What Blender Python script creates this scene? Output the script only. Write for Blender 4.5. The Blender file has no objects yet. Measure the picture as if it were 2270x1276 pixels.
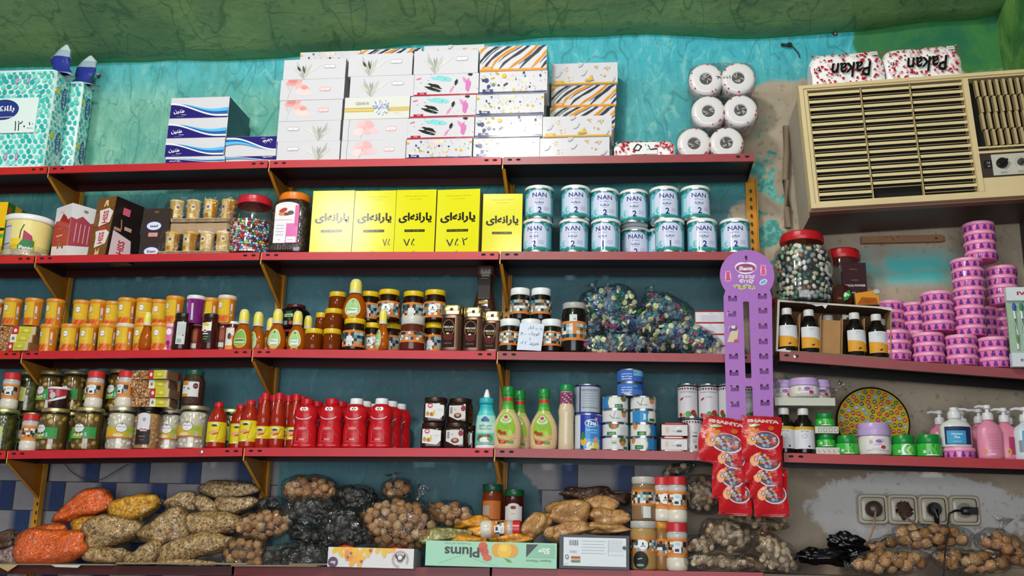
import bpy, bmesh, math, random, unicodedata
from math import sin, cos, pi, radians, sqrt, tan, atan2
from mathutils import Vector, Matrix, noise
from mathutils.geometry import tessellate_polygon
random.seed(7)
SC = bpy.context.scene
COL = SC.collection

# ---------------------------------------------------------------- camera
F = 2283.0
PITCH, YAW, ROLL = radians(14.4), radians(7.0), radians(1.41)
CAM = Vector((0, -3.45, 1.5))
FW = Vector((-sin(YAW)*cos(PITCH), cos(YAW)*cos(PITCH), sin(PITCH)))
_r0 = FW.cross(Vector((0, 0, 1))).normalized(); _u0 = _r0.cross(FW)
RT = _r0*cos(ROLL) + _u0*sin(ROLL); UP = -_r0*sin(ROLL) + _u0*cos(ROLL)
cd = bpy.data.cameras.new('camera'); cam = bpy.data.objects.new('camera', cd); COL.objects.link(cam)
cam.matrix_world = Matrix(((RT.x, UP.x, -FW.x, CAM.x), (RT.y, UP.y, -FW.y, CAM.y), (RT.z, UP.z, -FW.z, CAM.z), (0, 0, 0, 1)))
cd.sensor_width = 36; cd.lens = 36*F/2270; cd.clip_start = 0.05
SC.camera = cam
def P(px, py, Y=0.0):
    v = FW*F + RT*(px-1135) - UP*(py-638)
    return CAM + v*((Y-CAM.y)/v.y)

# ---------------------------------------------------------------- world, lights, exposure
SC.view_settings.view_transform = 'Standard'; SC.view_settings.look = 'None'
SC.view_settings.exposure = 0.0; SC.view_settings.gamma = 1.0; SC.view_settings.use_curve_mapping = False
w = bpy.data.worlds.new('world'); SC.world = w; w.use_nodes = True
w.node_tree.nodes['Background'].inputs[0].default_value = (0.82, 0.88, 1.0, 1)
w.node_tree.nodes['Background'].inputs[1].default_value = 0.22
def area(name, loc, target, sx, sy, power, col=(1, 1, 1)):
    l = bpy.data.lights.new(name, 'AREA'); l.shape = 'RECTANGLE'; l.size = sx; l.size_y = sy; l.energy = power; l.color = col
    o = bpy.data.objects.new(name, l); COL.objects.link(o); o.location = loc
    o.rotation_euler = (Vector(target)-Vector(loc)).to_track_quat('-Z', 'Y').to_euler(); return o
def bulb(name, loc, r, power, col=(1, 1, 1)):
    l = bpy.data.lights.new(name, 'POINT'); l.shadow_soft_size = r; l.energy = power; l.color = col
    o = bpy.data.objects.new(name, l); COL.objects.link(o); o.location = loc; return o
bulb('ceiling_bulb', (-.75, -2.45, 3.88), .13, 138, (1.0, .97, .92))
area('daylight_fill', (-.4, -5.4, 1.8), (-.4, 0, 2.0), 4.0, 2.0, 130, (.93, .97, 1.0))  # soft daylight from behind the camera, added as fill for the lower shelves
area('tube_light', (-1.93, -2.9, 3.6), (-1.1, 0, 2.65), .34, .42, 18, (1, .98, .95))
area('tube_light', (-.57, -2.9, 3.37), (-.33, 0, 2.51), .25, .22, 5, (1, .98, .95))

# ---------------------------------------------------------------- helpers
def lin(c):
    if isinstance(c, str):
        c = [int(c[i:i+2], 16)/255 for i in (0, 2, 4)]
    return tuple(x/12.92 if x <= .04045 else ((x+.055)/1.055)**2.4 for x in c[:3]) + (1.0,)
_lc = {}
def L(c):
    k = c if isinstance(c, str) else tuple(c)
    if k not in _lc: _lc[k] = lin(c)
    return _lc[k]

MATS = {}
def nmat(name):
    m = bpy.data.materials.new(name); m.use_nodes = True; MATS[name] = m
    nt = m.node_tree; b = nt.nodes['Principled BSDF']; return m, nt, b
def nd(nt, t, **k):
    n = nt.nodes.new(t)
    for a, v in k.items():
        if a[1:].isdigit(): n.inputs[int(a[1:])].default_value = v
        else: setattr(n, a, v)
    return n
def coat(name, rough, metal=0.0, spec=0.5, bump=0.0, bscale=60, var=0.0, trans=0.0, ior=1.45, emit=0):
    m, nt, b = nmat(name)
    a = nd(nt, 'ShaderNodeAttribute', attribute_name='Col')
    src = a.outputs['Color']
    b.inputs['Roughness'].default_value = rough; b.inputs['Metallic'].default_value = metal
    b.inputs['Specular IOR Level'].default_value = spec; b.inputs['IOR'].default_value = ior
    b.inputs['Transmission Weight'].default_value = trans
    tc = nd(nt, 'ShaderNodeTexCoord')
    if var or bump:
        n = nd(nt, 'ShaderNodeTexNoise'); n.inputs['Scale'].default_value = bscale; n.inputs['Detail'].default_value = 3
        nt.links.new(tc.outputs['Object'], n.inputs['Vector'])
        if var:
            r = nd(nt, 'ShaderNodeMapRange'); r.inputs[3].default_value = 1-var; r.inputs[4].default_value = 1+var*.4
            nt.links.new(n.outputs[0], r.inputs[0])
            mx = nd(nt, 'ShaderNodeMix', data_type='RGBA', blend_type='MULTIPLY'); mx.inputs[0].default_value = 1
            nt.links.new(src, mx.inputs[6]); nt.links.new(r.outputs[0], mx.inputs[7]); src = mx.outputs[2]
        if bump:
            bp = nd(nt, 'ShaderNodeBump'); bp.inputs['Strength'].default_value = bump; bp.inputs['Distance'].default_value = 0.004
            nt.links.new(n.outputs[0], bp.inputs['Height']); nt.links.new(bp.outputs[0], b.inputs['Normal'])
    nt.links.new(src, b.inputs['Base Color'])
    return m
coat('paper', .6); coat('carton', .14, spec=.3, bump=.02, bscale=9); coat('matte', .8, var=.12); coat('plastic', .28)
coat('glossy', .12); coat('metal', .22, metal=1); coat('painted_metal', .38, var=.18, bscale=14, bump=.03)
coat('foil', .18, metal=.12, bump=.9, bscale=55, var=.15); coat('brushed', .38, metal=.8); coat('nut', .6, bump=1.0, bscale=3.2, var=.45)
coat('honey', .08, trans=.45, ior=1.3); coat('sauce', .15, bump=.05, bscale=40, var=.12); coat('rubbery', .45, var=.1)
coat('cardboard', .75, var=.2, bscale=30, bump=.1)
def clearmat(name, base, gl, rough, bump, scale, tint=(1, 1, 1)):
    m, nt, b = nmat(name); nt.nodes.remove(b)
    out = nt.nodes['Material Output']
    tr = nd(nt, 'ShaderNodeBsdfTransparent'); tr.inputs[0].default_value = (*tint, 1)
    g = nd(nt, 'ShaderNodeBsdfGlossy'); g.inputs['Roughness'].default_value = rough
    lw = nd(nt, 'ShaderNodeLayerWeight'); lw.inputs[0].default_value = .35
    mr = nd(nt, 'ShaderNodeMapRange'); mr.inputs[3].default_value = base; mr.inputs[4].default_value = gl
    nt.links.new(lw.outputs['Fresnel'], mr.inputs[0])
    mx = nd(nt, 'ShaderNodeMixShader'); nt.links.new(mr.outputs[0], mx.inputs[0])
    nt.links.new(tr.outputs[0], mx.inputs[1]); nt.links.new(g.outputs[0], mx.inputs[2]); nt.links.new(mx.outputs[0], out.inputs[0])
    if bump:
        tc = nd(nt, 'ShaderNodeTexCoord'); n = nd(nt, 'ShaderNodeTexNoise'); n.inputs['Scale'].default_value = scale
        n.inputs['Detail'].default_value = 2.5; n.inputs['Distortion'].default_value = 1.2
        nt.links.new(tc.outputs['Object'], n.inputs['Vector'])
        bp = nd(nt, 'ShaderNodeBump'); bp.inputs['Strength'].default_value = bump; bp.inputs['Distance'].default_value = .035
        nt.links.new(n.outputs[0], bp.inputs['Height']); nt.links.new(bp.outputs[0], g.inputs['Normal']); nt.links.new(bp.outputs[0], lw.inputs['Normal'])
    return m
clearmat('clear', .05, .5, .06, 0, 1); clearmat('film', .035, .6, .09, 1.0, 22, (.985, .985, .985)); clearmat('frost', .3, .8, .3, 0, 1)
def grainmat(name, cols, scale, rough=.5, bump=.6):
    m, nt, b = nmat(name)
    tc = nd(nt, 'ShaderNodeTexCoord'); v = nd(nt, 'ShaderNodeTexVoronoi'); v.inputs['Scale'].default_value = scale
    nt.links.new(tc.outputs['Object'], v.inputs['Vector'])
    sp = nd(nt, 'ShaderNodeSeparateColor'); nt.links.new(v.outputs['Color'], sp.inputs[0])
    cr = nd(nt, 'ShaderNodeValToRGB'); nt.links.new(sp.outputs[0], cr.inputs[0])
    e = cr.color_ramp.elements; e[0].color = L(cols[0]); e[1].color = L(cols[-1])
    for i, c in enumerate(cols[1:-1]): x = e.new((i+1)/(len(cols)-1)); x.color = L(c)
    nt.links.new(cr.outputs[0], b.inputs['Base Color']); b.inputs['Roughness'].default_value = rough
    bp = nd(nt, 'ShaderNodeBump', invert=True); bp.inputs['Strength'].default_value = bump; bp.inputs['Distance'].default_value = .004
    nt.links.new(v.outputs['Distance'], bp.inputs['Height']); nt.links.new(bp.outputs[0], b.inputs['Normal'])
grainmat('red_lentil', ['d84c10', 'f06c18', 'ff8428', 'e85c14'], 200)
grainmat('yellow_pea', ['b87c10', 'e6a826', 'f2c24a', 'd89a1e'], 140)
grainmat('brown_lentil', ['6c5030', 'a88450', 'c4a068', 'd8b886', '8c6838'], 150)
grainmat('mixed_grain', ['7c5c38', 'c0a070', 'd8bc8c', '8a6a40', 'caa878'], 150)
grainmat('pink_bean', ['6a4a44', 'a88c84', 'c4aca4', '8a6a62'], 150)
grainmat('tan_powder', ['c08c50', 'cc9a5c', 'd8a868'], 30, .6, .1)
grainmat('brown_powder', ['5a3a24', '664430', '5e3e28'], 30, .6, .1)
grainmat('turmeric', ['e09818', 'f0a820', 'e8a01c'], 30, .6, .1)
grainmat('dried_herb', ['8a8440', 'b4a868', 'a09850', 'c8bc84'], 120)
grainmat('choc_pellet', ['1c1210', '3a2822', '58463e', '2a1c18'], 120, .35)
grainmat('dark_pickle', ['2a2c14', '4a4c20', '3a3a1a', '60622c'], 60, .25)
grainmat('coffee', ['2a120a', '3a1a0e', '4a2414'], 220, .5)

class M:
    def __init__(s): s.v = []; s.f = []; s.c = []; s.m = []; s.sm = []
    def face(s, idx, col, mat, smooth=True):
        s.f.append(idx); s.c.append(L(col)); s.m.append(mat); s.sm.append(smooth)
    def quad(s, a, b, c, d, col, mat='paper'):
        n = len(s.v); s.v += [tuple(a), tuple(b), tuple(c), tuple(d)]; s.face((n, n+1, n+2, n+3), col, mat)
    def box(s, x0, x1, y0, y1, z0, z1, col, mat='paper', cols=None):
        # cols: dict front/side/top
        q = dict(front=col, back=col, left=col, right=col, top=col, bottom=col)
        if cols: q.update(cols)
        V = [(x, y, z) for z in (z0, z1) for y in (y0, y1) for x in (x0, x1)]
        for k, f in dict(front=(0, 1, 5, 4), back=(3, 2, 6, 7), left=(2, 0, 4, 6), right=(1, 3, 7, 5), top=(4, 5, 7, 6), bottom=(2, 3, 1, 0)).items():
            n = len(s.v); s.v += [V[i] for i in f]; s.face((n, n+1, n+2, n+3), q[k], mat)
        return s
    def lathe(s, prof, col='ffffff', mat='plastic', n=32, sq=0, cx=0, cy=0, sx=1, sy=1, cap=True, wave=None):
        rings = []
        for p in prof:
            r, z = p[0], p[1]; ring = []
            for i in range(n):
                a = 2*pi*i/n; k = 1
                if sq: k = (abs(cos(a))**sq+abs(sin(a))**sq)**(-1/sq)
                if wave: k *= 1+wave[0]*cos(wave[1]*a)
                ring.append(len(s.v)); s.v.append((cx+sx*r*k*cos(a), cy+sy*r*k*sin(a), z))
            rings.append(ring)
        for j in range(len(prof)-1):
            c = prof[j][2] if len(prof[j]) > 2 and prof[j][2] else col
            mt = prof[j][3] if len(prof[j]) > 3 else mat
            a, b = rings[j], rings[j+1]
            for i in range(n):
                s.face((a[i], a[(i+1) % n], b[(i+1) % n], b[i]), c, mt)
        if cap:
            c0 = prof[0][2] if len(prof[0]) > 2 and prof[0][2] else col
            s.face(tuple(reversed(rings[0])), c0, mat, False)
            c1 = prof[-1][2] if len(prof[-1]) > 2 and prof[-1][2] else col
            s.face(tuple(rings[-1]), c1, mat, False)
        return s
    def tube(s, pts, r, col, mat='plastic', n=8):
        pts = [Vector(p) for p in pts]; prev = None; N = len(pts)
        for k, p in enumerate(pts):
            t = (pts[min(k+1, N-1)]-pts[max(k-1, 0)]).normalized()
            u = t.cross(Vector((0, 0, 1)))
            if u.length < 1e-3: u = t.cross(Vector((0, 1, 0)))
            u.normalize(); v = t.cross(u); rr = r[k] if isinstance(r, (list, tuple)) else r
            ring = []
            for i in range(n):
                a = 2*pi*i/n; ring.append(len(s.v)); s.v.append(tuple(p+u*(rr*cos(a))+v*(rr*sin(a))))
            if prev:
                for i in range(n): s.face((prev[i], ring[i], ring[(i+1) % n], prev[(i+1) % n]), col, mat)
            else: s.face(tuple(ring), col, mat)
            prev = ring
        s.face(tuple(reversed(prev)), col, mat); return s
    def blob(s, rx, ry, rz, col, mat, nu=12, nv=8, e=1.0, amp=0.0, fr=3.0, seed=0, c=(0, 0, 0)):
        top = len(s.v); rings = []
        def pt(a, b):
            f = lambda t: math.copysign(abs(t)**e, t)
            d = Vector((f(cos(b))*f(cos(a)), f(cos(b))*f(sin(a)), f(sin(b))))
            k = 1+amp*noise.noise(Vector((d.x*fr*.5+seed*7.1, d.y*fr*.5, d.z*fr*.5+seed))) if amp else 1
            return (c[0]+rx*d.x*k, c[1]+ry*d.y*k, c[2]+rz*d.z*k)
        for j in range(1, nv):
            b = -pi/2+pi*j/nv; rings.append([]);
            for i in range(nu): rings[-1].append(len(s.v)); s.v.append(pt(2*pi*i/nu, b))
        bi = len(s.v); s.v.append(pt(0, -pi/2)); ti = len(s.v); s.v.append(pt(0, pi/2))
        for i in range(nu):
            s.face((bi, rings[0][(i+1) % nu], rings[0][i]), col, mat); s.face((ti, rings[-1][i], rings[-1][(i+1) % nu]), col, mat)
        for a, b in zip(rings, rings[1:]):
            for i in range(nu): s.face((a[i], a[(i+1) % nu], b[(i+1) % nu], b[i]), col, mat)
        return s
    def mesh(s, name, angle=40):
        me = bpy.data.meshes.new(name); me.from_pydata(s.v, [], s.f)
        names = []
        for x in s.m:
            if x not in names: names.append(x)
        for x in names: me.materials.append(MATS[x])
        me.polygons.foreach_set('material_index', [names.index(x) for x in s.m])
        me.polygons.foreach_set('use_smooth', s.sm)
        ca = me.color_attributes.new('Col', 'FLOAT_COLOR', 'CORNER'); buf = []
        for f, c in zip(s.f, s.c): buf += list(c)*len(f)
        ca.data.foreach_set('color', buf)
        me.update(); me.set_sharp_from_angle(angle=radians(angle)); return me
    def obj(s, name, parent=None, angle=40):
        o = bpy.data.objects.new(name, s.mesh(name, angle)); COL.objects.link(o)
        if parent: o.parent = parent
        return o

# --- text and flat artwork
_forms = {}
for cp in list(range(0xFB50, 0xFDFF))+list(range(0xFE70, 0xFEFF)):
    d = unicodedata.decomposition(chr(cp)).split()
    if len(d) == 2 and d[0][1:-1] in ('initial', 'medial', 'final', 'isolated'): _forms.setdefault(chr(int(d[1], 16)), {})[d[0][1:-1]] = chr(cp)
def shape(t):
    out = ''
    dual = lambda ch: ch in _forms and 'initial' in _forms[ch]
    for i, ch in enumerate(t):
        if ch == '\u200c': continue
        if ch not in _forms: out += ch; continue
        pj = i > 0 and dual(t[i-1]); nj = i+1 < len(t) and t[i+1] in _forms and dual(ch) and 'final' in _forms[t[i+1]]
        k = 'medial' if pj and nj else 'final' if pj else 'initial' if nj else 'isolated'
        out += _forms[ch].get(k, ch)
    if any(c_ in _forms for c_ in t): out = out[::-1]
    return out
_tx = {}
def textpolys(t, bold=0, shear=0):
    k = (t, bold, shear)
    if k in _tx: return _tx[k]
    c = bpy.data.curves.new('lettering', 'FONT'); c.body = shape(t); c.size = 1; c.resolution_u = 2; c.offset = bold; c.shear = shear
    o = bpy.data.objects.new('lettering', c); COL.objects.link(o); bpy.context.view_layer.update()
    me = bpy.data.meshes.new_from_object(o.evaluated_get(bpy.context.evaluated_depsgraph_get()))
    V = [(v.co.x, v.co.y) for v in me.vertices]; ps = [[V[i] for i in p.vertices] for p in me.polygons]
    bpy.data.objects.remove(o); bpy.data.curves.remove(c); bpy.data.meshes.remove(me)
    xs = [x for x, y in V] or [0]; ys = [y for x, y in V] or [0]
    _tx[k] = (ps, min(xs), max(xs), min(ys), max(ys)); return _tx[k]
def clipx(poly, x, keep_less):
    out = []; n = len(poly); s = 1 if keep_less else -1
    for i in range(n):
        a, b = poly[i], poly[(i+1) % n]; ia = s*(a[0]-x) <= 1e-9; ib = s*(b[0]-x) <= 1e-9
        if ia: out.append(a)
        if ia != ib:
            t = (x-a[0])/(b[0]-a[0]); out.append((x, a[1]+t*(b[1]-a[1])))
    return out
def clipy(poly, y, less): return [(b, a) for a, b in clipx([(q, p) for p, q in poly], y, less)]
class Art:
    def __init__(s): s.sh = []; s.k = 0; s.win = None
    def add(s, polys, c):
        if s.win:
            x0, y0, x1, y1 = s.win; res = []
            for p in polys:
                p = clipx(p, x1, True)
                if len(p) > 2: p = clipx(p, x0, False)
                if len(p) > 2: p = clipy(p, y1, True)
                if len(p) > 2: p = clipy(p, y0, False)
                if len(p) > 2: res.append(p)
            polys = res
        s.sh.append((polys, c, s.k)); s.k += 1; return s
    def rect(s, x0, y0, x1, y1, c): return s.add([[(x0, y0), (x1, y0), (x1, y1), (x0, y1)]], c)
    def ell(s, cx, cy, rx, ry, c, rot=0, n=16):
        pts = [(rx*cos(2*pi*i/n), ry*sin(2*pi*i/n)) for i in range(n)]
        return s.add([[(cx+x*cos(rot)-y*sin(rot), cy+x*sin(rot)+y*cos(rot)) for x, y in pts]], c)
    def poly(s, pts, c):
        tr = tessellate_polygon([[Vector((x, y, 0)) for x, y in pts]]); res = []
        for t in tr:
            q = [pts[i] for i in t]; a = (q[1][0]-q[0][0])*(q[2][1]-q[0][1])-(q[2][0]-q[0][0])*(q[1][1]-q[0][1])
            res.append(q if a > 0 else q[::-1])
        return s.add(res, c)
    def line(s, pts, wd, c):
        res = []
        for i in range(len(pts)-1):
            (x0, y0), (x1, y1) = pts[i], pts[i+1]; l = sqrt((x1-x0)**2+(y1-y0)**2) or 1
            w0 = wd[i] if isinstance(wd, list) else wd; w1 = wd[i+1] if isinstance(wd, list) else wd
            nx, ny = -(y1-y0)/l/2, (x1-x0)/l/2
            res.append([(x0-nx*w0, y0-ny*w0), (x1-nx*w1, y1-ny*w1), (x1+nx*w1, y1+ny*w1), (x0+nx*w0, y0+ny*w0)])
        return s.add(res, c)
    def text(s, t, cx, cy, h, c, w=None, flip=False, bold=0, shear=0, rot=0):
        ps, x0, x1, y0, y1 = textpolys(t, bold, shear)
        if not ps: return s
        k = h/max(y1-y0, 1e-3); kx = w/max(x1-x0, 1e-3) if w else k; mx, my = (x0+x1)/2, (y0+y1)/2; sg = -1 if flip else 1
        R = lambda x, y: (cx+x*cos(rot)-y*sin(rot), cy+x*sin(rot)+y*cos(rot))
        return s.add([[R(sg*(x-mx)*kx, sg*(y-my)*k) for x, y in p] for p in ps], c)
    def emit(s, m, fn, mat='paper', du=None, e0=.0004, de=.00012):
        for polys, c, k in s.sh:
            e = e0+de*k
            for p in polys:
                a = sum(p[i][0]*p[(i+1) % len(p)][1]-p[(i+1) % len(p)][0]*p[i][1] for i in range(len(p)))
                if a < 0: p = p[::-1]
                parts = [p]
                if du:
                    lo, hi = min(q[0] for q in p), max(q[0] for q in p)
                    if hi-lo > du:
                        parts = []; n0 = math.floor(lo/du); n1 = math.ceil(hi/du)
                        for i in range(n0, n1):
                            q = clipx(clipx(p, (i+1)*du, True), i*du, False) if len(clipx(p, (i+1)*du, True)) > 2 else []
                            if len(q) > 2: parts.append(q)
                for q in parts:
                    n = len(m.v); m.v += [fn(x, y, e) for x, y in q]; m.face(tuple(range(n, n+len(q))), c, mat)
        return m
def plane(y, x0=0, z0=0): return lambda u, v, e: (x0+u, y-e, z0+v)
def cyl(R, z0=0, rot=0): # R number or function of z
    def fn(u, v, e):
        r = (R(v) if callable(R) else R); a = u/(R(v) if callable(R) else R)+rot
        return ((r+e)*sin(a), -(r+e)*cos(a), z0+v)
    return fn

def tag(o, label, cat, group=None, kind=None):
    if label: o['label'] = label
    if cat: o['category'] = cat
    if group: o['group'] = group
    if kind: o['kind'] = kind
    return o
def root(name): o = bpy.data.objects.new(name, None); o.empty_display_size = .02; COL.objects.link(o); return o
USED = set()
def put(proto, loc, label, cat, group=None, rz=0, ry=0, rx=0, sc=None):
    if proto.name in USED:
        o = proto.copy(); COL.objects.link(o)
        for ch in proto.children:
            c = ch.copy(); COL.objects.link(c); c.parent = o
            for g in ch.children: d = g.copy(); COL.objects.link(d); d.parent = c
        for k in ('label', 'category', 'group'):
            if k in o: del o[k]
    else: o = proto; USED.add(proto.name)
    o.location = loc; o.rotation_euler = (rx, ry, rz)
    if sc: o.scale = sc if isinstance(sc, (tuple, list)) else (sc,)*3
    return tag(o, label, cat, group)

# shelf heights along x (top of each deck at its front edge)
SZ = {1: [(-3.2, 2.874), (-2.213, 2.882), (-1.343, 2.8865), (-.47, 2.8805), (.419, 2.874)],
      2: [(-3.2, 2.527), (-2.213, 2.5275), (-1.343, 2.532), (-.47, 2.5255), (.42, 2.515)],
      3: [(-3.2, 2.164), (-2.213, 2.167), (-1.343, 2.1755), (-.47, 2.169), (.42, 2.1595)],
      4: [(-3.2, 1.806), (-2.213, 1.8075), (-1.343, 1.829), (-.47, 1.838), (.42, 1.8345)],
      5: [(-3.2, 1.405), (-2.213, 1.416), (-1.0, 1.44), (-.47, 1.4515), (.42, 1.458), (1.5, 1.45)],
      6: [(.45, 2.171), (1.34, 2.1045)], 7: [(.45, 1.8355), (1.34, 1.8215)]}
def sz(k, x):
    t = SZ[k]
    for (a, za), (b, zb) in zip(t, t[1:]):
        if x <= b or (b, zb) == t[-1]: return za+(zb-za)*(x-a)/(b-a)
def ctr(xl, xr, py, Y): return (P(xl, py, Y).x+P(xr, py, Y).x)/2
def wid(xl, xr, py, Y): return P(xr, py, Y).x-P(xl, py, Y).x
def zat(px, py, Y): return P(px, py, Y).z
ORD = ['leftmost', 'second', 'third', 'fourth', 'fifth', 'sixth', 'seventh', 'eighth', 'ninth', 'tenth', 'eleventh', 'twelfth', 'thirteenth', 'fourteenth', 'fifteenth']
# ---------------------------------------------------------------- setting: wall, ceiling
class NT:
    def __init__(s, name):
        s.m, s.nt, s.b = nmat(name); g = nd(s.nt, 'ShaderNodeNewGeometry'); s.pos = g.outputs['Position']
        sp = nd(s.nt, 'ShaderNodeSeparateXYZ'); s.nt.links.new(s.pos, sp.inputs[0]); s.x, s.y, s.z = sp.outputs
    def inp(s, sock, v):
        if hasattr(v, 'is_linked') or hasattr(v, 'links'): s.nt.links.new(v, sock)
        elif isinstance(v, str): sock.default_value = L(v)
        else: sock.default_value = v
    def f(s, op, a, b=0.0, c=None):
        n = nd(s.nt, 'ShaderNodeMath', operation=op); s.inp(n.inputs[0], a); s.inp(n.inputs[1], b)
        if c is not None: s.inp(n.inputs[2], c)
        return n.outputs[0]
    def noise(s, scale, detail=4, dist=0.0, stretch=None, rough=.55):
        n = nd(s.nt, 'ShaderNodeTexNoise'); n.inputs['Scale'].default_value = scale; n.inputs['Detail'].default_value = detail
        n.inputs['Distortion'].default_value = dist; n.inputs['Roughness'].default_value = rough
        if stretch:
            mp = nd(s.nt, 'ShaderNodeMapping'); mp.inputs['Scale'].default_value = stretch[:3]
            if len(stretch) > 3: mp.inputs['Rotation'].default_value = (0, stretch[3], 0)
            s.nt.links.new(s.pos, mp.inputs[0]); s.nt.links.new(mp.outputs[0], n.inputs['Vector'])
        else: s.nt.links.new(s.pos, n.inputs['Vector'])
        return n.outputs[0]
    def step(s, v, lo, hi):
        n = nd(s.nt, 'ShaderNodeMapRange'); s.inp(n.inputs[0], v); n.inputs[1].default_value = lo; n.inputs[2].default_value = hi
        return n.outputs[0]
    def mix(s, fac, a, b):
        n = nd(s.nt, 'ShaderNodeMix', data_type='RGBA'); s.inp(n.inputs[0], fac); s.inp(n.inputs[6], a); s.inp(n.inputs[7], b); return n.outputs[2]
    def mul(s, *a):
        r = a[0]
        for q in a[1:]: r = s.f('MULTIPLY', r, q)
        return r
    def veins(s, scale, wd, stretch=None, dist=1.0):
        v = s.noise(scale, 2, dist, stretch, .5); return s.f('SUBTRACT', 1.0, s.step(s.f('ABSOLUTE', s.f('SUBTRACT', v, .5)), 0, wd))
    def bump(s, h, st, dist=.01):
        bp = nd(s.nt, 'ShaderNodeBump'); bp.inputs['Strength'].default_value = st; bp.inputs['Distance'].default_value = dist
        s.nt.links.new(h, bp.inputs['Height']); s.nt.links.new(bp.outputs[0], s.b.inputs['Normal'])
W = NT('wall_paint')
n1, n2, n3 = W.noise(5, 5, .6), W.noise(38, 4), W.noise(2.2, 3)
edge = W.f('MULTIPLY', W.f('SUBTRACT', W.noise(4.5, 6, .4), .5), .5)
xl = W.f('ADD', W.x, edge); zl = W.f('ADD', W.z, W.f('MULTIPLY', edge, .5))
c = W.mix(W.step(n1, .35, .65), '34969e', '50aeb0')
c = W.mix(W.mul(W.step(xl, -.6, -1.5), W.step(W.z, 2.7, 2.95)), c, W.mix(W.step(n1, .38, .62), '5ca898', '84c0a6'))
c = W.mix(W.mul(W.step(W.z, 3.24, 3.4), .7), c, '3cb8c8')
c = W.mix(W.mul(W.step(W.z, 2.9, 2.75), .85), c, W.mix(W.step(n3, .4, .6), '3c545e', '466c7a'))  # shade inside the shelf bays, painted in as darker, greyer wall
c = W.mix(W.mul(W.f('MAXIMUM', W.veins(3.2, .010, (1.8, 1, .6, .7), .3), W.veins(6, .008, (1.4, 1, .6, .5), .4)), .6), c, '1c6c6c')
c = W.mix(W.mul(W.step(n2, .6, .72), .45), c, '2c7c80')
c = W.mix(W.mul(W.step(W.noise(60, 3), .70, .74), .3), c, 'a0c8c0')
st_ = W.noise(16, 5, .8, (1.6, 1, .7, .6), .65)
tp_ = W.f('ADD', .25, W.mul(W.step(W.z, 2.8, 2.95), .75))
c = W.mix(W.mul(W.step(st_, .50, .66), .6, tp_), c, W.mix(W.step(xl, -1.4, -.4), '4c9484', '2a8890'))
c = W.mix(W.mul(W.step(st_, .44, .34), .4, tp_), c, 'a0d8c8')
# green paint over the right top
c = W.mix(W.mul(W.step(xl, .86, .9), W.step(W.z, 3.1, 3.15)), c, W.mix(W.step(n1, .35, .65), '1e6c4a', '3f8440'))
# bare plaster, right of the steel shelves and below the conditioner
pl = W.mix(W.step(n1, .3, .7), '9c8c78', 'b8a890'); pl = W.mix(W.mul(W.step(n2, .58, .68), .5), pl, '6e6252')
pm = W.mul(W.step(xl, .36, .40), W.step(zl, 3.29, 3.26), W.step(xl, 2.3, 2.2))
patch = W.step(W.noise(7, 3, .3), .56, .59)
pc = W.mix(W.mul(patch, W.step(W.x, .58, .55), W.step(zl, 3.2, 3.1)), pl, W.mix(W.step(n2, .45, .6), '3c8c84', '6cb4a4'))
pc = W.mix(W.mul(W.step(W.z, 2.45, 2.49), W.step(W.z, 2.62, 2.55), W.step(W.x, .66, .7), W.step(W.x, 1.2, 1.08), W.step(n1, .35, .5)), pc, '4cb8b4')
c = W.mix(pm, c, pc)
c = W.mix(W.mul(W.step(xl, .12, .2), W.step(W.z, 1.83, 1.8)), c, W.mix(W.step(n1, .35, .65), '8e7a68', 'a89880'))
# white plaster round the sockets
sx, szz = P(2030, 1130, .27).x, P(2030, 1130, .27).z
d = W.f('ADD', W.f('POWER', W.f('DIVIDE', W.f('SUBTRACT', W.x, sx), .36), 2.0), W.f('POWER', W.f('DIVIDE', W.f('SUBTRACT', W.z, szz-.01), .14), 2.0))
d = W.f('ADD', d, W.f('MULTIPLY', W.f('SUBTRACT', W.noise(14, 6, .5, rough=.7), .5), 1.6))
c = W.mix(W.step(d, 1.05, .9), c, W.mix(W.mul(W.step(n2, .6, .68), .5), 'c4c0bc', '8a8078'))
# tiles: running bond, light with a dark blue end
zt = zat(200, 1069, .27)
row = W.f('FLOOR', W.f('DIVIDE', W.f('SUBTRACT', W.z, zt), .108)); fz = W.f('FRACT', W.f('DIVIDE', W.f('SUBTRACT', W.z, zt-1.08), .108))
tx = W.f('FRACT', W.f('ADD', W.f('DIVIDE', W.f('ADD', W.x, 5.005), .2), W.f('MULTIPLY', row, .36)))
tc_ = W.mix(W.mul(W.step(tx, .58, .74), 1.0), W.mix(W.step(n1, .3, .7), '7c787c', '949090'), '1e3460')
tc_ = W.mix(W.f('MAXIMUM', W.step(fz, .04, .02), W.step(W.f('ABSOLUTE', W.f('SUBTRACT', tx, .5)), .485, .495)), tc_, '28221e')
tm = W.f('MAXIMUM', W.step(W.x, -1.30, -1.31), W.mul(W.step(xl, -.42, -.4), W.step(xl, .14, .1), W.step(n3, .3, .36)))
c = W.mix(W.mul(tm, W.step(W.z, 1.812, 1.808)), c, tc_)
W.nt.links.new(c, W.b.inputs['Base Color']); W.b.inputs['Roughness'].default_value = .62
W.bump(W.f('ADD', W.f('MULTIPLY', n1, .8), W.f('MULTIPLY', n2, .35)), .5, .012)

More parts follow.
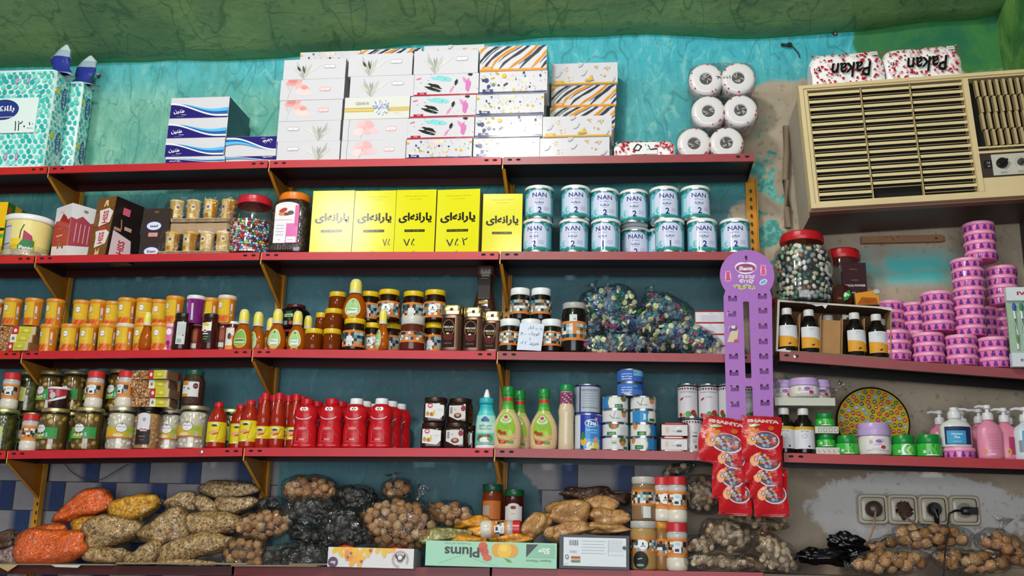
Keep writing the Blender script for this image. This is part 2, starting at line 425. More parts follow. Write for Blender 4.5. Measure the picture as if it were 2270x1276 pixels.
G = NT('ceiling_paint')
g1, g2 = G.noise(3.2, 5, .5), G.noise(24, 5)
c = G.mix(G.step(g1, .3, .7), '587c54', '7c9c60')
c = G.mix(G.mul(G.step(G.f('ABSOLUTE', G.f('SUBTRACT', G.x, -.1)), 1.0, .1), G.step(G.y, .1, -.25), .6), c, 'a09c68')  # warm pool of lamplight painted into the middle of the ceiling
c = G.mix(G.mul(G.f('MAXIMUM', G.veins(3.4, .012, (1.5, .5, 1, 0), .35), G.veins(5.5, .010, (.5, 1.4, 1, 0), .3)), .6), c, '2a5c3c')
c = G.mix(G.mul(G.step(g2, .58, .66), .35), c, '28543a')
c = G.mix(G.step(G.y, .235, .27), c, '3f9a50')
G.nt.links.new(c, G.b.inputs['Base Color']); G.b.inputs['Roughness'].default_value = .6
G.bump(G.f('ADD', G.f('MULTIPLY', g1, 1.0), G.f('MULTIPLY', g2, .4)), .5, .02)

YW = .27
def grid(name, nx, ny, fn, mat, kind='structure'):
    m = M()
    for j in range(ny+1):
        for i in range(nx+1): m.v.append(tuple(fn(i/nx, j/ny)))
    for j in range(ny):
        for i in range(nx):
            a = j*(nx+1)+i; m.face((a, a+1, a+nx+2, a+nx+1), 'ffffff', mat)
    o = m.obj(name, angle=180); o['kind'] = kind; return o
def wl(u, v):
    x, z = -4.2+5.9*u, .3+3.6*v
    return Vector((x, YW+.012*(noise.noise(Vector((x*2.2, z*2.2, 1)))-.1), z))
grid('wall_back', 150, 90, wl, 'wall_paint')
CL = [(P(px, py, YW).x, P(px, py, YW).z) for px, py in [(0, 155), (190, 143), (435, 138), (625, 126), (700, 116), (780, 106), (950, 103), (1135, 96), (1215, 90), (1360, 79), (1535, 76), (1610, 80), (1785, 72), (1985, 58), (2175, 49), (2270, 30)]]
CL = [(-4.3, 3.42)]+CL+[(1.8, 3.53)]
def cz(x):
    for (a, za), (b, zb) in zip(CL, CL[1:]):
        if x <= b: return za+(zb-za)*(x-a)/(b-a)
    return CL[-1][1]
def cl(u, v):
    x = -4.3+6.1*u; y = YW+.01-3.6*v**1.4; dy = YW-y
    return Vector((x, y, cz(x)*(1-min(1, dy*2))+3.47*min(1, dy*2)+.30*max(0, dy-.08)+.012*noise.noise(Vector((x*4, y*4, 3)))+.03*noise.noise(Vector((x*.9, y*1.2, 9)))))
grid('ceiling', 160, 70, cl, 'ceiling_paint')
R_ = NT('side_paint'); r1 = R_.noise(6, 5, .5)
c = R_.mix(R_.step(R_.z, 3.12, 3.16), R_.mix(R_.step(r1, .3, .7), '3a322c', '4a4038'), R_.mix(R_.step(r1, .35, .65), '2f6e34', '6ea04a'))
R_.nt.links.new(c, R_.b.inputs['Base Color']); R_.b.inputs['Roughness'].default_value = .7; R_.bump(R_.noise(20, 4), .6, .015)
grid('wall_right', 30, 60, lambda u, v: Vector((1.375+.012*noise.noise(Vector((u*5, v*9, 2))), YW-2.2*u, .3+3.4*v)), 'side_paint')

# ---------------------------------------------------------------- steel shelving
XC = [-3.09, -2.213, -1.343, -.470, .425]
def slot(a, x, z, c='120a0a', wd=.0085, h=.0042): a.ell(x, z, wd, h, c, n=12)
def board(x0, x1, z0, z1, y0, y1, col, under, lip=.029, slots=(1, 1), screws=()):
    m = M()
    def hx(xa, xb, ya, yb, dza, dzb, c, cc=None):
        V = []
        for dz in (dza, dzb):
            for y in (ya, yb):
                for x in (xa, xb): V.append((x, y, z0+(z1-z0)*(x-x0)/(x1-x0)+dz))
        for k, f in (('f', (0, 1, 5, 4)), ('b', (3, 2, 6, 7)), ('l', (2, 0, 4, 6)), ('r', (1, 3, 7, 5)), ('t', (4, 5, 7, 6)), ('u', (2, 3, 1, 0))):
            n = len(m.v); m.v.extend(V[i] for i in f); m.face((n, n+1, n+2, n+3), (cc or {}).get(k, c), 'painted_metal', False)
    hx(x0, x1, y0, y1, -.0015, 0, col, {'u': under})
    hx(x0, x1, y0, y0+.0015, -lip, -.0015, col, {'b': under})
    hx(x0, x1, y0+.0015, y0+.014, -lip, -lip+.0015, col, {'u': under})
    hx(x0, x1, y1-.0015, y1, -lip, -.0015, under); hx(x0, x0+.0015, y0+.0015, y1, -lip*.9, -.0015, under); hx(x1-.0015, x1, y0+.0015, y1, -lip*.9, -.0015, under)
    a = Art(); zf = lambda x: z0+(z1-z0)*(x-x0)/(x1-x0)
    for i, q in enumerate((x0+.023, x0+.054)):
        if slots[0]: slot(a, q, zf(q)-.011)
    for q in (x1-.054, x1-.023):
        if slots[1]: slot(a, q, zf(q)-.0115)
    a.emit(m, plane(y0), 'matte', e0=.0003)
    o = m.obj('metal_shelf')
    for q in screws:
        k = M(); k.lathe([(.0065, 0), (.0065, .002), (.004, .0035)], 'd8d0c4', 'metal', 14)
        e = k.obj('screw', o); e.rotation_euler = (pi/2, 0, 0); e.location = (q, y0, zf(q)-.014)
    return o
LV = {1: 'top', 2: 'second', 3: 'third', 4: 'fourth'}
UN = ['far left', 'left', 'middle', 'right']
SHCOL = {(1, 0): 'c02c28', (1, 1): 'b83034', (1, 2): 'a83c44', (1, 3): '9c3c40'}
for k in (1, 2, 3, 4):
    for u in range(4):
        x0, x1 = XC[u]+.004, XC[u+1]-.004
        if u == 3: x1 = .418
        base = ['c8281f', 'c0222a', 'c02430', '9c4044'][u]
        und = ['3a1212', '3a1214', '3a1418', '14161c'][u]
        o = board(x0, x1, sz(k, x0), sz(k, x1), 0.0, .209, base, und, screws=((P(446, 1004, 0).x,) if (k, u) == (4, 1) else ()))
        tag(o, f'{"dull" if u == 3 else "glossy"} red steel shelf in the {UN[u]} bay, {LV[k]} shelf from the ceiling', 'shelf', 'red steel shelves')
def upright(x, top, bot, levels, label, front=.004):
    r = root('shelf_upright'); r.location = (x, .24, bot)
    m = M(); h = top-bot
    m.box(-.019, .019, 0, .002, 0, h, 'cc8c1c', 'painted_metal'); m.box(.017, .019, -.028, .0, 0, h, 'd8961e', 'painted_metal')
    a = Art(); q = .03
    while q < h-.02:
        a.ell(-.002, q, .0042, .0075, '3a3020', n=10); q += .032
    a.emit(m, plane(0), 'matte'); m.obj('post', r)
    for lv in levels:
        z = sz(lv, x)-.030-bot; g = M(); t = .0011
        pts = [(-.236, 0), (.0, 0), (0, -.125), (-.012, -.125), (-.236, -.014)]
        n = len(g.v)
        for xx in (-t, t):
            for (yy, zz) in pts: g.v.append((xx, yy, z+zz))
        g.face((n, n+4, n+3, n+2, n+1), 'b87820', 'painted_metal', False); g.face((n+5, n+6, n+7, n+8, n+9), 'b87820', 'painted_metal', False)
        for i in range(5): g.face((n+i, n+(i+1) % 5, n+5+(i+1) % 5, n+5+i), 'c88420', 'painted_metal', False)
        # folded edge along the slope
        g.quad((0, -.236, z-.014), (0, -.012, z-.125), (.011, -.012, z-.125), (.011, -.236, z-.014), 'd08c24', 'painted_metal')
        g.quad((0, -.238, z-.014), (.003, -.238, z-.014), (.003, -.238, z+.028), (0, -.238, z+.028), 'd8a860', 'painted_metal')
        g.obj('gusset_bracket', r)
    return tag(r, label, 'shelf post', 'yellow slotted shelf posts')
for i, nm in enumerate(['far left', 'left', 'middle']):
    upright(XC[i+1], sz(1, XC[i+1])-.004, .9, (1, 2, 3, 4), f'yellow slotted steel post with gusset brackets, {["leftmost", "second from the left", "third from the left"][i]} of the four in view')
upright(.432, 2.868, .9, (), 'bright yellow slotted steel post at the right end of the shelves beside bare plaster')
# right hand boards, slightly askew
o = board(.478, 1.345, sz(6, .478), sz(6, 1.345), 0.0, .209, '94484a', '1c1416', .031, (1, 0), screws=(P(1763, 791, 0).x,))
tag(o, 'worn red steel shelf sagging to the right, holding pink tubs and the syrup carton', 'shelf', None)
o = board(.478, 1.345, sz(7, .478), sz(7, 1.345), 0.0, .209, 'ac3238', '2a1416', .030, (1, 0))
tag(o, 'red steel shelf under the wall unit holding green jars and pump bottles', 'shelf', None)
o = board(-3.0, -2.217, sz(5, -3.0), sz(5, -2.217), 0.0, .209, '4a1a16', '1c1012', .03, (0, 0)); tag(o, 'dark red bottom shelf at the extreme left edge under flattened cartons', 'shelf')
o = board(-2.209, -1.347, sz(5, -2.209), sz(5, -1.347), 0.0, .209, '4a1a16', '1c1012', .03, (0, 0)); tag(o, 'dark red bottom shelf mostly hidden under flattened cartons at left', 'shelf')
o = board(-1.339, -.474, sz(5, -1.339), sz(5, -.474), 0.0, .209, '7a2428', '1c1012', .03, (0, 0)); tag(o, 'red bottom shelf carrying the white apricot carton', 'shelf')
o = board(-.466, .40, sz(5, -.466), sz(5, .40), 0.0, .209, 'a03038', '1c1012', .03, (0, 0)); tag(o, 'red bottom shelf under the plums carton, black box and peanut bags', 'shelf')
m = M(); m.box(.40, 1.36, -.02, .25, 1.42, sz(5, .9), '6e5e50', 'cardboard'); o = m.obj('wooden_counter'); tag(o, 'dusty brown wooden counter board under the walnut bags below the sockets', 'counter')

# ---------------------------------------------------------------- top shelf: tissue boxes
def tbox(wd, dp, h, art, side='b4b0b4', top='dcd8da', mat='carton', front='d6d3d8', name='tissue_box'):
    m = M(); m.box(-wd/2, wd/2, 0, dp, 0, h, front, mat, dict(left=side, right=side, top=top, bottom='d8d4d0', back=side))
    a = Art(); a.win = (-wd/2+.0006, .0006, wd/2-.0006, h-.0006); art(a, wd, h); a.emit(m, plane(0), mat, e0=.0002)
    return m.obj(name)
def pill(a, x, y, w_, h_, c, c2, t):
    a.ell(x-w_/2+h_/2, y, h_/2, h_/2, c).ell(x+w_/2-h_/2, y, h_/2, h_/2, c).rect(x-w_/2+h_/2, y-h_/2, x+w_/2-h_/2, y+h_/2, c)
    k = h_*.68
    a.ell(x-w_/2+h_/2, y, k/2, k/2, c2).ell(x+w_/2-h_/2, y, k/2, k/2, c2).rect(x-w_/2+h_/2, y-k/2, x+w_/2-h_/2, y+k/2, c2); a.text(t, x, y, h_*.35, c)
def leafpts(x, y, l, wd, ang):
    q = []
    for i in range(9): t = i/8; q.append((t*l, wd*sin(pi*t**.8)))
    for i in range(8, 0, -1): t = i/8; q.append((t*l, -wd*.7*sin(pi*t**.8)))
    return [(x+a_*cos(ang)-b_*sin(ang), y+a_*sin(ang)+b_*cos(ang)) for a_, b_ in q]
def art_leaf(dark, flip=False, dx=-.035):
    def f(a, w_, h):
        s = -1 if flip else 1; x = lambda v: s*v
        for (px, py, l, wd, an, c) in [(-.02, .0, .062, .008, 2.1, 'b8b8b0'), (-.02, .002, .05, .006, 1.5, 'a8aaa0'), (-.02, .0, .06, .009, 1.15, 'c4c6bc'), (-.03, .018, .045, .006, 2.5, 'd0d0c8'), (-.018, .02, .03, .005, 1.9, '55574e' if dark else 'a2a496'), (-.034, .028, .022, .0045, 2.2, '3e4038' if dark else 'b0b2a6'), (-.01, .018, .06, .004, .55, 'dcdcd6')]:
            pts = leafpts(px+dx+.02, py, l, wd, an)
            a.poly([(x(u), v) for u, v in pts], c)
        a.line([(x(dx), 0), (x(dx-.01), .03), (x(dx-.03), .06)], .0012, '8c8e84')
        pill(a, x(.055), h*.62, .042, .013, 'b4b2b6', 'eceaec', 'flora')
    return f
def art_pink(v):
    def f(a, w_, h):
        if v == 0:
            a.ell(-.065, h-.008, .03, .012, 'e8a8a4', .2).ell(-.035, h*.58, .028, .014, 'eebab6', -.3).ell(-.03, h*.4, .026, .012, 'f4d4d0', -.2).ell(-.07, h-.004, .016, .009, 'dc8e8a')
            a.ell(-.028, h*.6, .012, .007, 'e49c98').line([(-.058, h*.9), (-.075, h*.5), (-.085, 0)], .0008, 'c4a8a4').ell(-.084, h*.6, .004, .009, 'c8ccc8', .4)
            pill(a, .045, h*.5, .038, .014, 'e4a4a8', 'f4d8d8', 'flora')
        else:
            a.ell(-.045, h*.68, .026, .018, 'f0c4c4', .6).ell(-.03, h*.5, .026, .016, 'eebcbc', -.2).ell(-.055, h*.4, .02, .012, 'f4d4d4').ell(-.02, h*.75, .018, .012, 'ecb4b6', -.6).ell(-.004, h*.45, .018, .01, 'f0c8ca')
            a.line([(-.035, h*.62), (-.048, h*.1)], .0009, '8a7a78').line([(-.088, h), (-.092, h*.5), (-.09, 0)], .0009, '6a6462')
            pill(a, .055, h*.52, .038, .014, 'e8aeb2', 'f6e0e0', 'flora')
    return f
def art_gold(a, w_, h):
    a.rect(-w_/2, h*.32, -.01, h*.52, 'cdb060').rect(.03, h*.32, w_/2, h*.52, 'd6bc74').rect(-w_/2, h*.37, -.012, h*.46, 'dcc682')
    rnd = random.Random(3)
    for i in range(46):
        an = rnd.random()*6.28; r = rnd.random()**.6*.028; a.ell(.014+r*cos(an), h*.52+r*sin(an)*.8, .006, .003, rnd.choice(['b4b8e0', 'c8cce8', 'dcdff2', '98a8c8', 'e8eaf6', 'a8b49c']), an, 8)
    a.text('GZEAND 85', -.05, h*.7, .008, '9a8c80', w=.045).text('special edition', .07, h*.22, .003, 'a09890')
def art_splash(a, w_, h):
    a.rect(-w_/2, 0, w_/2, .006, 'b02440').rect(-w_/2+.012, .005, -w_/2+.045, .013, 'b02440').text('Cosy', -w_/2+.029, .009, .006, 'ffffff').text('printed tissue', .06, .0035, .0028, 'f0d0d4')
    rnd = random.Random(5)
    def splat(cx, cy, rx, ry, c, rot, n=16):
        a.poly([(cx+(rx*k*cos(t))*cos(rot)-ry*k*sin(t)*sin(rot), cy+rx*k*cos(t)*sin(rot)+ry*k*sin(t)*cos(rot)) for t, k in [(2*pi*i/n, .7+.5*rnd.random()) for i in range(n)]], c)
    splat(-.016, h*.78, .036, .009, '8cd4d8', -.15); splat(-.04, h*.46, .028, .006, '24221e', -.3); splat(-.044, h*.3, .028, .006, '24221e', -.3)
    splat(.034, h*.6, .006, .011, '24221e', -.3); splat(.082, h*.95, .008, .006, '24221e', 0)
    splat(.075, h*.45, .009, .026, 'd474b4', .05); splat(.062, h*.7, .005, .012, 'e088c0', .5); splat(.02, h*.3, .004, .012, 'e090bc', -.6); splat(-.095, h*.8, .008, .003, 'e078a0', .3)
    for i in range(26): a.ell((rnd.random()-.5)*w_, .01+rnd.random()*(h-.012), .0012, .0005+.001*rnd.random(), rnd.choice(['24221e', '6a5a64', '9adada']), rnd.random()*3, 6)
def art_dots(blue, word):
    def f(a, w_, h):
        bar = '1e2c6c' if blue else None
        rnd = random.Random(11+(word == 'Cosy'))
        for i in range(6): a.ell((rnd.random()-.5)*w_, rnd.random()*h, .008, .007, rnd.choice(['f0dcc0', 'ecd2b4']), 0, 14)
        for i in range(18): a.ell((rnd.random()-.5)*w_*.96, .008+rnd.random()*(h-.012), .003+.0025*rnd.random(), .003+.002*rnd.random(), rnd.choice(['e0b828', 'd8a430', 'd4bc60', '283468', '283468', '3874c0']), 0, 12)
        if word == 'Cosy': a.ell(-.088, h*.62, .0075, .0075, '24346c', 0, 14).ell(-.08, h*.36, .006, .005, '24346c').ell(-.065, h*.42, .005, .005, '4084c8').ell(-.03, h*.8, .008, .007, 'e0b820', .4, 14)
        for i in range(46): a.ell((rnd.random()-.5)*w_*.98, .006+rnd.random()*(h-.01), .0008+.0012*rnd.random(), .0007+.001*rnd.random(), rnd.choice(['1c2850', '1c2850', '3a3a44', 'c8a040']), 0, 6)
        if bar:
            a.rect(-w_/2, 0, w_/2, .0055, bar).rect(-w_/2+.012, .005, -w_/2+.046, .014, bar).text(word, -w_/2+.029, .0095, .0068, 'ffffff', bold=.02).text('paper tissue', .06, .003, .0026, 'c0c8e8')
    return f
def art_stripe(a, w_, h):
    a.rect(-w_/2, 0, w_/2, .007, 'e8941c')
    for i in range(9):
        x0 = -w_/2-.06+i*.032; c = ['e0901c', '2c3440', '343c48', 'e0901c', '2c3440', 'd88a20', '343c48', 'e49a24', '2c3440'][i]
        pts = [(x0+t*.115+.006*sin(t*6+i), .004+h*1.15*(t**(.7+.1*(i % 3)))) for t in [j/6 for j in range(7)]]
        a.line(pts, [.002, .0085, .006, .010, .007, .009, .003], c)
        if i % 2: a.line([(p[0]+.011, p[1]-.002) for p in pts[1:6]], [.001, .003, .002, .003, .001], '1c222c')
    a.rect(-w_/2, 0, w_/2, .007, 'e8941c').rect(-w_/2+.008, .005, -w_/2+.045, .0145, 'e8941c').text('Honey', -w_/2+.027, .010, .0068, 'f8eee0').text('paper tissue', .06, .0035, .0028, 'f8dca8')
def art_goldleaf(bar):
    def f(a, w_, h):
        rnd = random.Random(9)
        for (x, y) in [(-.06, h*.7), (-.045, h*.3), (.035, h*.72), (.075, h*.75), (.06, h*.35)]:
            for i in range(7): a.ell(x+rnd.uniform(-.009, .009), y+rnd.uniform(-.008, .008), .0028, .0018, rnd.choice(['d8b070', 'e0c494', 'c8a468']), rnd.random()*3, 8)
        for (x, y, c) in [(-.085, h*.5, '9a9a9c'), (.0, h*.55, 'c8c6c6'), (-.01, h*.95, '8c8c90'), (.095, h*.2, 'bcbabc')]:
            a.poly(leafpts(x-.012, y-.01, .026, .008, .7), 'd8d6d6'); a.line([(x-.012, y-.01), (x+.01, y+.007)], .0008, c)
            for i in range(4): a.line([(x-.008+i*.005, y-.007+i*.004), (x-.010+i*.005, y+.001+i*.004)], .0005, c)
        if bar: a.rect(-w_/2, 0, w_/2, .0055, 'dca820').rect(-w_/2+.010, .004, -w_/2+.042, .0125, 'dca820').text('Cosy', -w_/2+.026, .008, .006, 'fffae8').poly(leafpts(0, .012, .035, .005, .1), 'd8b040').poly(leafpts(.02, .012, .02, .006, 1.3), 'e0b848')
    return f
def art_wave(flip=False):
    def f(a, w_, h):
        k = -1 if flip else 1; N = 14
        X = [-w_/2+w_*i/N for i in range(N+1)]
        def band(f0, f1, c):
            for i in range(N):
                q = [(X[i], f0(i/N)), (X[i+1], f0((i+1)/N)), (X[i+1], f1((i+1)/N)), (X[i], f1(i/N))]
                q = [(k*u, v if k > 0 else h-v) for u, v in q]; a.poly(q, c)
        s = lambda t, a0, b0: h*(a0+b0*cos(pi*min(1, t*1.15)))
        band(lambda t: 0, lambda t: s(t, .36, .30), '2c2474'); band(lambda t: s(t, .36, .30), lambda t: s(t, .42, .30)+h*.02, 'e8ecf4')
        band(lambda t: s(t, .28, .28) if t > .3 else s(t, .42, .3), lambda t: s(t, .46, .28)+h*.02, '2858a8') if 0 else None
        band(lambda t: max(s(t, .44, .30), h*.18) if t > .25 else s(t, .44, .3), lambda t: s(t, .44, .30)+h*.36*max(0, t-.2), '2f62b4')
        band(lambda t: s(t, .44, .30)+h*.20*max(0, t-.2), lambda t: s(t, .44, .30)+h*.42*max(0, t-.2), '5cc0ec')
        a.text('طنین', k*(-w_*.33), h*.3 if k > 0 else h*.7, h*.26, 'ffffff', w=.036, flip=flip, bold=.02); a.text('TANIN', k*(-w_*.25), h*.14 if k > 0 else h*.86, h*.06, 'd8d8f0', flip=flip)
        a.text('100 two ply tissues', k*(-w_*.3), h*.05 if k > 0 else h*.95, h*.045, 'b0b0d8', flip=flip)
    return f
BW = .222; BD = .112
TP = {'leafd': tbox(BW, BD, .068, art_leaf(True), name='tissue_box'), 'leaf': tbox(BW, BD, .068, art_leaf(False)), 'leaff': tbox(BW, BD, .068, art_leaf(False, True)),
      'pink0': tbox(BW, BD, .068, art_pink(0)), 'pink1': tbox(BW, BD, .068, art_pink(1)), 'gold': tbox(BW, BD, .074, art_gold, front='dcdcd4'),
      'splash': tbox(BW, BD, .075, art_splash), 'dotc': tbox(BW, BD, .074, art_dots(True, 'Cosy')), 'doth': tbox(BW, BD, .074, art_dots(True, 'Honey')),
      'stripe': tbox(BW, BD, .078, art_stripe, side='3c444e'), 'gl': tbox(BW, BD, .072, art_goldleaf(True)), 'glp': tbox(BW, BD, .072, art_goldleaf(False)),
      'plain': tbox(BW, BD, .068, lambda a, w_, h: a.ell(0, h*.6, .02, .012, 'e8e4e4'))}
DS = {'leafd': 'white tissue box with dark grey olive leaves', 'leaf': 'white tissue box with pale grey leaves', 'leaff': 'white tissue box with leaves at its right',
      'pink0': 'white tissue box with pink poppy', 'pink1': 'white tissue box with faint pink blossom', 'gold': 'cream tissue box with gold ribbon and silver bow',
      'splash': 'paint-splashed tissue box with red edge', 'dotc': 'tissue box with navy and yellow dots and blue edge', 'doth': 'tissue box with yellow dots, word Honey', 'stripe': 'orange and black striped tissue box',
      'gl': 'gold-leaf tissue box with yellow edge', 'glp': 'white tissue box with faint gold leaves'}
def stack(colname, rows, y0, shelf=1, ox=0):
    # rows from the bottom: (kind, x left px, x right px, y top px)
    z = None
    for i, (k, xl, xr, yt) in enumerate(rows):
        py = yt+22; x = ctr(xl, xr, py, y0)
        if z is None: z = sz(shelf, x)+.0006
        zt_ = zat((xl+xr)/2, yt, y0); h = zt_-z-.0008; pr = TP[k]
        ph = max(v.co.z for v in pr.data.vertices)
        lab = f'{DS[k]}, {["bottom", "second up", "third up", "fourth up", "fifth up", "sixth up"][i]} in the {colname}'
        rest = zt_-z
        put(pr, (x, y0+random.uniform(0, .003), z), lab, 'tissue box', 'patterned tissue boxes stacked on the top shelf', rz=random.uniform(-.006, .006), sc=(wid(xl, xr, py, y0)/BW, 1, h/ph))
        z = zt_
    return z
stack('leftmost floral stack', [('leaff', 614, 753, 312), ('leaff', 615, 754, 267), ('pink0', 619, 758, 221), ('pink0', 622, 763, 175), ('leafd', 629, 766, 131)], .012)
stack('second floral stack', [('pink1', 756, 899, 310), ('pink1', 760, 903, 263), ('gold', 764, 908, 214), ('leaf', 776, 917, 167), ('leafd', 773, 914, 118)], .012)
stack('splash-print stack', [('doth', 900, 1046, 307), ('splash', 903, 1051, 260), ('splash', 910, 1055, 212), ('splash', 918, 1061, 163), ('leaf', 918, 1060, 111)], .012)
stack('dotted stack', [('dotc', 1049, 1196, 304), ('dotc', 1053, 1202, 256), ('doth', 1056, 1206, 208), ('dotc', 1063, 1213, 157), ('stripe', 1064, 1212, 101)], .012)
stack('front pair at right', [('glp', 1197, 1351, 304), ('gl', 1203, 1356, 256)], .010)
ZB = stack('rear right-hand stack', [('glp', 1212, 1357, 324), ('glp', 1215, 1360, 284), ('stripe', 1219, 1363, 236), ('stripe', 1222, 1366, 188), ('gl', 1223, 1369, 139)], .135)
def rearstack(nm, kind, xl, xr, yt):
    y0 = .137; x = ctr(xl, xr, yt+20, y0); z = sz(1, x)+.0006; zt_ = zat((xl+xr)/2, yt, y0); n = 6; h = (zt_-z)/n
    for i in range(n):
        k = kind if i == n-1 else 'plain'; ph = max(v.co.z for v in TP[k].data.vertices)
        put(TP[k], (x, y0, z+i*h), (f'{DS[kind]}, only its top showing behind the {nm} stack' if i == n-1 else f'white tissue box hidden in the rear row behind the {nm} stack'), 'tissue box', None if i == n-1 else f'rear tissue boxes behind the {nm} stack', sc=(wid(xl, xr, yt, y0)/BW, .95, (h-.0006)/ph))
rearstack('leftmost floral', 'doth', 665, 798, 114); rearstack('second floral', 'stripe', 800, 934, 108); rearstack('splash-print', 'glp', 940, 1073, 100)
# blue wave boxes
TW = tbox(.2, .22, .066, art_wave(), side='20485c'); TWf = tbox(.2, .2, .066, art_wave(True), side='dce8f0')
z = sz(1, P(440, 300, .0).x)+.0006
for i, (xl, xr, yt) in enumerate([(366, 497, 347), (367, 498, 306), (373, 504, 262), (379, 508, 216)]):
    x = ctr(xl, xr, yt+20, .01); zt_ = zat((xl+xr)/2, yt, .01); 
    put(TW, (x, .008, z), f'blue wave tissue box, {["bottom", "second up", "third up", "topmost"][i]} in the stack beside bare wall', 'tissue box', 'blue wave tissue boxes', sc=(wid(xl, xr, yt+20, .01)/.2, .95, (zt_-z-.0006)/.066)); z = zt_
z = sz(1, P(560, 330, 0).x)+.0006
for i, (xl, xr, yt) in enumerate([(497, 613, 346), (499, 613, 302)]):
    x = ctr(xl, xr, yt+20, .02); zt_ = zat(555, yt, .02)
    put(TWf, (x, .02, z), ['white tissue box lowest between the wave stack and the floral stack', 'upside-down blue wave tissue box beside the floral stack'][i], 'tissue box', 'blue wave tissue boxes', sc=(wid(xl, xr, yt+20, .02)/.2, .9, (zt_-z-.0006)/.066)); z = zt_

# big wrapped tissue packs at the left end
def bigpack(wd, dp, h, seed, oval_u, clip=None):
    r = root('tissue_multipack'); m = M()
    m.lathe([(.97, 0), (1, .012), (1, h-.03), (.965, h)], 'd8f0ea', 'glossy', 48, sq=14, sx=wd/2/1.0, sy=dp/2/1.0)
    rnd = random.Random(seed)
    def leaves(a, x0, x1, y0, y1, n):
        for i in range(n):
            a.ell(rnd.uniform(x0, x1), rnd.uniform(y0, y1), rnd.uniform(.008, .014), rnd.uniform(.006, .0095), rnd.choice(['3cc8c0', '4cd0c4', '64d4c8', '38b8b4', '80dcc8']), rnd.random()*3.1, 12)
    def oval(a, x, y, rx, ry, c='20406c'): a.ell(x, y, rx, ry, '20386c', n=24).ell(x, y, rx*.86, ry*.8, c, n=24)
    def hexfield(a, x0, x1, y0, y1, dens=.026):
        j = 0; y = y0
        while y < y1:
            x = x0+(j % 2)*dens/2
            while x < x1:
                a.ell(x+rnd.uniform(-.003, .003), y+rnd.uniform(-.003, .003), dens*rnd.uniform(.36, .50), dens*rnd.uniform(.27, .38), rnd.choice(['30bcb4', '3cc8bc', '5cd0c4', '2eb0ac', '7cdccc']), rnd.random()*3.1, 10); x += dens
            y += dens*.8; j += 1
    a = Art(); a.win = (-wd/2+.004, .006, wd/2-.004, h-.012); hexfield(a, -wd/2, wd/2, 0, h)
    a.rect(-wd/2, h*.34, wd/2-.052, h*.70, 'e4f2ec')
    for yy in (h*.88, h*.1):
        for xx in (wd/2-.11, wd/2-.155): a.ell(xx, yy, .006, .016, '8870a0').ell(xx, yy, .0042, .012, 'd0b0c8')
    a.ell(wd/2-oval_u, h*.58, .066, .043, '24386c', n=28).ell(wd/2-oval_u, h*.58, .062, .039, '2c3c84', n=28).text('بلانکو', wd/2-oval_u+.005, h*.585, .03, 'f4f4f8', w=.085, bold=.03).line([(wd/2-oval_u-.05, h*.5), (wd/2-oval_u+.045, h*.505)], .003, 'e8c8d0')
    a.text('۱۲۰', wd/2-.115, h*.41, .042, '101414', w=.045).text('۱۰', wd/2-.07, h*.43, .014, '202424', w=.02).line([(wd/2-.085, h*.385), (wd/2-.06, h*.382)], .0018, '202424')
    a.emit(m, plane(-dp/2), 'glossy', e0=.0003, de=.00002)
    b = Art(); b.win = (.006, .006, dp-.006, h-.012); hexfield(b, 0, dp, 0, h)
    for yy in (h*.76, h*.3, ):
        b.ell(dp*.62, yy+.0, .017, .047, '1c3c70', n=22).ell(dp*.62, yy, .014, .042, '24508c', n=22).text('بلانکو', dp*.62, yy, .02, 'e8f0f8', w=.07, rot=pi/2).rect(dp*.1, yy+.005, dp*.32, yy+.026, 'e8d020')
    b.emit(m, lambda u, v, e: (wd/2+e, -dp/2+u, v), 'glossy', e0=.0003, de=.00002)
    m.obj('wrapped_body', r)
    k = M(); 
    k.v = []; n = 14
    prof = [(.052, 0), (.034, .012), (.022, .03), (.026, .048), (.030, .07), (.020, .095), (.003, .12)]
    for j, (rr, zz) in enumerate(prof):
        for i in range(n):
            t = 2*pi*i/n; q = 1+.6*noise.noise(Vector((cos(t)*1.5, sin(t)*1.5, j*.7+seed)))
            k.v.append((rr*q*1.2*cos(t)+zz*.15, rr*q*.5*sin(t), zz))
    for j in range(len(prof)-1):
        for i in range(n):
            a0 = j*n+i; a1 = j*n+(i+1) % n; k.face((a0, a1, a1+n, a0+n), ['a8c0c0', '2c3890', '2c3890', '2c3890', '9cb4bc', 'c4d0d4'][j], 'glossy')
    o = k.obj('knotted_wrapper_end', r, 60); o.location = (wd/2-.035, 0, h-.004); o.scale = (1.3, 1.2, 1.15); return r
x1 = P(110, 260, .0).x; z = sz(1, x1)+.0006; hA = zat(100, 153, .0)-z
put(bigpack(.42, .115, hA, 3, .195), (x1-.21, .0595, z), 'large cyan leaf-print tissue multipack with knotted blue wrapper at the left edge', 'tissue pack', 'cyan wrapped tissue multipacks')
x2 = P(172, 270, .12).x; hB = zat(165, 180, .12)-z
put(bigpack(.36, .085, hB, 5, .16), (x2-.18, .1645, z), 'cyan leaf-print tissue multipack standing behind the larger one, only its right end showing', 'tissue pack', 'cyan wrapped tissue multipacks')

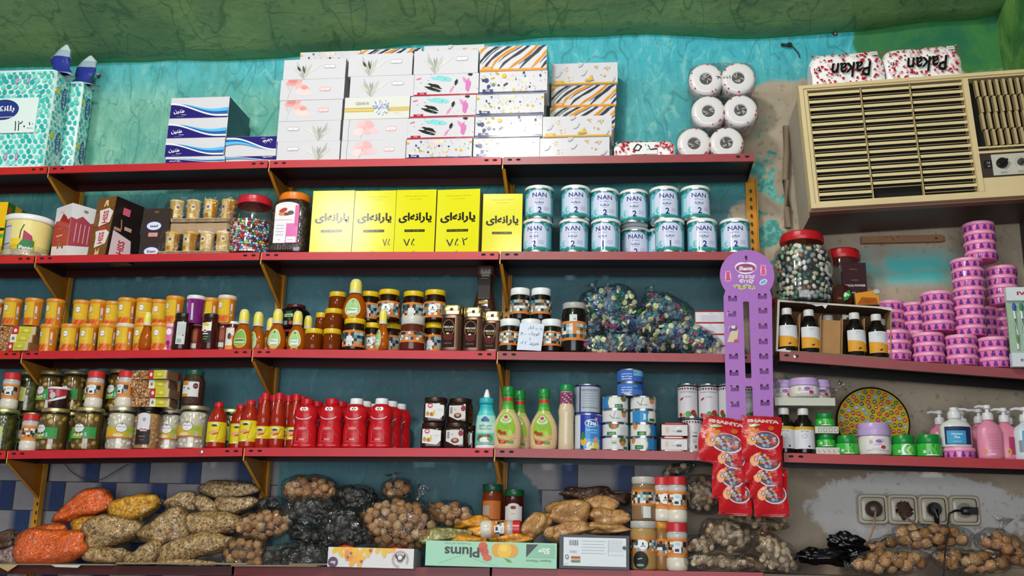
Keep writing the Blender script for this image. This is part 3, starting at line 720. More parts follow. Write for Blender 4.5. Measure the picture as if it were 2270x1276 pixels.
# toilet paper packs
def heart(a, x, y, s, c, rot=0):
    pts = []
    for i in range(12):
        t = 2*pi*i/12; hx_ = 16*sin(t)**3; hy = 13*cos(t)-5*cos(2*t)-2*cos(3*t)-cos(4*t); hx_ *= s/17; hy *= s/17
        pts.append((x+hx_*cos(rot)-hy*sin(rot), y+hx_*sin(rot)+hy*cos(rot)))
    a.poly(pts[::-1], c)
def rollpair(r, dp, price=None):
    # two rolls side by side, ends facing the viewer
    g = root('toilet_roll_pack')
    for sx in (-1, 1):
        m = M()
        prof = [(.021, .004), (.024, -.001), (r*.8, -.004), (r*.95, .002), (r, .012), (r, dp-.01), (r*.9, dp)]
        n0 = len(m.v); m.lathe([(a_, b_) for a_, b_ in prof], 'dcd8d8', 'glossy', 36, cap=False)
        m.lathe([(.0205, .05), (.021, .002)], '4c4846', 'paper', 20, cap=True)
        a = Art(); rnd = random.Random(int(r*1000)+sx)
        R = 2*pi*r; x = 0
        for i in range(70):
            heart(a, rnd.uniform(-pi*r, pi*r), rnd.uniform(.006, dp-.01), rnd.uniform(.003, .0055), rnd.choice(['b81828', 'c02434', '98202c', 'e8a8b0', 'c02434']), rnd.random()*6)
        a.emit(m, lambda u, v, e: ((r+e)*cos(u/r), (r+e)*sin(u/r), v), 'glossy', de=.00001)
        b = Art()
        for i in range(9):
            t = rnd.random()*6.28; heart(b, r*.9*cos(t), r*.9*sin(t), rnd.uniform(.003, .0045), rnd.choice(['b81828', 'c02434']), t)
        b.emit(m, lambda u, v, e: (u, -v, -.0035-e+max(0, (sqrt(u*u+v*v)-r*.8))*.2), 'glossy', de=.00001)
        for i in range(7): 
            t = rnd.random()*6.28; m.tube([(.006*cos(t), .006*sin(t), .004), (.012*cos(t+.3), .012*sin(t+.3), .001), (.020*cos(t+.6), .020*sin(t+.6), -.002)], .0022, 'b8b4b0', 'glossy', 5)
        o = m.obj('toilet_roll', g, 50); o.rotation_euler = (-pi/2, 0, 0); o.location = (sx*r*.93, 0, r)
    f = M(); f.lathe([(1, .0), (1, dp*.9)], 'ffffff', 'film', 40, sq=4, sx=r*1.95, sy=r*1.02, cap=False); o = f.obj('plastic_wrap', g); o.rotation_euler = (-pi/2, 0, 0); o.location = (0, .003, r)
    if price:
        b = Art(); b.line([(-.022, .1085-.04), (-.010, .10-.035), (-.018, .093-.035)], .0022, '141414').line([(-.010, .067), (-.004, .058)], .002, '141414').ell(.005, .063, .0035, .0035, '141414').ell(.005, .063, .002, .002, 'f0eeee').ell(.016, .064, .004, .0045, '141414').ell(.016, .064, .0024, .003, 'f0eeee').line([(.026, .07), (.027, .058)], .0018, '141414')
        s = M(); b.emit(s, plane(-.006)); s.obj('handwritten_price', g)
    return g
rr = wid(1526, 1602, 210, .06)/2
pr = rollpair(rr, .11); z = sz(1, .2)+.0006
x = ctr(1500, 1650, 330, .06); z0 = zat(1575, 307, .06)-2*rr
put(pr, (x, .05, z), 'bottom heart-print toilet roll pack of the stack of three, partly hidden by the shelf lip', 'toilet paper', 'heart-print toilet roll packs')
x = ctr(1530, 1684, 280, .06); z1 = z+2*rr+.001
put(pr, (x, .05, z1), 'middle heart-print toilet roll pack of the stack of three', 'toilet paper', 'heart-print toilet roll packs', sc=1.0)
x = ctr(1524, 1679, 210, .06)
put(rollpair(rr*1.01, .115, True), (x, .045, z1+2*rr+.001), 'topmost heart-print toilet roll pack with a handwritten price across it', 'toilet paper', 'heart-print toilet roll packs')
def sidepack(wd, h, dp, word=None, tagt=None):
    # rolls lying, printed wrap facing the viewer
    g = M(); N = 40
    def out(u): return 1-.06*math.exp(-((u)/.012)**2)
    for j in range(17):
        t = j/16; ang = pi*t  # around top from front bottom to back bottom
        for i in range(N+1):
            u = -wd/2+wd*i/N; k = out(u)*(1-.25*abs(2*i/N-1)**10)
            y = -cos(ang)*dp/2*(1 if j else 1); z = h*(.10+.9*sin(ang)**.55) if 0 < j < 16 else 0
            g.v.append((u*(1-.02*(j % 3 == 1)), y*k, z*k))
    for j in range(16):
        for i in range(N): a0 = j*(N+1)+i; g.face((a0, a0+1, a0+N+2, a0+N+1), 'f4f2f2', 'glossy')
    for s_ in (0, N): g.face(tuple(j*(N+1)+s_ for j in range(17))[::(1 if s_ else -1)], 'e8e0e0', 'glossy')
    a = Art(); rnd = random.Random(int(wd*1000)); a.win = (-wd/2+.006, .004, wd/2-.006, h*.9)
    for i in range(int(wd*620)): heart(a, rnd.uniform(-wd/2, wd/2), rnd.uniform(0, h), rnd.uniform(.004, .0068), rnd.choice(['b01828', 'c02030', 'c02030', 'f0b4bc']), rnd.random()*6)
    if word: a.text(word, .01, h*.36, .058, '101010', w=.14, flip=True, bold=.02, shear=.3).text('Toilet Paper', .03, h*.72, .007, 'c86070', flip=True).rect(wd/2-.045, h*.72, wd/2-.02, h*.84, 'e8e8e8').text('||||||||', wd/2-.032, h*.78, .009, '303030').ell(-wd/2+.02, h*.42, .006, .006, '202020').ell(-wd/2+.02, h*.42, .003, .003, 'f0f0f0')
    if tagt: a.rect(-.052, .0, .045, h*.72, 'e8e8e8').line([(-.04, h*.3), (-.025, h*.62), (-.01, h*.5), (-.02, h*.25), (-.038, h*.3)], .004, '181818').line([(0, h*.2), (.004, h*.6)], .004, '181818').line([(0, h*.25), (.02, h*.35), (.012, h*.55)], .003, '181818').line([(.02, h*.3), (.045, h*.33)], .004, '181818')
    zf = lambda v: v
    def fn(u, v, e):
        q = max(0, min(1, (v/h-.10)/.9)); ang = math.asin(min(1, q**(1/.55))); return (u, -cos(ang)*dp/2*out(u)*1.0-e*1.5, v+e*.5)
    a.emit(g, fn, 'glossy', e0=.002, de=.00003); return g.obj('toilet_paper_pack', None, 60)
x = ctr(1361, 1496, 325, .05); z = sz(1, x)+.0006
put(sidepack(wid(1361, 1496, 325, .05), zat(1430, 308, .03)-z, .10, tagt=1), (x, .07, z), 'heart-print toilet paper pack lying flat with a silver price tag on the top shelf', 'toilet paper', 'heart-print toilet roll packs')

# ---------------------------------------------------------------- second shelf
def part(r, name, prof=None, col='ffffff', mat='plastic', n=32, label=None, **k):
    m = M(); m.lathe(prof, col, mat, n, **k); o = m.obj(name, r)
    if label: o['label'] = label
    return o
def artpart(r, name, art, fn, mat='paper', du=.005, **k):
    m = M(); art.emit(m, fn, mat, du=du, **k); return m.obj(name, r, 60)
# infant formula tins
def nan(num, D=.104, H=.125):
    R = D/2; r = root('formula_tin')
    part(r, 'tin_body', [(R*.97, 0), (R*1.0, .002), (R*1.0, .005), (R*.975, .008), (R*.975, H-.014), (R, H-.012), (R, H-.010)], 'd0d4d6', 'metal', 40)
    part(r, 'lid', [(R*1.01, H-.011), (R*1.02, H-.009), (R*1.02, H-.003), (R*.97, H), (R*.93, H-.002)], 'e6e8e4', 'plastic', 40)
    a = Art(); hw = pi*R*.975; z0, z1 = .009, H-.0145
    a.rect(-hw, z0, hw, z1, '6cb4c4').rect(-hw, z1-.012, hw, z1, '1c7c78')
    for x in (-.036, .040): a.rect(x-.006, z1-.014, x+.006, z1, '58b4ac')
    a.rect(-hw, z0, hw, z0+.009, '2a8c88')
    a.rect(-.06, z0+.02, -.03, z1-.03, 'a4d4dc')
    dome = [(-.043, z0+.012), (.045, z0+.012), (.047, .06)]+[(.045*cos(t*pi/10), H*.60+.036*sin(t*pi/10)) for t in range(0, 11)]+[(-.047, .06)]
    dome = [(x+.001, min(y, z1-.004)) for x, y in dome]
    for i in range(9): # dome as vertical strips
        x0, x1 = -.044+i*.0101, -.044+(i+1)*.0101; f = lambda x: min(z1-.004, H*.60+.036*sqrt(max(0, 1-(x/.046)**2)))
        a.poly([(x0, z0+.012), (x1, z0+.012), (x1, f(x1)), (x0, f(x0))], 'd2d6ec')
    a.text('NAN', .001, H*.70, .0165, '24307c', w=.052, bold=.015).text('OPTIPRO', .0, H*.575, .0042, '4a5a84', w=.032)
    a.line([(-.013, H*.5), (-.013, H*.455), (-.001, H*.455), (-.001, H*.5)], .0022, '3c4c78').line([(.002, H*.5), (.002, H*.455), (.014, H*.455), (.014, H*.5)], .0022, '3c4c78').ell(-.007, H*.5, .0012, .0012, '3c4c78').ell(.008, H*.5, .0012, .0012, '3c4c78')
    a.text('infant milk', 0, H*.41, .003, '7080a8').text(num, .002, H*.25, .022, '242c64', bold=.02)
    for i in range(4): a.line([(.016, H*(.34-.03*i)), (.036, H*(.34-.03*i))], .0009, '98a4c4')
    a.ell(-.030, H*.24, .011, .016, '7ccad0', .3).ell(-.027, H*.24, .008, .012, 'd2d6ec', .3).ell(-.030, H*.24, .005, .009, '50a8b4', .3).ell(-.029, H*.245, .003, .006, 'c8dce8', .3)
    a.rect(.050, H*.66, .057, H*.76, 'a8305c')
    artpart(r, 'label', a, cyl(R*.975), 'glossy', e0=.0003, de=.00006); return r
N1, N2 = nan('1'), nan('2')
Yf = .058
nanh = {}
lower = [(1157, 1226, 491, 2, Yf), (1239, 1306, 491, 2, Yf), (1309, 1377, 491, 1, Yf), (1377, 1439, 502, 2, .155), (1436, 1497, 504, 1, .165), (1451, 1518, 490, 1, Yf-.004), (1519, 1594, 486, 2, Yf), (1596, 1665, 483, 2, Yf)]
for i, (xl, xr, yt, nn, Y) in enumerate(lower):
    x = ctr(xl, xr, 530, Y); z = sz(2, x)+.0005
    ds = ['first', 'second', 'third', 'fourth, recessed,', 'hidden fifth', 'fifth', 'sixth', 'last'][i]
    put(N1 if nn == 1 else N2, (x, Y, z), f'teal and lilac formula tin number {nn}, {ds} in the lower row' if i != 4 else 'teal formula tin mostly hidden between the set-back tin and the number 1 tin', 'tin', 'formula tins on the second shelf', rz=random.uniform(-.22, .12), sc=(wid(xl, xr, 530, Y)/.104 if i not in (3, 4) else 1.0,)*1+(1, 1) if False else 1.0)
upper = [(1161, 1230, 412, Yf), (1242, 1310, 412, Yf), (1309, 1370, 428, .09), (1373, 1437, 424, .105), (1440, 1505, 422, .075), (1508, 1576, 419, Yf+.012)]
for i, (xl, xr, yt, Y) in enumerate(upper):
    x = ctr(xl, xr, 450, Y); z = sz(2, x)+.0005+.1255
    put(N2, (x, Y, z), f'teal and lilac formula tin number 2, {["first", "second", "third", "fourth", "fifth", "last"][i]} from the left in the upper row', 'tin', 'formula tins on the second shelf', rz=random.uniform(-.15, .2))
# yellow subsidised powdered milk cartons
def ybox(wd, dp, h, num=None):
    m = M(); m.box(-wd/2, wd/2, 0, dp, 0, h, 'e2dc14', 'carton', dict(left='b8a818', right='a89c80', top='e8e030'))
    a = Art()
    a.text('شیرخشک مخصوص شیرخواران', .0, h*.90, .005, '5a5410', w=wd*.58).text('محروم از شیر مادر', 0, h*.85, .0045, '5a5410', w=wd*.32)
    a.text('یارانه‌ای', 0, h*.55, h*.17, '1a1810', w=wd*.82, bold=.042)
    a.rect(-wd*.25, h*.325, wd*.25, h*.365, '26240c').text('از هنگام تولد به بعد', 0, h*.345, h*.02, 'd8d440', w=wd*.42).text('450g', 0, h*.02, .004, '4a4410')
    if num: a.text(num[0], num[1]*wd, h*.16, h*.12, '141c4c', w=wd*num[2], rot=.08)
    a.emit(m, plane(0), 'carton', e0=.0002); return m.obj('milk_powder_carton')
yb = [(687, 781, 420, None, 0, .0), (781, 875, 420, ('۷۵', .33, .2), 0, .0), (873, 964, 418, ('۷۵', -.1, .32), 0, .0), (965, 1062, 417, ('۷۵۲', 0, .5), -.04, .0), (1068, 1157, 427, None, .03, .02)]
for i, (xl, xr, yt, nm, rz, Y) in enumerate(yb):
    x = ctr(xl, xr, 490, Y); z = sz(2, x)+.0005; h = zat((xl+xr)/2, yt, Y)-z; wd_ = wid(xl, xr, 490, Y)
    o = ybox(wd_-.002, .075, h, nm)
    put(o, (x, Y+.012, z), 'bright yellow milk powder carton, '+['leftmost, next to the orange-lidded jar', 'second from the left with faint digits at its lower right', 'third from the left with two handwritten digits', 'fourth from left, scrawled with three digits', 'fifth and shortest, beside the formula tins'][i], 'carton', 'yellow milk powder cartons', rz=rz)
# big plastic jars
def bigjar(D, H, lidc, lidh=.028, lidr=.72, sq=0, neck=.78, name='candy_jar', shell='clear'):
    R = D/2; r = root(name); zb = H-lidh
    part(r, 'jar_shell', [(R*.85, 0), (R*.97, .004), (R, .012), (R, zb*.30), (R*.985, zb*.34), (R, zb*.38), (R, zb*.70), (R*.95, zb*.84), (R*lidr*1.06, zb*.95), (R*lidr, zb)], 'ffffff', shell, 48, sq=sq, cap=False)
    part(r, 'lid', [(R*lidr*1.05, zb-.004), (R*lidr*1.08, zb), (R*lidr*1.08, zb+lidh*.42), (R*lidr*1.03, zb+lidh*.48), (R*lidr*1.03, H-.005), (R*lidr*.95, H), (R*lidr*.9, H-.002)], lidc, 'plastic', 48, wave=(.006, 30)); return r
Yj = .075
xl, xr = 510, 607; D = wid(xl, xr, 520, Yj); x = ctr(xl, xr, 520, Yj); z = sz(2, x)+.0005; Hh = zat(560, 432, .03)-z
put(bigjar(D, Hh, 'c02430'), (x, Yj, z), 'clear plastic jar with red lid two thirds full of coloured sugar beads', 'jar')
JAR1 = (x, Yj, z, D/2, Hh)
xl, xr = 605, 692; D2 = wid(xl, xr, 520, Yj); x2_ = ctr(xl, xr, 520, Yj); H2 = zat(655, 425, .03)-z
r = bigjar(D2, H2, 'e87c1c', .026, .72, sq=5)
part(r, 'chocolate_pellets', [(D2/2*.8, .003), (D2/2*.955, .01), (D2/2*.955, (H2-.026)*.7), (D2/2*.9, (H2-.026)*.84), (D2/2*.66, H2-.03)], 'ffffff', 'choc_pellet', 48, sq=5)['kind'] = 'stuff'
a = Art(); q = H2
a.rect(-.045, q*.14, .045, q*.72, 'ece4e6').ell(0, q*.72, .045, .018, 'ece4e6').rect(.0, q*.14, .045, q*.45, 'e070b0').rect(.03, q*.40, .045, q*.74, 'd85cA0'.lower()).rect(-.041, q*.18, .001, q*.44, 'e8e4ea').rect(-.041, q*.15, -.002, q*.24, 'f4f4f4').rect(.004, q*.15, .04, q*.24, 'f4f4f4')
a.ell(-.015, q*.66, .016, .008, 'b83c34', .4).ell(-.004, q*.6, .018, .006, '8c3028').ell(.014, q*.62, .012, .008, '54504e').ell(-.02, q*.60, .012, .006, 'd88c50').rect(-.043, q*.505, .02, q*.51, 'c8a0b0')
for i in range(4): a.line([(-.036, q*(.42-.05*i)), (-.008, q*(.42-.05*i))], .0016, 'b8b0bc')
a.text('chocolate', .02, q*.19, .004, '3c6c54').text('dragee', -.022, q*.19, .004, '3c6c54')
artpart(r, 'label', a, lambda u, v, e: (u, -D2/2*1.0-e, v), 'glossy')
put(r, (x2_, Yj, z), 'square-shouldered jar with orange lid full of dark chocolate pellets', 'jar')
# beads in the red-lid jar: individual balls where they show, the rest as one mass
bc = ['c8283a', 'e8e4dc', '2c9c58', '3c78c8', 'e87cA8'.lower(), 'e0d060', '3a3c44', 'd86028', '8ccce0', 'f0f0ec', '6c3454', 'a8d4a0']
bprot = []
for c_ in bc: m = M(); m.blob(1, 1, .82, c_, 'glossy', 8, 6); o = m.obj('sugar_bead'); bprot.append(o)
Rj = JAR1[3]-.004; rb = .0056; nb = 0; lvl = Hh*.585
m = M(); m.lathe([(Rj*.8, .004), (Rj-.0085, .008), (Rj-.0085, lvl-.006), (0.001, lvl-.002)], '5a4048', 'sauce', 32); o = m.obj('sugar_bead_mass'); o.location = JAR1[:3]; tag(o, 'coloured sugar beads filling the middle of the red-lidded jar', 'sweets', None, 'stuff')
zz = .010; row_ = 0
while zz < lvl and nb < 296:
    nn = 20
    for i in range(nn):
        t = -pi*.5+(i+.5*(row_ % 2)+random.uniform(-.2, .2)-nn/2)*2*rb/Rj*1.02
        if abs(t+pi/2) > 1.65 or nb >= 296: continue
        pr = random.choice(bprot); s_ = rb*random.uniform(.9, 1.12)
        put(pr, (JAR1[0]+(Rj-rb)*cos(t), JAR1[1]+(Rj-rb)*sin(t), JAR1[2]+zz+random.uniform(-.001, .001)), 'small shiny sugar bead against the wall of the red-lidded jar', 'bead', 'sugar beads in the red-lidded jar', rz=random.random()*3, rx=random.random(), sc=s_); nb += 1
    zz += rb*1.62; row_ += 1
# left end of the second shelf
def carton(wd, dp, h, front, right, arts=None, artr=None, artl=None, top=None, mat='carton', name='carton', artL=None):
    m = M(); m.box(0, wd, 0, dp, 0, h, front, mat, dict(right=right, left=right, top=top or front, back=right))
    if arts: a = Art(); a.win = (.0005, .0005, wd-.0005, h-.0005); arts(a, wd, h); a.emit(m, plane(0), mat, e0=.0002)
    if artr: a = Art(); a.win = (.0005, .0005, dp-.0005, h-.0005); artr(a, dp, h); a.emit(m, lambda u, v, e: (wd+e, u, v), mat, e0=.0002)
    return m.obj(name)
x = P(10, 500, .01).x; z = sz(2, x)+.0005
def fa(a, w_, h): a.rect(0, 0, w_, h, 'eab818').ell(w_*.9, h*.5, .02, .006, '2c2c14').ell(w_*.92, h*.38, .015, .008, '50a030')
def fr(a, w_, h): a.rect(0, 0, w_*.4, h, '2c6c28').rect(w_*.05, h*.82, w_*.2, h*.92, 'c04030').rect(w_*.4, h*.2, w_*.75, h, 'd0a028').ell(w_*.75, h*.55, .02, .025, '48802c')
put(carton(.12, .12, zat(20, 447, .01)-z, 'eab818', '3c6c28', fa, fr), (x-.12, .012, z), 'yellow and green carton cut off by the left edge of the second shelf', 'carton')
r = root('paste_pail'); Yp = .085; xl, xr = 16, 114; D = wid(xl, xr, 520, Yp); R = D/2; x = ctr(xl, xr, 510, Yp); h = zat(60, 478, .03)-z
part(r, 'pail', [(R*.86, 0), (R*.95, h-.02)], 'e8d888', 'plastic', 40)
part(r, 'lid', [(R*.99, h-.022), (R*1.02, h-.018), (R*1.02, h-.006), (R*.97, h), (R*.9, h-.003)], 'ecebe8', 'plastic', 40)
a = Art(); a.rect(-.075, .006, .075, h*.42, 'e8c428').rect(-.055, .012, -.018, h*.78, 'cdc4cc').rect(-.055, h*.70, -.02, h*.72, '54383c').rect(-.055, h*.30, -.02, h*.32, '54383c')
a.poly([(.015, .012), (.07, .012), (.07, h*.38), (.03, h*.42), (.012, h*.25)], '2c7840').text('Papas', .043, h*.2, .022, 'f0f0e4', w=.05, bold=.03).poly([(.028, h*.42), (.065, h*.38), (.06, h*.5), (.04, h*.58), (.03, h*.62)], 'a8305c').line([(.018, h*.42), (.02, h*.6), (.03, h*.75)], .004, '3c5030')
artpart(r, 'label', a, cyl(lambda v: R*(.86+.09*v/(h-.02))), 'paper')
b = M(); b.lathe([(R*.98, .0), (R*1.04, .004), (R*1.02, .02), (R*1.07, .032), (R*1.0, .045)], 'd0c4ac', 'film', 40, wave=(.03, 9), cap=False); b.lathe([(R*.95, .0), (R*1.03, .004), (R*1.0, .015), (R*1.03, .024), (R*.9, .03)], 'c4b498', 'sauce', 40, wave=(.025, 7)); b.obj('crumpled_bag', r, 70)
put(r, (x, Yp, z), 'round pale yellow pail with white lid sitting in a crumpled beige plastic bag', 'pail')
# hazelnut wafer carton turned to show its corner
def haz(a, w_, h):
    a.poly([(0, h*.27), (w_, h*.2), (w_, h*.74), (w_*.85, h*.70), (w_*.7, h*.78), (w_*.5, h*.85), (w_*.3, h*.72), (w_*.12, h*.74), (0, h*.68)], 'b4302c')
    a.line([(w_*.5, h*.84), (w_*.5, h*.90)], .002, 'b4302c').text('Love', w_*.35, h*.89, .006, '9a8c90').text('Premium', w_*.4, h*.58, .006, 'e0a090').text('Hazelnut', w_*.42, h*.44, .009, 'f0d8a8', bold=.02).text('wafer', w_*.4, h*.36, .006, 'e0a090')
    for (u, v, c) in [(.4, .22, '8a5030'), (.55, .24, 'a0643c'), (.7, .2, '6c3c24'), (.5, .28, '7c8c40')]: a.ell(w_*u, h*v, .006, .006, c)
def haz2(a, w_, h):
    a.poly([(0, h*.2), (w_, h*.3), (w_, h*.78), (w_*.7, h*.70), (w_*.4, h*.80), (w_*.2, h*.72), (0, h*.74)], 'a84450'); a.ell(w_*.5, h*.9, .01, .006, '8c8480')
    for i in range(5): a.line([(w_*(.2+.15*i), h*.3), (w_*(.22+.15*i), h*.65)], .003, 'd8b8bc')
o = carton(.115, .115, zat(155, 446, .0)-sz(2, -1.95), 'e8e2e2', 'e0dcdc', haz, haz2, name='wafer_carton')
x = P(104, 560, .05).x; put(o, (x, .075, sz(2, x)+.0005), 'white and red hazelnut wafer carton turned so its corner faces out', 'carton', rz=-.55)
def hissf(a, w_, h):
    a.rect(0, 0, w_, h, '7c5020')
    for i in range(7): a.line([(0, h*(.1+.13*i)), (w_, h*(.16+.13*i))], .0035, ['8c5c28', '6c4418'][i % 2])
    for (yy, cw) in [(.66, 'e8dcd8'), (.30, 'e8dcd8')]:
        a.poly([(w_*.3, h*(yy-.16)), (w_*.88, h*(yy-.10)), (w_*.98, h*(yy+.08)), (w_*.72, h*(yy+.15)), (w_*.22, h*(yy+.12)), (w_*.3, h*yy)], cw)
    a.text('HISS', w_*.60, h*.66, .030, 'c03038', w=.050, rot=pi/2, bold=.03).text('HISS', w_*.58, h*.30, .030, 'c03038', w=.046, rot=pi/2, bold=.03).rect(w_*.4, h*.43, w_*.75, h*.5, 'b8402c')
    a.poly([(w_*.4, h*.84), (w_*.48, h*.95), (w_*.6, h*.95), (w_*.66, h*.84), (w_*.58, h*.84), (w_*.53, h*.9), (w_*.47, h*.84)], 'e8c898').poly([(w_*.4, h*.02), (w_*.44, h*.13), (w_*.52, h*.06), (w_*.62, h*.13), (w_*.64, h*.02)], 'e0bc84')
def hissr(a, w_, h):
    a.rect(0, 0, w_, h, '241c1c').poly([(w_*.1, h*.02), (w_*.85, h*.04), (w_*.75, h*.36), (w_*.1, h*.44)], 'e0c8cc').text('HISS', w_*.45, h*.2, .030, 'b82c38', w=.052, rot=pi/2, bold=.03).rect(w_*.3, h*.74, w_*.55, h*.86, 'd46078').rect(w_*.45, h*.5, w_*.7, h*.56, 'c8a090').line([(w_*.35, h*.5), (w_*.3, h*.65)], .004, 'c89060').rect(w_*.1, h*.45, w_*.35, h*.5, 'b08868')
o = carton(.105, .13, zat(245, 432, .0)-sz(2, -1.8), '7c5020', '241c1c', hissf, hissr, name='snack_carton')
x = P(190, 560, .03).x; put(o, (x, .040, sz(2, x)+.004), 'brown and black snack carton with red lettering running up its front, leaning back', 'carton', rz=-.42, rx=-.05, ry=.05)
def smart(a, w_, h):
    a.text('25%', w_*.5, h*.93, .007, 'b8903c')
    for yy, t in ((.64, 'pews'), (.12, 'Smart')): a.ell(w_*.45, h*yy, .031, .019, '2c3c8c', n=20).ell(w_*.45, h*yy, .028, .016, 'dcdce8', n=20).text(t, w_*.45, h*yy, .011, '24285c', flip=(t == 'pews'), bold=.03)
    a.rect(w_*.28, h*.42, w_*.62, h*.5, 'd89494').text('snack', w_*.45, h*.46, .004, '7a3c3c')
x = P(312, 510, .04).x; z = sz(2, x)+.0005
put(carton(wid(312, 372, 510, .04), .10, zat(340, 461, .04)-z, '3a302c', '1c1a1a', smart, name='snack_carton'), (x, .045, z), 'dark brown snack carton with two blue-rimmed white ovals', 'carton', rz=.0)
# shrink-wrapped dessert cups in paper pulp trays
def cupproto(w_, h, body, body2, rim, name, art=None, taper=.93, n=28):
    r = root(name); R = w_/2
    part(r, 'cup', [(R*.86*taper, 0), (R*.9*taper, .003), (R*.93, h*.93)], body, 'plastic', n)
    part(r, 'lid', [(R*.97, h*.90), (R, h*.92), (R, h*.965), (R*.97, h), (R*.9, h-.001)], rim, 'plastic', n)
    if art:
        a = Art(); a.win = (-pi*R*.9, .002, pi*R*.9, h*.9); art(a, R, h); artpart(r, 'label', a, cyl(lambda v: R*(.9*taper+(.93-.9*taper)*v/h)), 'plastic', de=.00008)
    return r
def cupart(c1, c2):
    def f(a, R, h):
        a.rect(-.02, .0, .012, h, c1).rect(.012, 0, .03, h, c2).ell(-.003, h*.62, .009, .011, 'f0e8dc').ell(-.003, h*.62, .006, .006, '8c5c6c').rect(-.016, h*.1, .0, h*.3, c2)
    return f
gc1 = cupproto(.056, .078, 'd89c28', 0, 'e0b048', 'dessert_cup', cupart('e4c878', 'b87c1c'))
gc2 = cupproto(.056, .078, 'dcb45c', 0, 'e4d0ac', 'dessert_cup', cupart('dcb454', 'ecd8b0'))
def tray(cups, y_t, y_b, Y, xs, nm, zbase):
    x = (P(xs[0], y_b, Y).x+P(xs[1], y_b, Y).x)/2; wd_ = wid(xs[0], xs[1], y_b, Y); m = M()
    m.box(-wd_/2, wd_/2, -.033, .033, .0, .010, 'b09878', 'cardboard')
    m.box(-wd_/2-.002, wd_/2+.002, -.036, .036, .009, .013, 'c0a888', 'cardboard')
    for i in range(4): m.lathe([(.030, -.028), (.026, -.008), (.022, .0)], 'a08868', 'cardboard', 20, cx=-wd_/2+wd_*(i+.5)/4, cap=False) if nm == 'upper' else None
    o = m.obj('pulp_tray'); put(o, (x, Y, zbase), f'beige paper pulp tray holding the {nm} row of gold dessert cups', 'tray')
    for i, (a_, b_) in enumerate(cups):
        cx_ = ctr(a_, b_, y_t+30, Y); put([gc1, gc2][(i*2+(nm == 'upper')+i//2) % 2], (cx_, Y, zbase+.0138), f'small gold dessert cup, {ORD[i]} in the {nm} pulp tray', 'cup', 'gold dessert cups in pulp trays', rz=random.uniform(-.8, .8), sc=(1, 1, 1))
    f = M(); f.lathe([(1, -.001), (1.02, .03), (1, .07), (.96, .096)], 'ffffff', 'film', 44, sq=7, sx=wd_/2+.004, sy=.04, cap=False); o = f.obj('shrink_film'); put(o, (x, Y, zbase), f'clear crinkled shrink film round the {nm} tray of gold cups', 'plastic film')
zb = sz(2, -1.6)+.0006
tray([(363, 401), (402, 440), (441, 477), (478, 512)], 505, 557, .05, (361, 515), 'lower', zb)
zu = zat(440, 481, .08)
m = M(); m.box(-.115, .115, -.03, .03, 0, zu-.030-(zb+.0935), 'b09474', 'cardboard')
for i in range(4): m.lathe([(.028, .0), (.0275, .02), (.022, .045)], 'a88e6c', 'cardboard', 20, cx=-.087+.058*i)
zc = zb+.0925; o = m.obj('pulp_tray'); put(o, (P(447, 495, .09).x, .09, zc), 'upturned beige pulp tray with dome shapes between the two rows of gold cups', 'tray')
tray([(374, 410), (411, 448), (449, 486), (487, 526)], 434, 480, .09, (372, 530), 'upper', zc+.0465)

# ---------------------------------------------------------------- third shelf
def row(proto_fn, items, shelf, label, cat, group, hd=True, z=None):
    pass
def orange_cup(body, b2, lid, art):
    r = root('halva_cup'); h = .103; R = .0335
    part(r, 'cup', [(R*.84, 0), (R*.87, .003), (R*.97, h-.014)], b2, 'plastic', 26)
    part(r, 'lid', [(R*.99, h-.014), (R*1.03, h-.012), (R*1.03, h-.004), (R*.98, h), (R*.9, h-.002)], lid, 'plastic', 26)
    a = Art(); a.win = (-pi*R*.93, .002, pi*R*.93, h-.016); art(a, R, h); artpart(r, 'label', a, cyl(lambda v: R*(.87+.10*v/h)), 'glossy', de=.00006); return r
def carrotart(a, R, h):
    a.rect(-.034, 0, .026, h, 'd8b028').rect(-.034, 0, .026, h*.3, 'd49a30').rect(.026, 0, .05, h, 'c8701c').rect(-.05, 0, -.034, h, 'c07820')
    a.ell(-.01, h*.64, .0105, .0125, '4c4488', n=6).ell(-.01, h*.64, .0095, .0112, 'ecE6dc'.lower(), n=6).text('halva', -.01, h*.64, .0042, '3c3474', w=.014)
    a.text('carrot', -.006, h*.45, .0045, 'e8dca0', w=.024)
    for i in range(5): a.line([(-.026+.009*i, .004+.003*(i % 2)), (-.012+.008*i, h*.26)], [.009, .005], ['d8542c', 'c8481c', 'e06830', 'cc5020', 'dc6028'][i])
    a.ell(-.022, h*.30, .004, .008, '9cac40', .5).rect(.030, h*.25, .038, h*.7, 'd8ccc0').rect(.031, h*.3, .037, h*.45, '8a8684')
def purpart(a, R, h):
    a.rect(-.05, 0, .012, h, '9c3c90').rect(.012, 0, .05, h, '701c68').ell(-.012, h*.66, .0095, .0115, 'd8cce0', n=6).text('halva', -.012, h*.66, .004, '3c3474', w=.013).ell(-.01, h*.15, .016, .014, 'a84444').ell(-.016, h*.2, .008, .008, '7c2c3c').rect(.016, h*.1, .024, h*.7, 'c4b8c8')
def pinkart(a, R, h):
    a.rect(-.05, 0, .05, h, 'cc6c98').ell(0, h*.7, .010, .012, 'e8dce8').ell(0, h*.3, .008, .009, '8c2450').ell(.006, h*.15, .008, .008, 'a03460').ell(-.008, h*.1, .006, .006, 'f0c8d8')
OC = orange_cup('d8b028', 'cc9430', 'd88c2c', carrotart); OW = orange_cup('d8b028', 'cc9430', 'd8c4b0', carrotart)
PC = orange_cup('9c3c90', '701c68', 'e0d4d8', purpart); KC = orange_cup('cc6c98', 'b05484', 'e8a8c0', pinkart)
G3 = 'carrot halva cups on the third shelf'
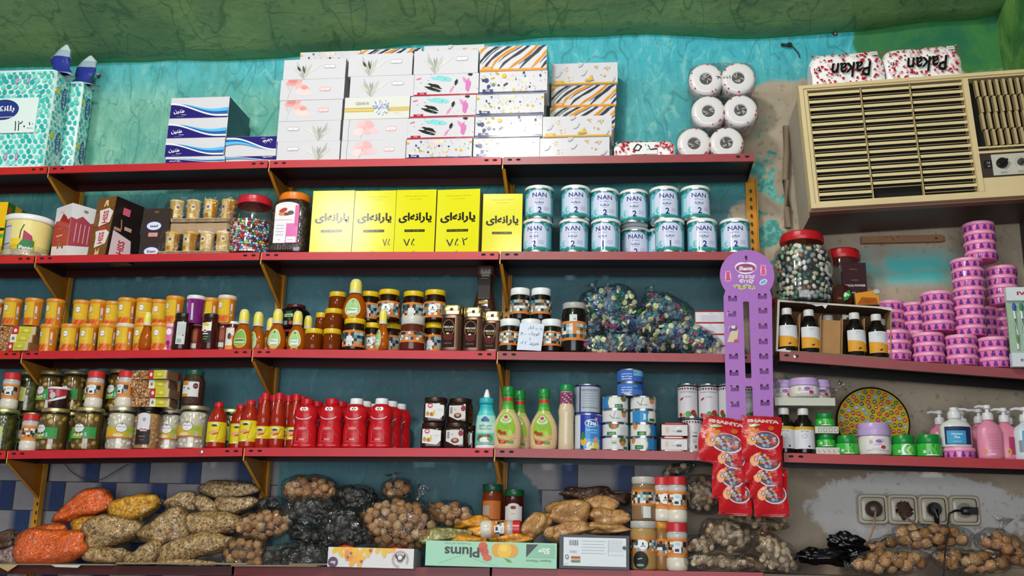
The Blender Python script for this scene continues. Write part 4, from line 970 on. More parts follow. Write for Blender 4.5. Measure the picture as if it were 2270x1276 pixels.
def shelfput(pr, xl, xr, Y, sh, lab, cat, grp=None, rz=None, py=None, z=None, sc=None):
    py = py or {1: 320, 2: 530, 3: 745, 4: 960, 5: 1230, 6: 770, 7: 975}[sh]
    x = ctr(xl, xr, py, Y); return put(pr, (x, Y, (sz(sh, x)+.0006) if z is None else z), lab, cat, grp, rz=random.uniform(-.35, .35) if rz is None else rz, sc=sc)
btm = [(88, 130, OC), (134, 175, OC), (176, 216, OC), (216, 259, OC), (258, 296, OW), (296, 336, OC), (336, 372, OC)]
for i, (a_, b_, pr) in enumerate(btm): shelfput(pr, a_, b_, .045, 3, f'yellow and orange carrot halva cup, {ORD[i]} from left in the lower row' if i else 'yellow and orange carrot halva cup, leftmost in the lower row', 'cup', G3)
top = [(-34, 8, OW, .06), (8, 50, OC, .06), (54, 97, OC, .06), (104, 142, OC, .075), (165, 200, OC, .10), (202, 236, OC, .10), (236, 268, OC, .125), (263, 300, OC, .075), (303, 340, OC, .085), (340, 370, OC, .11), (368, 408, OC, .06), (412, 456, PC, .055), (452, 484, OC, .095), (483, 523, OW, .06)]
for i, (a_, b_, pr, Y) in enumerate(top):
    x = ctr(a_, b_, 680, Y); z = sz(3, x)+.0006+.1035
    lab = 'purple halva cup with white lid standing among the yellow ones' if pr is PC else f'yellow and orange carrot halva cup, {ORD[i]} from left in the upper row'
    put(pr, (x, Y, z), lab, 'cup', None if pr is PC else G3, rz=random.uniform(-.6, .5))
# lower cups under the rear ones and hidden supports
for i, (a_, b_, Y) in enumerate([(-34, 8, .06), (8, 50, .12), (54, 97, .12), (402, 440, .125), (440, 478, .13), (484, 522, .12)]):
    shelfput(OC, a_, b_, Y, 3, 'carrot halva cup hidden in the rear lower row behind wafers and jars', 'cup', 'rear carrot halva cups hidden behind the front goods', py=700)
# nut bar packs
def nutbar(wd, dp, h, seed, name='nut_brittle_pack'):
    m = M(); m.box(0, wd, 0, dp, 0, h, 'a8784c', 'glossy', dict(right='8c6440', top='b48454')); a = Art(); a.win = (0, 0, wd, h); rnd = random.Random(seed)
    for i in range(60): a.ell(rnd.uniform(0, wd*.55), rnd.uniform(0, h), rnd.uniform(.002, .005), rnd.uniform(.0015, .0035), rnd.choice(['c89464', '8c5834', 'e0b888', '6c3c24', 'b07848', 'dcc0a0']), rnd.random()*3, 7)
    a.rect(wd*.5, 0, wd*.64, h, ['b83030', 'e0dcc8'][seed % 2]).rect(wd*.64, 0, wd*.92, h, 'c0b838').rect(wd*.92, 0, wd, h, 'c8b48c').ell(wd*.57, h*.5, wd*.035, h*.22, ['e8d8c8', '807c74'][seed % 2]).ell(wd*.8, h*.5, wd*.06, h*.2, 'd8cc60').line([(wd*.68, h*.3), (wd*.88, h*.3)], .001, '5c5c20')
    a.emit(m, plane(0), 'glossy', e0=.0002)
    for i in range(7): # rumpled film on the face
        x_ = rnd.uniform(0, wd*.5); m.quad((x_, -.0012, h*.2), (x_+.008, -.003, h*.3), (x_+.009, -.0015, h*.75), (x_+.002, -.0022, h*.8), 'e8d8c0', 'film')
    return m.obj(name)
z = sz(3, -2.35)+.0006
for i in range(3):
    put(nutbar(.17, .09, .031, i), (P(-24, 745, .01).x+random.uniform(-.004, .004), .012, z), ['bottom', 'middle', 'top'][i]+' clear pack of nut brittle in the pile at the left edge', 'snack pack', 'nut brittle packs', rz=-.1+.12*i); z += .0325
# jam jars
def jar(D, H, lidc, body, mat='sauce', lidh=.016, art=None, sh=.85, lidr=.86, name='jam_jar', lidm='plastic', sq=0, belly=0, n=32, shell=False, lname='label'):
    r = root(name); R = D/2; zb = H-lidh
    prof = [(R*.88, 0), (R*.97, .003), (R, .008), (R*(1+belly), zb*.45), (R, zb*sh), (R*.95, zb*(sh+.05)), (R*lidr*.97, zb*.985), (R*lidr*.95, zb)]
    if shell:
        part(r, 'contents', [(R*.8, .003), (R*.93, .006), (R*(.94+belly), zb*.45), (R*.94, zb*sh*.98), (R*.8, zb*(sh+.02))], body, mat, n, sq=sq)
        part(r, 'glass', prof, 'ffffff', 'clear', n, sq=sq, cap=False)
    else: part(r, 'jar_body', prof, body, mat, n, sq=sq)
    part(r, 'lid', [(R*lidr, zb-.001), (R*lidr*1.04, zb+.001), (R*lidr*1.04, H-.002), (R*lidr, H), (R*lidr*.9, H-.0015)], lidc, lidm, n)
    if art: a = Art(); a.win = (-pi*R, .003, pi*R, zb*sh); art(a, R, H); artpart(r, lname, a, plane(-R*1.003) if sq else cyl(lambda v: R*(1+belly*(1-abs(v/zb-.45)/.45)) if belly else R*1.002), 'paper', de=.00006)
    return r
def al_lemon(a, R, h): a.rect(-.026, h*.2, .014, h*.72, '1c1a1c').rect(-.026, h*.52, .014, h*.78, 'e0e0cc').ell(-.010, h*.70, .008, .006, 'd8c020').ell(-.001, h*.68, .006, .005, 'c8b028').ell(-.012, h*.76, .006, .003, '4c8030', .4).ell(-.008, h*.53, .009, .006, 'ece4e0').ell(-.008, h*.53, .006, .003, 'b02c30').line([(-.018, h*.44), (.004, h*.44)], .004, 'd8d8d0').line([(-.014, h*.36), (.006, h*.36)], .0025, '88a040').line([(-.014, h*.30), (.002, h*.30)], .0025, '88a040')
def al_white(a, R, h):
    a.rect(-.016, h*.16, .016, h*.86, 'c8cccc').poly([(-.012, h*.86), (.012, h*.86), (.006, h*1.0), (-.006, h*1.0)], 'c8cccc').ell(0, h*.86, .004, .004, 'c84030').line([(-.010, h*.8), (.010, h*.8)], .004, '3c3c40')
    for i in range(9): a.line([(-.011, h*(.68-.035*i)), (.012, h*(.68-.035*i))], .0009, '8c9090')
    a.rect(-.011, h*.2, .004, h*.3, '9c9c9c').rect(.006, h*.38, .011, h*.41, '407050')
def al_white2(a, R, h): al_white(a, R, h)
JD = jar(.070, .138, '181616', '2c1410', art=al_white, lname='paper_seal'); 
shelfput(JD, 382, 426, .045, 3, 'dark jam jar with black lid and long white paper seal, beside the pink cup', 'jar')
shelfput(jar(.066, .135, '1a1818', '3a0c0c', art=al_lemon), 446, 487, .045, 3, 'dark jam jar with black lid and yellow lemon label', 'jar', rz=0)
shelfput(KC, 366, 398, .062, 3, 'pink halva cup half hidden behind the jar with white paper seal', 'cup', rz=0)
def al_br(a, R, h): a.rect(-.014, h*.1, .014, h*.8, '6c2c1c').rect(-.012, h*.15, .012, h*.3, 'b8c0b8').rect(-.012, h*.4, .012, h*.7, '8c4424')
def al_br2(a, R, h): a.rect(-.016, h*.06, .016, h*.86, 'd8d4cc').ell(.0, h*.5, .007, .012, '5a3424').rect(-.016, h*.06, .016, h*.2, 'd89030').text('12 E', 0, h*.78, .005, '30303c').ell(.011, h*.45, .005, .01, 'e08030')
SJ = jar(.052, .112, 'e0dcdc', '6c1c10', art=al_br, lidh=.009, lidr=.95); SJ2 = jar(.052, .112, 'e0dcdc', '54180e', art=al_br2, lidh=.009, lidr=.95)
shelfput(SJ, 424, 447, .085, 3, 'small reddish jar with white lid glimpsed between two black-lidded jam jars', 'jar', rz=0)
shelfput(SJ, 484, 504, .07, 3, 'small brown-labelled jar with white lid right of the lemon jam jar', 'jar', rz=.1)
shelfput(SJ2, 501, 528, .07, 3, 'small white-labelled jar with white lid beside the first honey bottle', 'jar', rz=0)
# squeezable honey bottles
def honey(H=.152, D=.072, lb=0, flat=.72):
    r = root('honey_bottle'); R = D/2; n = 30
    part(r, 'bottle', [(R*.62, 0), (R*.85, .004), (R*1.0, H*.12), (R*1.02, H*.24), (R*.88, H*.42), (R*.62, H*.56), (R*.46, H*.63), (R*.42, H*.66)], 'c8640c', 'honey', n, sy=flat)
    cp = part(r, 'cap', [(R*.52, H*.645, 'd0ccb0'), (R*.51, H*.72, 'e4d458'), (R*.50, H*.88, 'e4d870'), (R*.42, H*.96), (R*.28, H*1.0), (.001, H)], 'e2dca4', 'plastic', 24, label='pale translucent cap')
    part(cp, 'nozzle', [(R*.42, H*.655), (R*.41, H*.84), (R*.34, H*.86), (R*.30, H*.93), (R*.12, H*.97)], 'e8cc28', 'plastic', 20)
    a = Art(); cy0 = H*.28
    def egg(k, c):
        pts = [(R*.62*k*sin(t)*(1-.28*cos(t)), cy0+H*.21*k*cos(t)) for t in [2*pi*i/22 for i in range(22)]]; a.poly(pts[::-1], c)
    egg(1.06, 'e8e0b0'); egg(.98, ['d07c28', '9cc07c', '8cbc80'][lb % 3] if lb else '68b040'); egg(.0, 'ffffff') if 0 else None
    if lb == 0: a.ell(0, cy0+H*.03, R*.22, R*.2, 'c08050').rect(-R*.5, cy0-.016, R*.5, cy0-.002, 'e8ece4').text('HONEY', 0, cy0-.009, .008, '2c4c34', w=R*.8, bold=.03).ell(0, cy0-.028, R*.42, .009, 'd8882c')
    else: a.ell(0, cy0+H*.02, R*.4, H*.10, 'a8d0a0').ell(0, cy0+H*.14, R*.08, R*.12, '2c5c30').rect(-R*.42, cy0-.022, R*.42, cy0-.004, 'dce4d8').text('HONEY', 0, cy0-.012, .006, '405048', w=R*.65).ell(0, cy0-.034, R*.4, .006, 'd8a040')
    Rb = lambda v: R*(1.02 if v < H*.3 else 1.02-.55*(v/H-.3)**1.0/.33*1.0*.9)
    def fn(u, v, e):
        pr = [(0, .62), (.03, .9), (.12, 1.0), (.24, 1.02), (.42, .88), (.56, .62), (.66, .42)]; t = v/H; k = .5
        for (a0, b0), (a1, b1) in zip(pr, pr[1:]):
            if a0 <= t <= a1: k = b0+(b1-b0)*(t-a0)/(a1-a0)
        an = u/(R*k); return ((R*k+e)*sin(an), -(R*k*flat+e)*cos(an), v)
    artpart(r, 'label', a, fn, 'paper', e0=.0012, du=.006, de=.00008); return r
HB = [honey(lb=0), honey(lb=1)]
shelfput(HB[0], 514, 562, .040, 3, 'squeeze honey bottle with green and orange label, first of the front row', 'bottle', 'honey squeeze bottles', rz=0)
shelfput(HB[1], 552, 588, .083, 3, 'squeeze honey bottle tucked behind the first one, turned away', 'bottle', 'honey squeeze bottles', rz=-.5)
shelfput(honey(.138, .066, 1), 586, 612, .12, 3, 'shorter squeeze honey bottle with only its yellow cap showing behind', 'bottle', 'honey squeeze bottles')
shelfput(HB[1], 589, 637, .038, 3, 'squeeze honey bottle with pale green label, tallest of the middle pair', 'bottle', 'honey squeeze bottles', rz=0)
shelfput(honey(.145, .068, 1), 637, 678, .038, 3, 'squeeze honey bottle with pale green label beside the small honey jars', 'bottle', 'honey squeeze bottles', rz=.05)
shelfput(honey(.140, .060, 1), 668, 694, .09, 3, 'squeeze honey bottle peeking between the label bottle and the small honey jars', 'bottle', 'honey squeeze bottles')
shelfput(honey(.142, .055, 1), 308, 338, .02, 3, 'squeeze honey bottle standing in front of the carrot halva cups', 'bottle', 'honey squeeze bottles', rz=2.6)
shelfput(honey(.148, .056, 1), 829, 866, .022, 3, 'squeeze honey bottle turned side-on between patterned syrup jars', 'bottle', 'honey squeeze bottles', rz=-.75)
# square black jam jars
def al_van(a, R, h): a.rect(-.021, h*.12, .021, h*.72, '0c0c0c').rect(-.018, h*.45, .018, h*.58, 'a8c8a0').text('Vanilla', 0, h*.51, .006, '1c3420', bold=.03).rect(-.012, h*.58, .012, h*.68, '345c2c').ell(.01, h*.22, .009, .007, 'a85844').rect(-.02, h*.14, -.004, h*.3, '8c9ca4').ell(.004, h*.36, .008, .006, '2c4c24')
VJ = jar(.084, .092, '4c1420', '0e0c0e', art=al_van, lidh=.012, sq=6, lidr=.8, name='preserve_jar'); VP = jar(.070, .092, 'c03c60', '0e0c0e', art=al_van, lidh=.008, sq=6, lidr=.9, name='preserve_jar')
x = ctr(630, 668, 700, .12); z = sz(3, x)+.0006
shelfput(VP, 622, 664, .125, 3, 'square black preserve jar with pink lid, left one under the vanilla jar', 'jar', None, rz=0)
shelfput(VP, 665, 706, .125, 3, 'square black preserve jar with pink lid, right one behind the honey caps', 'jar', None, rz=.1)
put(VJ, (ctr(629, 686, 650, .11), .118, z+.0925), 'square black preserve jar labelled Vanilla on top of two pink-lidded jars', 'jar', rz=-.28)
# small honey jars
def al_none(a, R, h): pass
HJ = jar(.064, .078, 'd8b41c', '8c3c08', 'honey', lidh=.017, sh=.88, lidr=.95, name='honey_jar'); 
for i, (xl, xr, Y, lv, ds) in enumerate([(676, 715, .036, 0, 'left one at the front of the shelf'), (715, 757, .038, 0, 'right one at the front, under a stacked jar'), (694, 726, .10, 0, 'behind the front pair, bottom layer'), (735, 770, .13, 0, 'rear right, bottom layer'), (700, 726, .12, 1, 'small rear one beside the big patterned jar pile'), (719, 760, .06, 1, 'resting on the front pair'), (733, 768, .13, 1, 'rear right, second layer'), (731, 767, .125, 2, 'topmost with an orange rim')]):
    x = ctr(xl, xr, 750-45*lv, Y); z = sz(3, x)+.0006+.0785*lv
    put(HJ, (x, Y, z), f'small dark honey jar with yellow lid, {ds}', 'jar', 'small honey jars with yellow lids', rz=random.random(), sc=(wid(xl, xr, 750, Y)/.064,)*2+(1,) if xr-xl < 35 else None)
# patterned date syrup jars
def al_mos(face, R_=0, seed=0, band=(.12, .62)):
    def f(a, R, h):
        rnd = random.Random(seed); z0, z1 = h*band[0], h*band[1]; hw = R*1.45
        a.rect(-hw, z0, hw, z1, 'd07828'); s_ = (z1-z0)*.72/4; y0 = z0+(z1-z0)*.14
        for j in range(4):
            for i in range(int(2*hw/s_)):
                if rnd.random() < .82: a.rect(-hw+i*s_, y0+j*s_, -hw+(i+1)*s_*1.0, y0+(j+1)*s_, rnd.choice(['e8e0d8', 'd8dcd8', '1c2c34', '5c8c94', 'b86c30', '2c5460', 'c4c8c4', '242024', '88a8a8']))
        if face == 'logo': a.ell(-.002, (z0+z1)/2+.002, .016, .016, 'e8ecec', n=20).poly([(-.006, (z0+z1)/2+.002), (.002, (z0+z1)/2+.002), (-.002, (z0+z1)/2+.011)], '1c1c1c').line([(-.009, (z0+z1)/2-.004), (0, (z0+z1)/2-.001), (.006, (z0+z1)/2-.005)], .0022, '1c1c1c')
        elif face == 'tag': a.rect(-.012, z0+.002, .009, z0+(z1-z0)*.62, 'd4d8dc').rect(-.005, z0+.004, .002, z0+.007, '303030').line([(-.010, z0+.018), (.007, z0+.018)], .0008, '80848c').line([(-.010, z0+.014), (.007, z0+.014)], .0008, '80848c')
        elif face == 'tagtop': a.rect(-.013, z1-.002, .012, z1+.022, 'd8dcdc').line([(-.009, z1+.016), (.008, z1+.016)], .001, '60646c').rect(.0, z1+.002, .009, z1+.010, '9a9c9c').line([(-.01, z1+.006), (-.002, z1+.006)], .001, '80848c')
        elif face == 'tagw': a.rect(-.010, z0+.004, .010, z1-.004, 'dce0e4').rect(-.007, z0+.008, .004, z0+.016, '2c2c30').line([(-.006, z1-.010), (.006, z1-.010)], .001, '60646c').line([(-.006, z1-.014), (.006, z1-.014)], .001, '60646c')
    return f
def syr(D, H, face, seed, lid='dcb818', **k):
    return jar(D, H, lid, k.pop('body', '24100a'), k.pop('mat', 'sauce'), lidh=k.pop('lidh', .018), art=al_mos(face, seed=seed, **({'band': k.pop('band')} if 'band' in k else {})), sh=k.pop('sh', .74), lidr=k.pop('lidr', .88), name=k.pop('name', 'syrup_jar'), **k)
SL, ST = syr(.083, .118, 'logo', 1), syr(.083, .118, 'tag', 2)
low = [(757, 816, .052, ST, 'in the front row with white price tag'), (806, 846, .125, SL, 'rear lower row behind the side-on bottle'), (846, 888, .135, ST, 'rear lower row, right of the bottle cap'), (893, 944, .135, SL, 'rear lower row hidden behind the clear-lidded jar'), (940, 985, .12, ST, 'lower row between clear-lidded jar and coffee')]
for xl, xr, Y, pr, ds in low: shelfput(pr, xl, xr, Y, 3, f'orange mosaic-label syrup jar with yellow lid, {ds}', 'jar', 'mosaic-label syrup jars', py=730, rz=random.uniform(-.2, .2))
shelfput(syr(.094, .128, 'none', 4, 'c8c4bc', body='5a2218', lidh=.030, lidr=.86, band=(.24, .66), sh=.70), 882, 947, .052, 3, 'mosaic-label jar with cloudy clear screw lid and reddish contents', 'jar', None, rz=.1)
for xl, xr, Y, pr, ds in [(800, 840, .13, ST, 'partly behind the tall honey bottle'), (838, 888, .10, SL, 'with round white emblem, left of the pair'), (895, 941, .125, ST, 'with white price tag'), (940, 991, .105, SL, 'with round white emblem, right of the pair')]:
    x = ctr(xl, xr, 655, Y); z = sz(3, x)+.0006+.1185
    put(pr, (x, Y, z), f'orange mosaic-label syrup jar on the upper layer, {ds}', 'jar', 'mosaic-label syrup jars', rz=.05)
x = ctr(760, 814, 660, .055); z = sz(3, x)+.0006+.1185
put(honey(.150, .088, 1), (x, .06, z), 'largest squeeze honey bottle standing on top of the mosaic syrup jar', 'bottle', rz=0)
# coffee jars
def coffee(H=.165, D=.078):
    r = root('coffee_jar'); R = D/2; hl = .035
    part(r, 'glass_body', [(R*.94, 0), (R, .003), (R, .018), (R*.985, .024), (R*.985, H-hl-.008), (R*.93, H-hl)], '7c5c4c', 'brushed', 32, sq=3.2)
    ld = part(r, 'lid', [(R*.97, H-hl), (R*1.0, H-hl+.002), (R*1.0, H-.002), (R*.96, H)], 'd8c08c', 'metal', 32, sq=5, label='gold metallic lid')
    a = Art(); a.rect(-.030, .014, .014, H*.72, '241410').ell(-.008, H*.50, .021, .030, '9c7848', n=24).ell(-.008, H*.50, .019, .028, '1c0e0c', n=24).text('NESCAFE', -.008, H*.52, .0062, 'e0dcd4', w=.034, bold=.03).text('GOLD', -.006, H*.46, .0075, 'c8a040', w=.028).ell(-.008, H*.31, .018, .014, '5c2420').ell(-.010, H*.38, .005, .003, 'd8d0c4').rect(-.024, H*.14, .008, H*.2, '3c2420').text('instant coffee', -.008, H*.17, .003, 'b89c70')
    artpart(r, 'label', a, lambda u, v, e: (u, -R*.985-.0004-e, v), 'glossy')
    b = Art(); b.ell(.0, H-.016, .006, .006, '3c2410').poly([(-.003, H-.014), (.007, H-.010), (.004, H-.022)], '3c2410'); artpart(ld, 'lid_mark', b, lambda u, v, e: (u, -R*1.0-e-.0004, v), 'paper') ; return r
CF = coffee(); 
shelfput(CF, 979, 1027, .050, 3, 'tall coffee jar with gold lid and brown label, nearest the syrup jars', 'jar', 'gold-lidded coffee jars', rz=0)
shelfput(coffee(.158, .074), 1028, 1073, .052, 3, 'middle coffee jar with gold lid', 'jar', 'gold-lidded coffee jars', rz=.03)
shelfput(coffee(.150, .070), 1072, 1112, .075, 3, 'shortest coffee jar with gold lid, by the shelf post', 'jar', 'gold-lidded coffee jars', rz=.05)
shelfput(CF, 1040, 1088, .15, 3, 'coffee jar hidden in the rear, carrying the waisted jar', 'jar', 'gold-lidded coffee jars', rz=0, py=700)
r = root('coffee_jar'); H = .150; Yc = .15; x = ctr(1054, 1104, 640, Yc); H = zat(1080, 588, Yc-.03)-(sz(3, x)+.167); R = .042
part(r, 'glass_body', [(R*.96, 0), (R, .004), (R*.97, H*.12), (R*.78, H*.35), (R*.64, H*.52), (R*.66, H*.68), (R*.72, H*.80)], '3a2018', 'glossy', 36, sq=4)
part(r, 'lid', [(R*.74, H*.80), (R*.78, H*.82), (R*.78, H-.002), (R*.74, H)], '4c3024', 'plastic', 32, sq=5)
a = Art(); a.rect(-.022, H*.26, .022, H*.76, '1c100c').text('NESCAFE', 0, H*.58, .0065, 'dcd8d0', w=.032, bold=.03).text('GOLD', 0, H*.52, .0075, 'c8a038', w=.030).rect(-.02, H*.29, .02, H*.35, 'd0a830').ell(0, H*.70, .02, .004, '9c7448').rect(-.018, H*.16, .016, H*.22, '9c8434').text('۸۵', .006, H*.9, .016, '14100c', w=.022)
artpart(r, 'label', a, lambda u, v, e: (u, -R*.80-e-.0005 if v > H*.78 or v > H*.45 else -R*(.97-.5*(v/H-.12))-.001-e, v), 'paper')
put(r, (x-.004, Yc, sz(3, x)+.0006+.1655), 'waisted dark coffee jar with brown cap marked with digits, standing on the rear coffee jar', 'jar')
# right bay: white-lidded mosaic jars
WJ = syr(.072, .118, 'none', 8, 'e4e6e6', band=(.2, .68), lidh=.024, lidr=.93, sh=.78, body='14100e'); WT = syr(.072, .118, 'tagtop', 9, 'e4e6e6', band=(.2, .62), lidh=.024, lidr=.93, sh=.78, body='14100e')
for xl, xr, Y, pr, ds in [(1108, 1153, .045, WT, 'left one in the lower row'), (1154, 1199, .045, WJ, 'middle one in the lower row behind the paper note'), (1199, 1245, .045, WT, 'right one in the lower row'), (1124, 1168, .13, WJ, 'hidden one at the rear left'), (1172, 1216, .13, WJ, 'hidden one at the rear right')]:
    shelfput(pr, xl, xr, Y, 3, f'white-lidded mosaic-label syrup jar, {ds}', 'jar', 'white-lidded syrup jars', rz=random.uniform(-.08, .08))
for xl, xr, ds in [(1130, 1176, 'left one on top'), (1176, 1223, 'right one on top')]:
    x = ctr(xl, xr, 668, .075); put(WJ, (x, .075, sz(3, x)+.1195), f'white-lidded mosaic-label syrup jar, {ds}', 'jar', 'white-lidded syrup jars', rz=.1)
m = M(); a = Art(); N = 6
wn, hn = wid(1147, 1201, 745, 0.0), .094
def nf(u, v, e): return (u+.006*(v/hn-.5), -e-.004*sin(u/wn*pi+1.5)-.002*v/hn, v)
a.rect(-wn/2, 0, wn/2, hn, 'd4dcec'); a.emit(m, nf, 'paper', du=.01); b = Art(); b.rect(-wn/2, 0, wn/2, hn, 'c8ccd8'); b.emit(m, lambda u, v, e: (nf(-u, v, 0)[0], nf(-u, v, 0)[1]+.0008, v), 'paper', du=.01)
c_ = Art(); c_.text('رب انار', .012, hn*.83, .014, '30343c', w=.05).text('کوچک', .012, hn*.6, .014, '30343c', w=.036).text('۴۰۰', -.026, hn*.6, .012, '30343c', w=.018).text('خرید ۵۵۰', -.0, hn*.25, .015, '30343c', w=.066).text('تا', 0, hn*.42, .008, '30343c'); c_.emit(m, nf, 'paper', e0=.0008)
o = m.obj('handwritten_note'); put(o, (ctr(1148, 1201, 745, .0), .004, sz(3, -.38)+.004), 'white handwritten price note leaning on the middle white-lidded jar', 'note', ry=.05)
TJ = syr(.086, .178, 'tagtop', 12, 'a8a4a0', band=(.24, .62), lidh=.020, lidr=.92, sh=.86, body='14100e'); 
shelfput(TJ, 1245, 1300, .05, 3, 'tall dark jar with clear lid, white tag and mosaic label, beside the candy bags', 'jar', rz=0)
# red and white boxes at the right end of the bay
z = sz(3, .27)+.0006
for i in range(4):
    m = M(); m.box(0, .125, 0, .10, 0, .040, 'd8d4d8', 'carton', dict(top='a82c34')); a = Art(); a.rect(0, .035, .125, .040, 'a02c34').text('درجه', .055, .030, .005, '28242c').rect(.016, .002, .075, .026, 'd0ccd4')
    for j in range(4): a.line([(.022, .006+.005*j), (.068, .006+.005*j)], .0007, 'a09ca8')
    a.emit(m, plane(0), 'carton', e0=.0002); o = m.obj('small_carton')
    put(o, (P(1540, 730, .05).x+.004*(i % 2), .06, z), f'small white carton with dark red top, {["bottom", "second", "third", "top"][i]} of the four by the purple display strip', 'carton', 'small red-topped cartons'); z += .0405

# ---------------------------------------------------------------- bags
def protoset(name, mat, cols, fn):
    out = []
    for i, c_ in enumerate(cols): m = M(); fn(m, c_, i); out.append(m.obj(name, None, 50))
    return out
def f_walnut(m, c_, i): m.blob(1, 1, 1.08, c_, 'nut', 12, 9, amp=.22, fr=4.5, seed=i*3+1)
def f_lime(m, c_, i): m.blob(1, .95, .95, c_, 'rubbery', 12, 9, amp=.4, fr=3.6, seed=i*5+2)
def f_peanut(m, c_, i):
    pr = [(.001, -1.75), (.45, -1.6), (.72, -1.15), (.78, -.75), (.6, -.15), (.58, .15), (.8, .7), (.82, 1.1), (.5, 1.6), (.001, 1.8)]
    n0 = len(m.v); m.lathe(pr, c_, 'nut', 12, cap=False)
    for k in range(n0, len(m.v)):
        x, y, z = m.v[k]; q = 1+.16*noise.noise(Vector((x*3, y*3, z*2+i*5))); m.v[k] = (x*q+.18*sin(z*.9+i), y*q, z)
def f_candy(m, c_, i):
    m.blob(1, .8, .75, c_, 'foil', 9, 6, amp=.7, fr=6, seed=i*2.3)
    for s_ in (-1, 1):
        n = len(m.v); k = 7; m.v.append((s_*.8, 0, 0))
        for j in range(k): a = 2*pi*j/k; m.v.append((s_*(1.5+.2*(j % 2)), .25*sin(a), .75*cos(a)*(1 if j % 2 else .6)))
        for j in range(k): m.face((n, n+1+j, n+1+(j+1) % k), c_, 'foil', False)
def f_disc(m, c_, i): m.lathe([(.5, -.45), (.95, -.3), (1.05, 0), (.95, .3), (.5, .45)], c_, 'plastic', 14)
WAL = protoset('walnut', 'nut', ['c09060', 'd0a070', 'b08050', 'd8b080', 'b88456'], f_walnut)
LIM = protoset('dried_lime', 'nut', ['2e2c2a', '3c3a36', '242220', '48443e'], f_lime)
PEA = protoset('peanut', 'nut', ['d8c0a0', 'c8ac88', 'e0caac', 'bca080'], f_peanut)
CAN = protoset('wrapped_candy', 'foil', ['68b8e0', '3c7cc8', 'c0dce8', '3ca060', '8474b8', 'dce0e4', '50c0d8', 'd86c94', '88c8e8', 'a4d4ec', '1c4c90', 'd4ecf4'], f_candy)+protoset('wrapped_candy', 'p', ['e4e8b0', 'e8e8c0', 'd8dca8'], f_disc)*2
def bagmesh(rx, ry, rz, col, mat, seed, amp=.18, e=.8, ears=(), fr=2.2, taper=False):
    m = M(); m.blob(rx, ry, rz, col, mat, 40, 26, e=e, amp=amp, fr=fr, seed=seed)
    tp = .42*sin(seed*5.1) if taper else 0
    for k, v in enumerate(m.v):  # folds
        q = Vector(v)
        if taper: q.z = (q.z*(1+tp*q.x/rx)+(rz*.10*cos(q.x/rx*3+seed)))*(1 if q.z > 0 else .86)
        g = noise.noise(Vector((q.x*38+seed, q.y*20, q.z*55+seed)))*.0045+abs(noise.noise(Vector((q.x*16+seed*2, q.z*30, 5))))*-.009
        n_ = q.normalized(); q += n_*g; m.v[k] = tuple(q)
    for (ang, l, wd) in ears:  # gathered, flaring end of the bag
        cx, cz_ = rx*.86*cos(ang), rz*.86*sin(ang); n = 9; prev = None
        for j, (t, k) in enumerate([(0, .55), (.35, .32), (.7, .8), (1, 1.15)]):
            ring = []
            for i in range(n):
                a = 2*pi*i/n; q = wd*k*(1+.35*noise.noise(Vector((cos(a)*1.7, sin(a)*1.7, t*3+seed))))
                px = cx+cos(ang)*l*t-sin(ang)*q*cos(a); pz = cz_+sin(ang)*l*t+cos(ang)*q*cos(a); ring.append(len(m.v)); m.v.append((px, q*.45*sin(a), pz))
            if prev:
                for i in range(n): m.face((prev[i], prev[(i+1) % n], ring[(i+1) % n], ring[i]), col, mat)
            prev = ring
    return m
_bs = [100]
def settle(m, c0, an, zs):
    # bags rest flat on whatever board is under them and stop at the wall
    for k, (x, y, z) in enumerate(m.v):
        wz = c0.z+x*sin(an)+z*cos(an)
        if wz < zs+.0015: z += (zs+.0015-wz)/max(.5, cos(an))
        if c0.y+y > .250: y = .250-c0.y
        m.v[k] = (x, y, z)
    return m
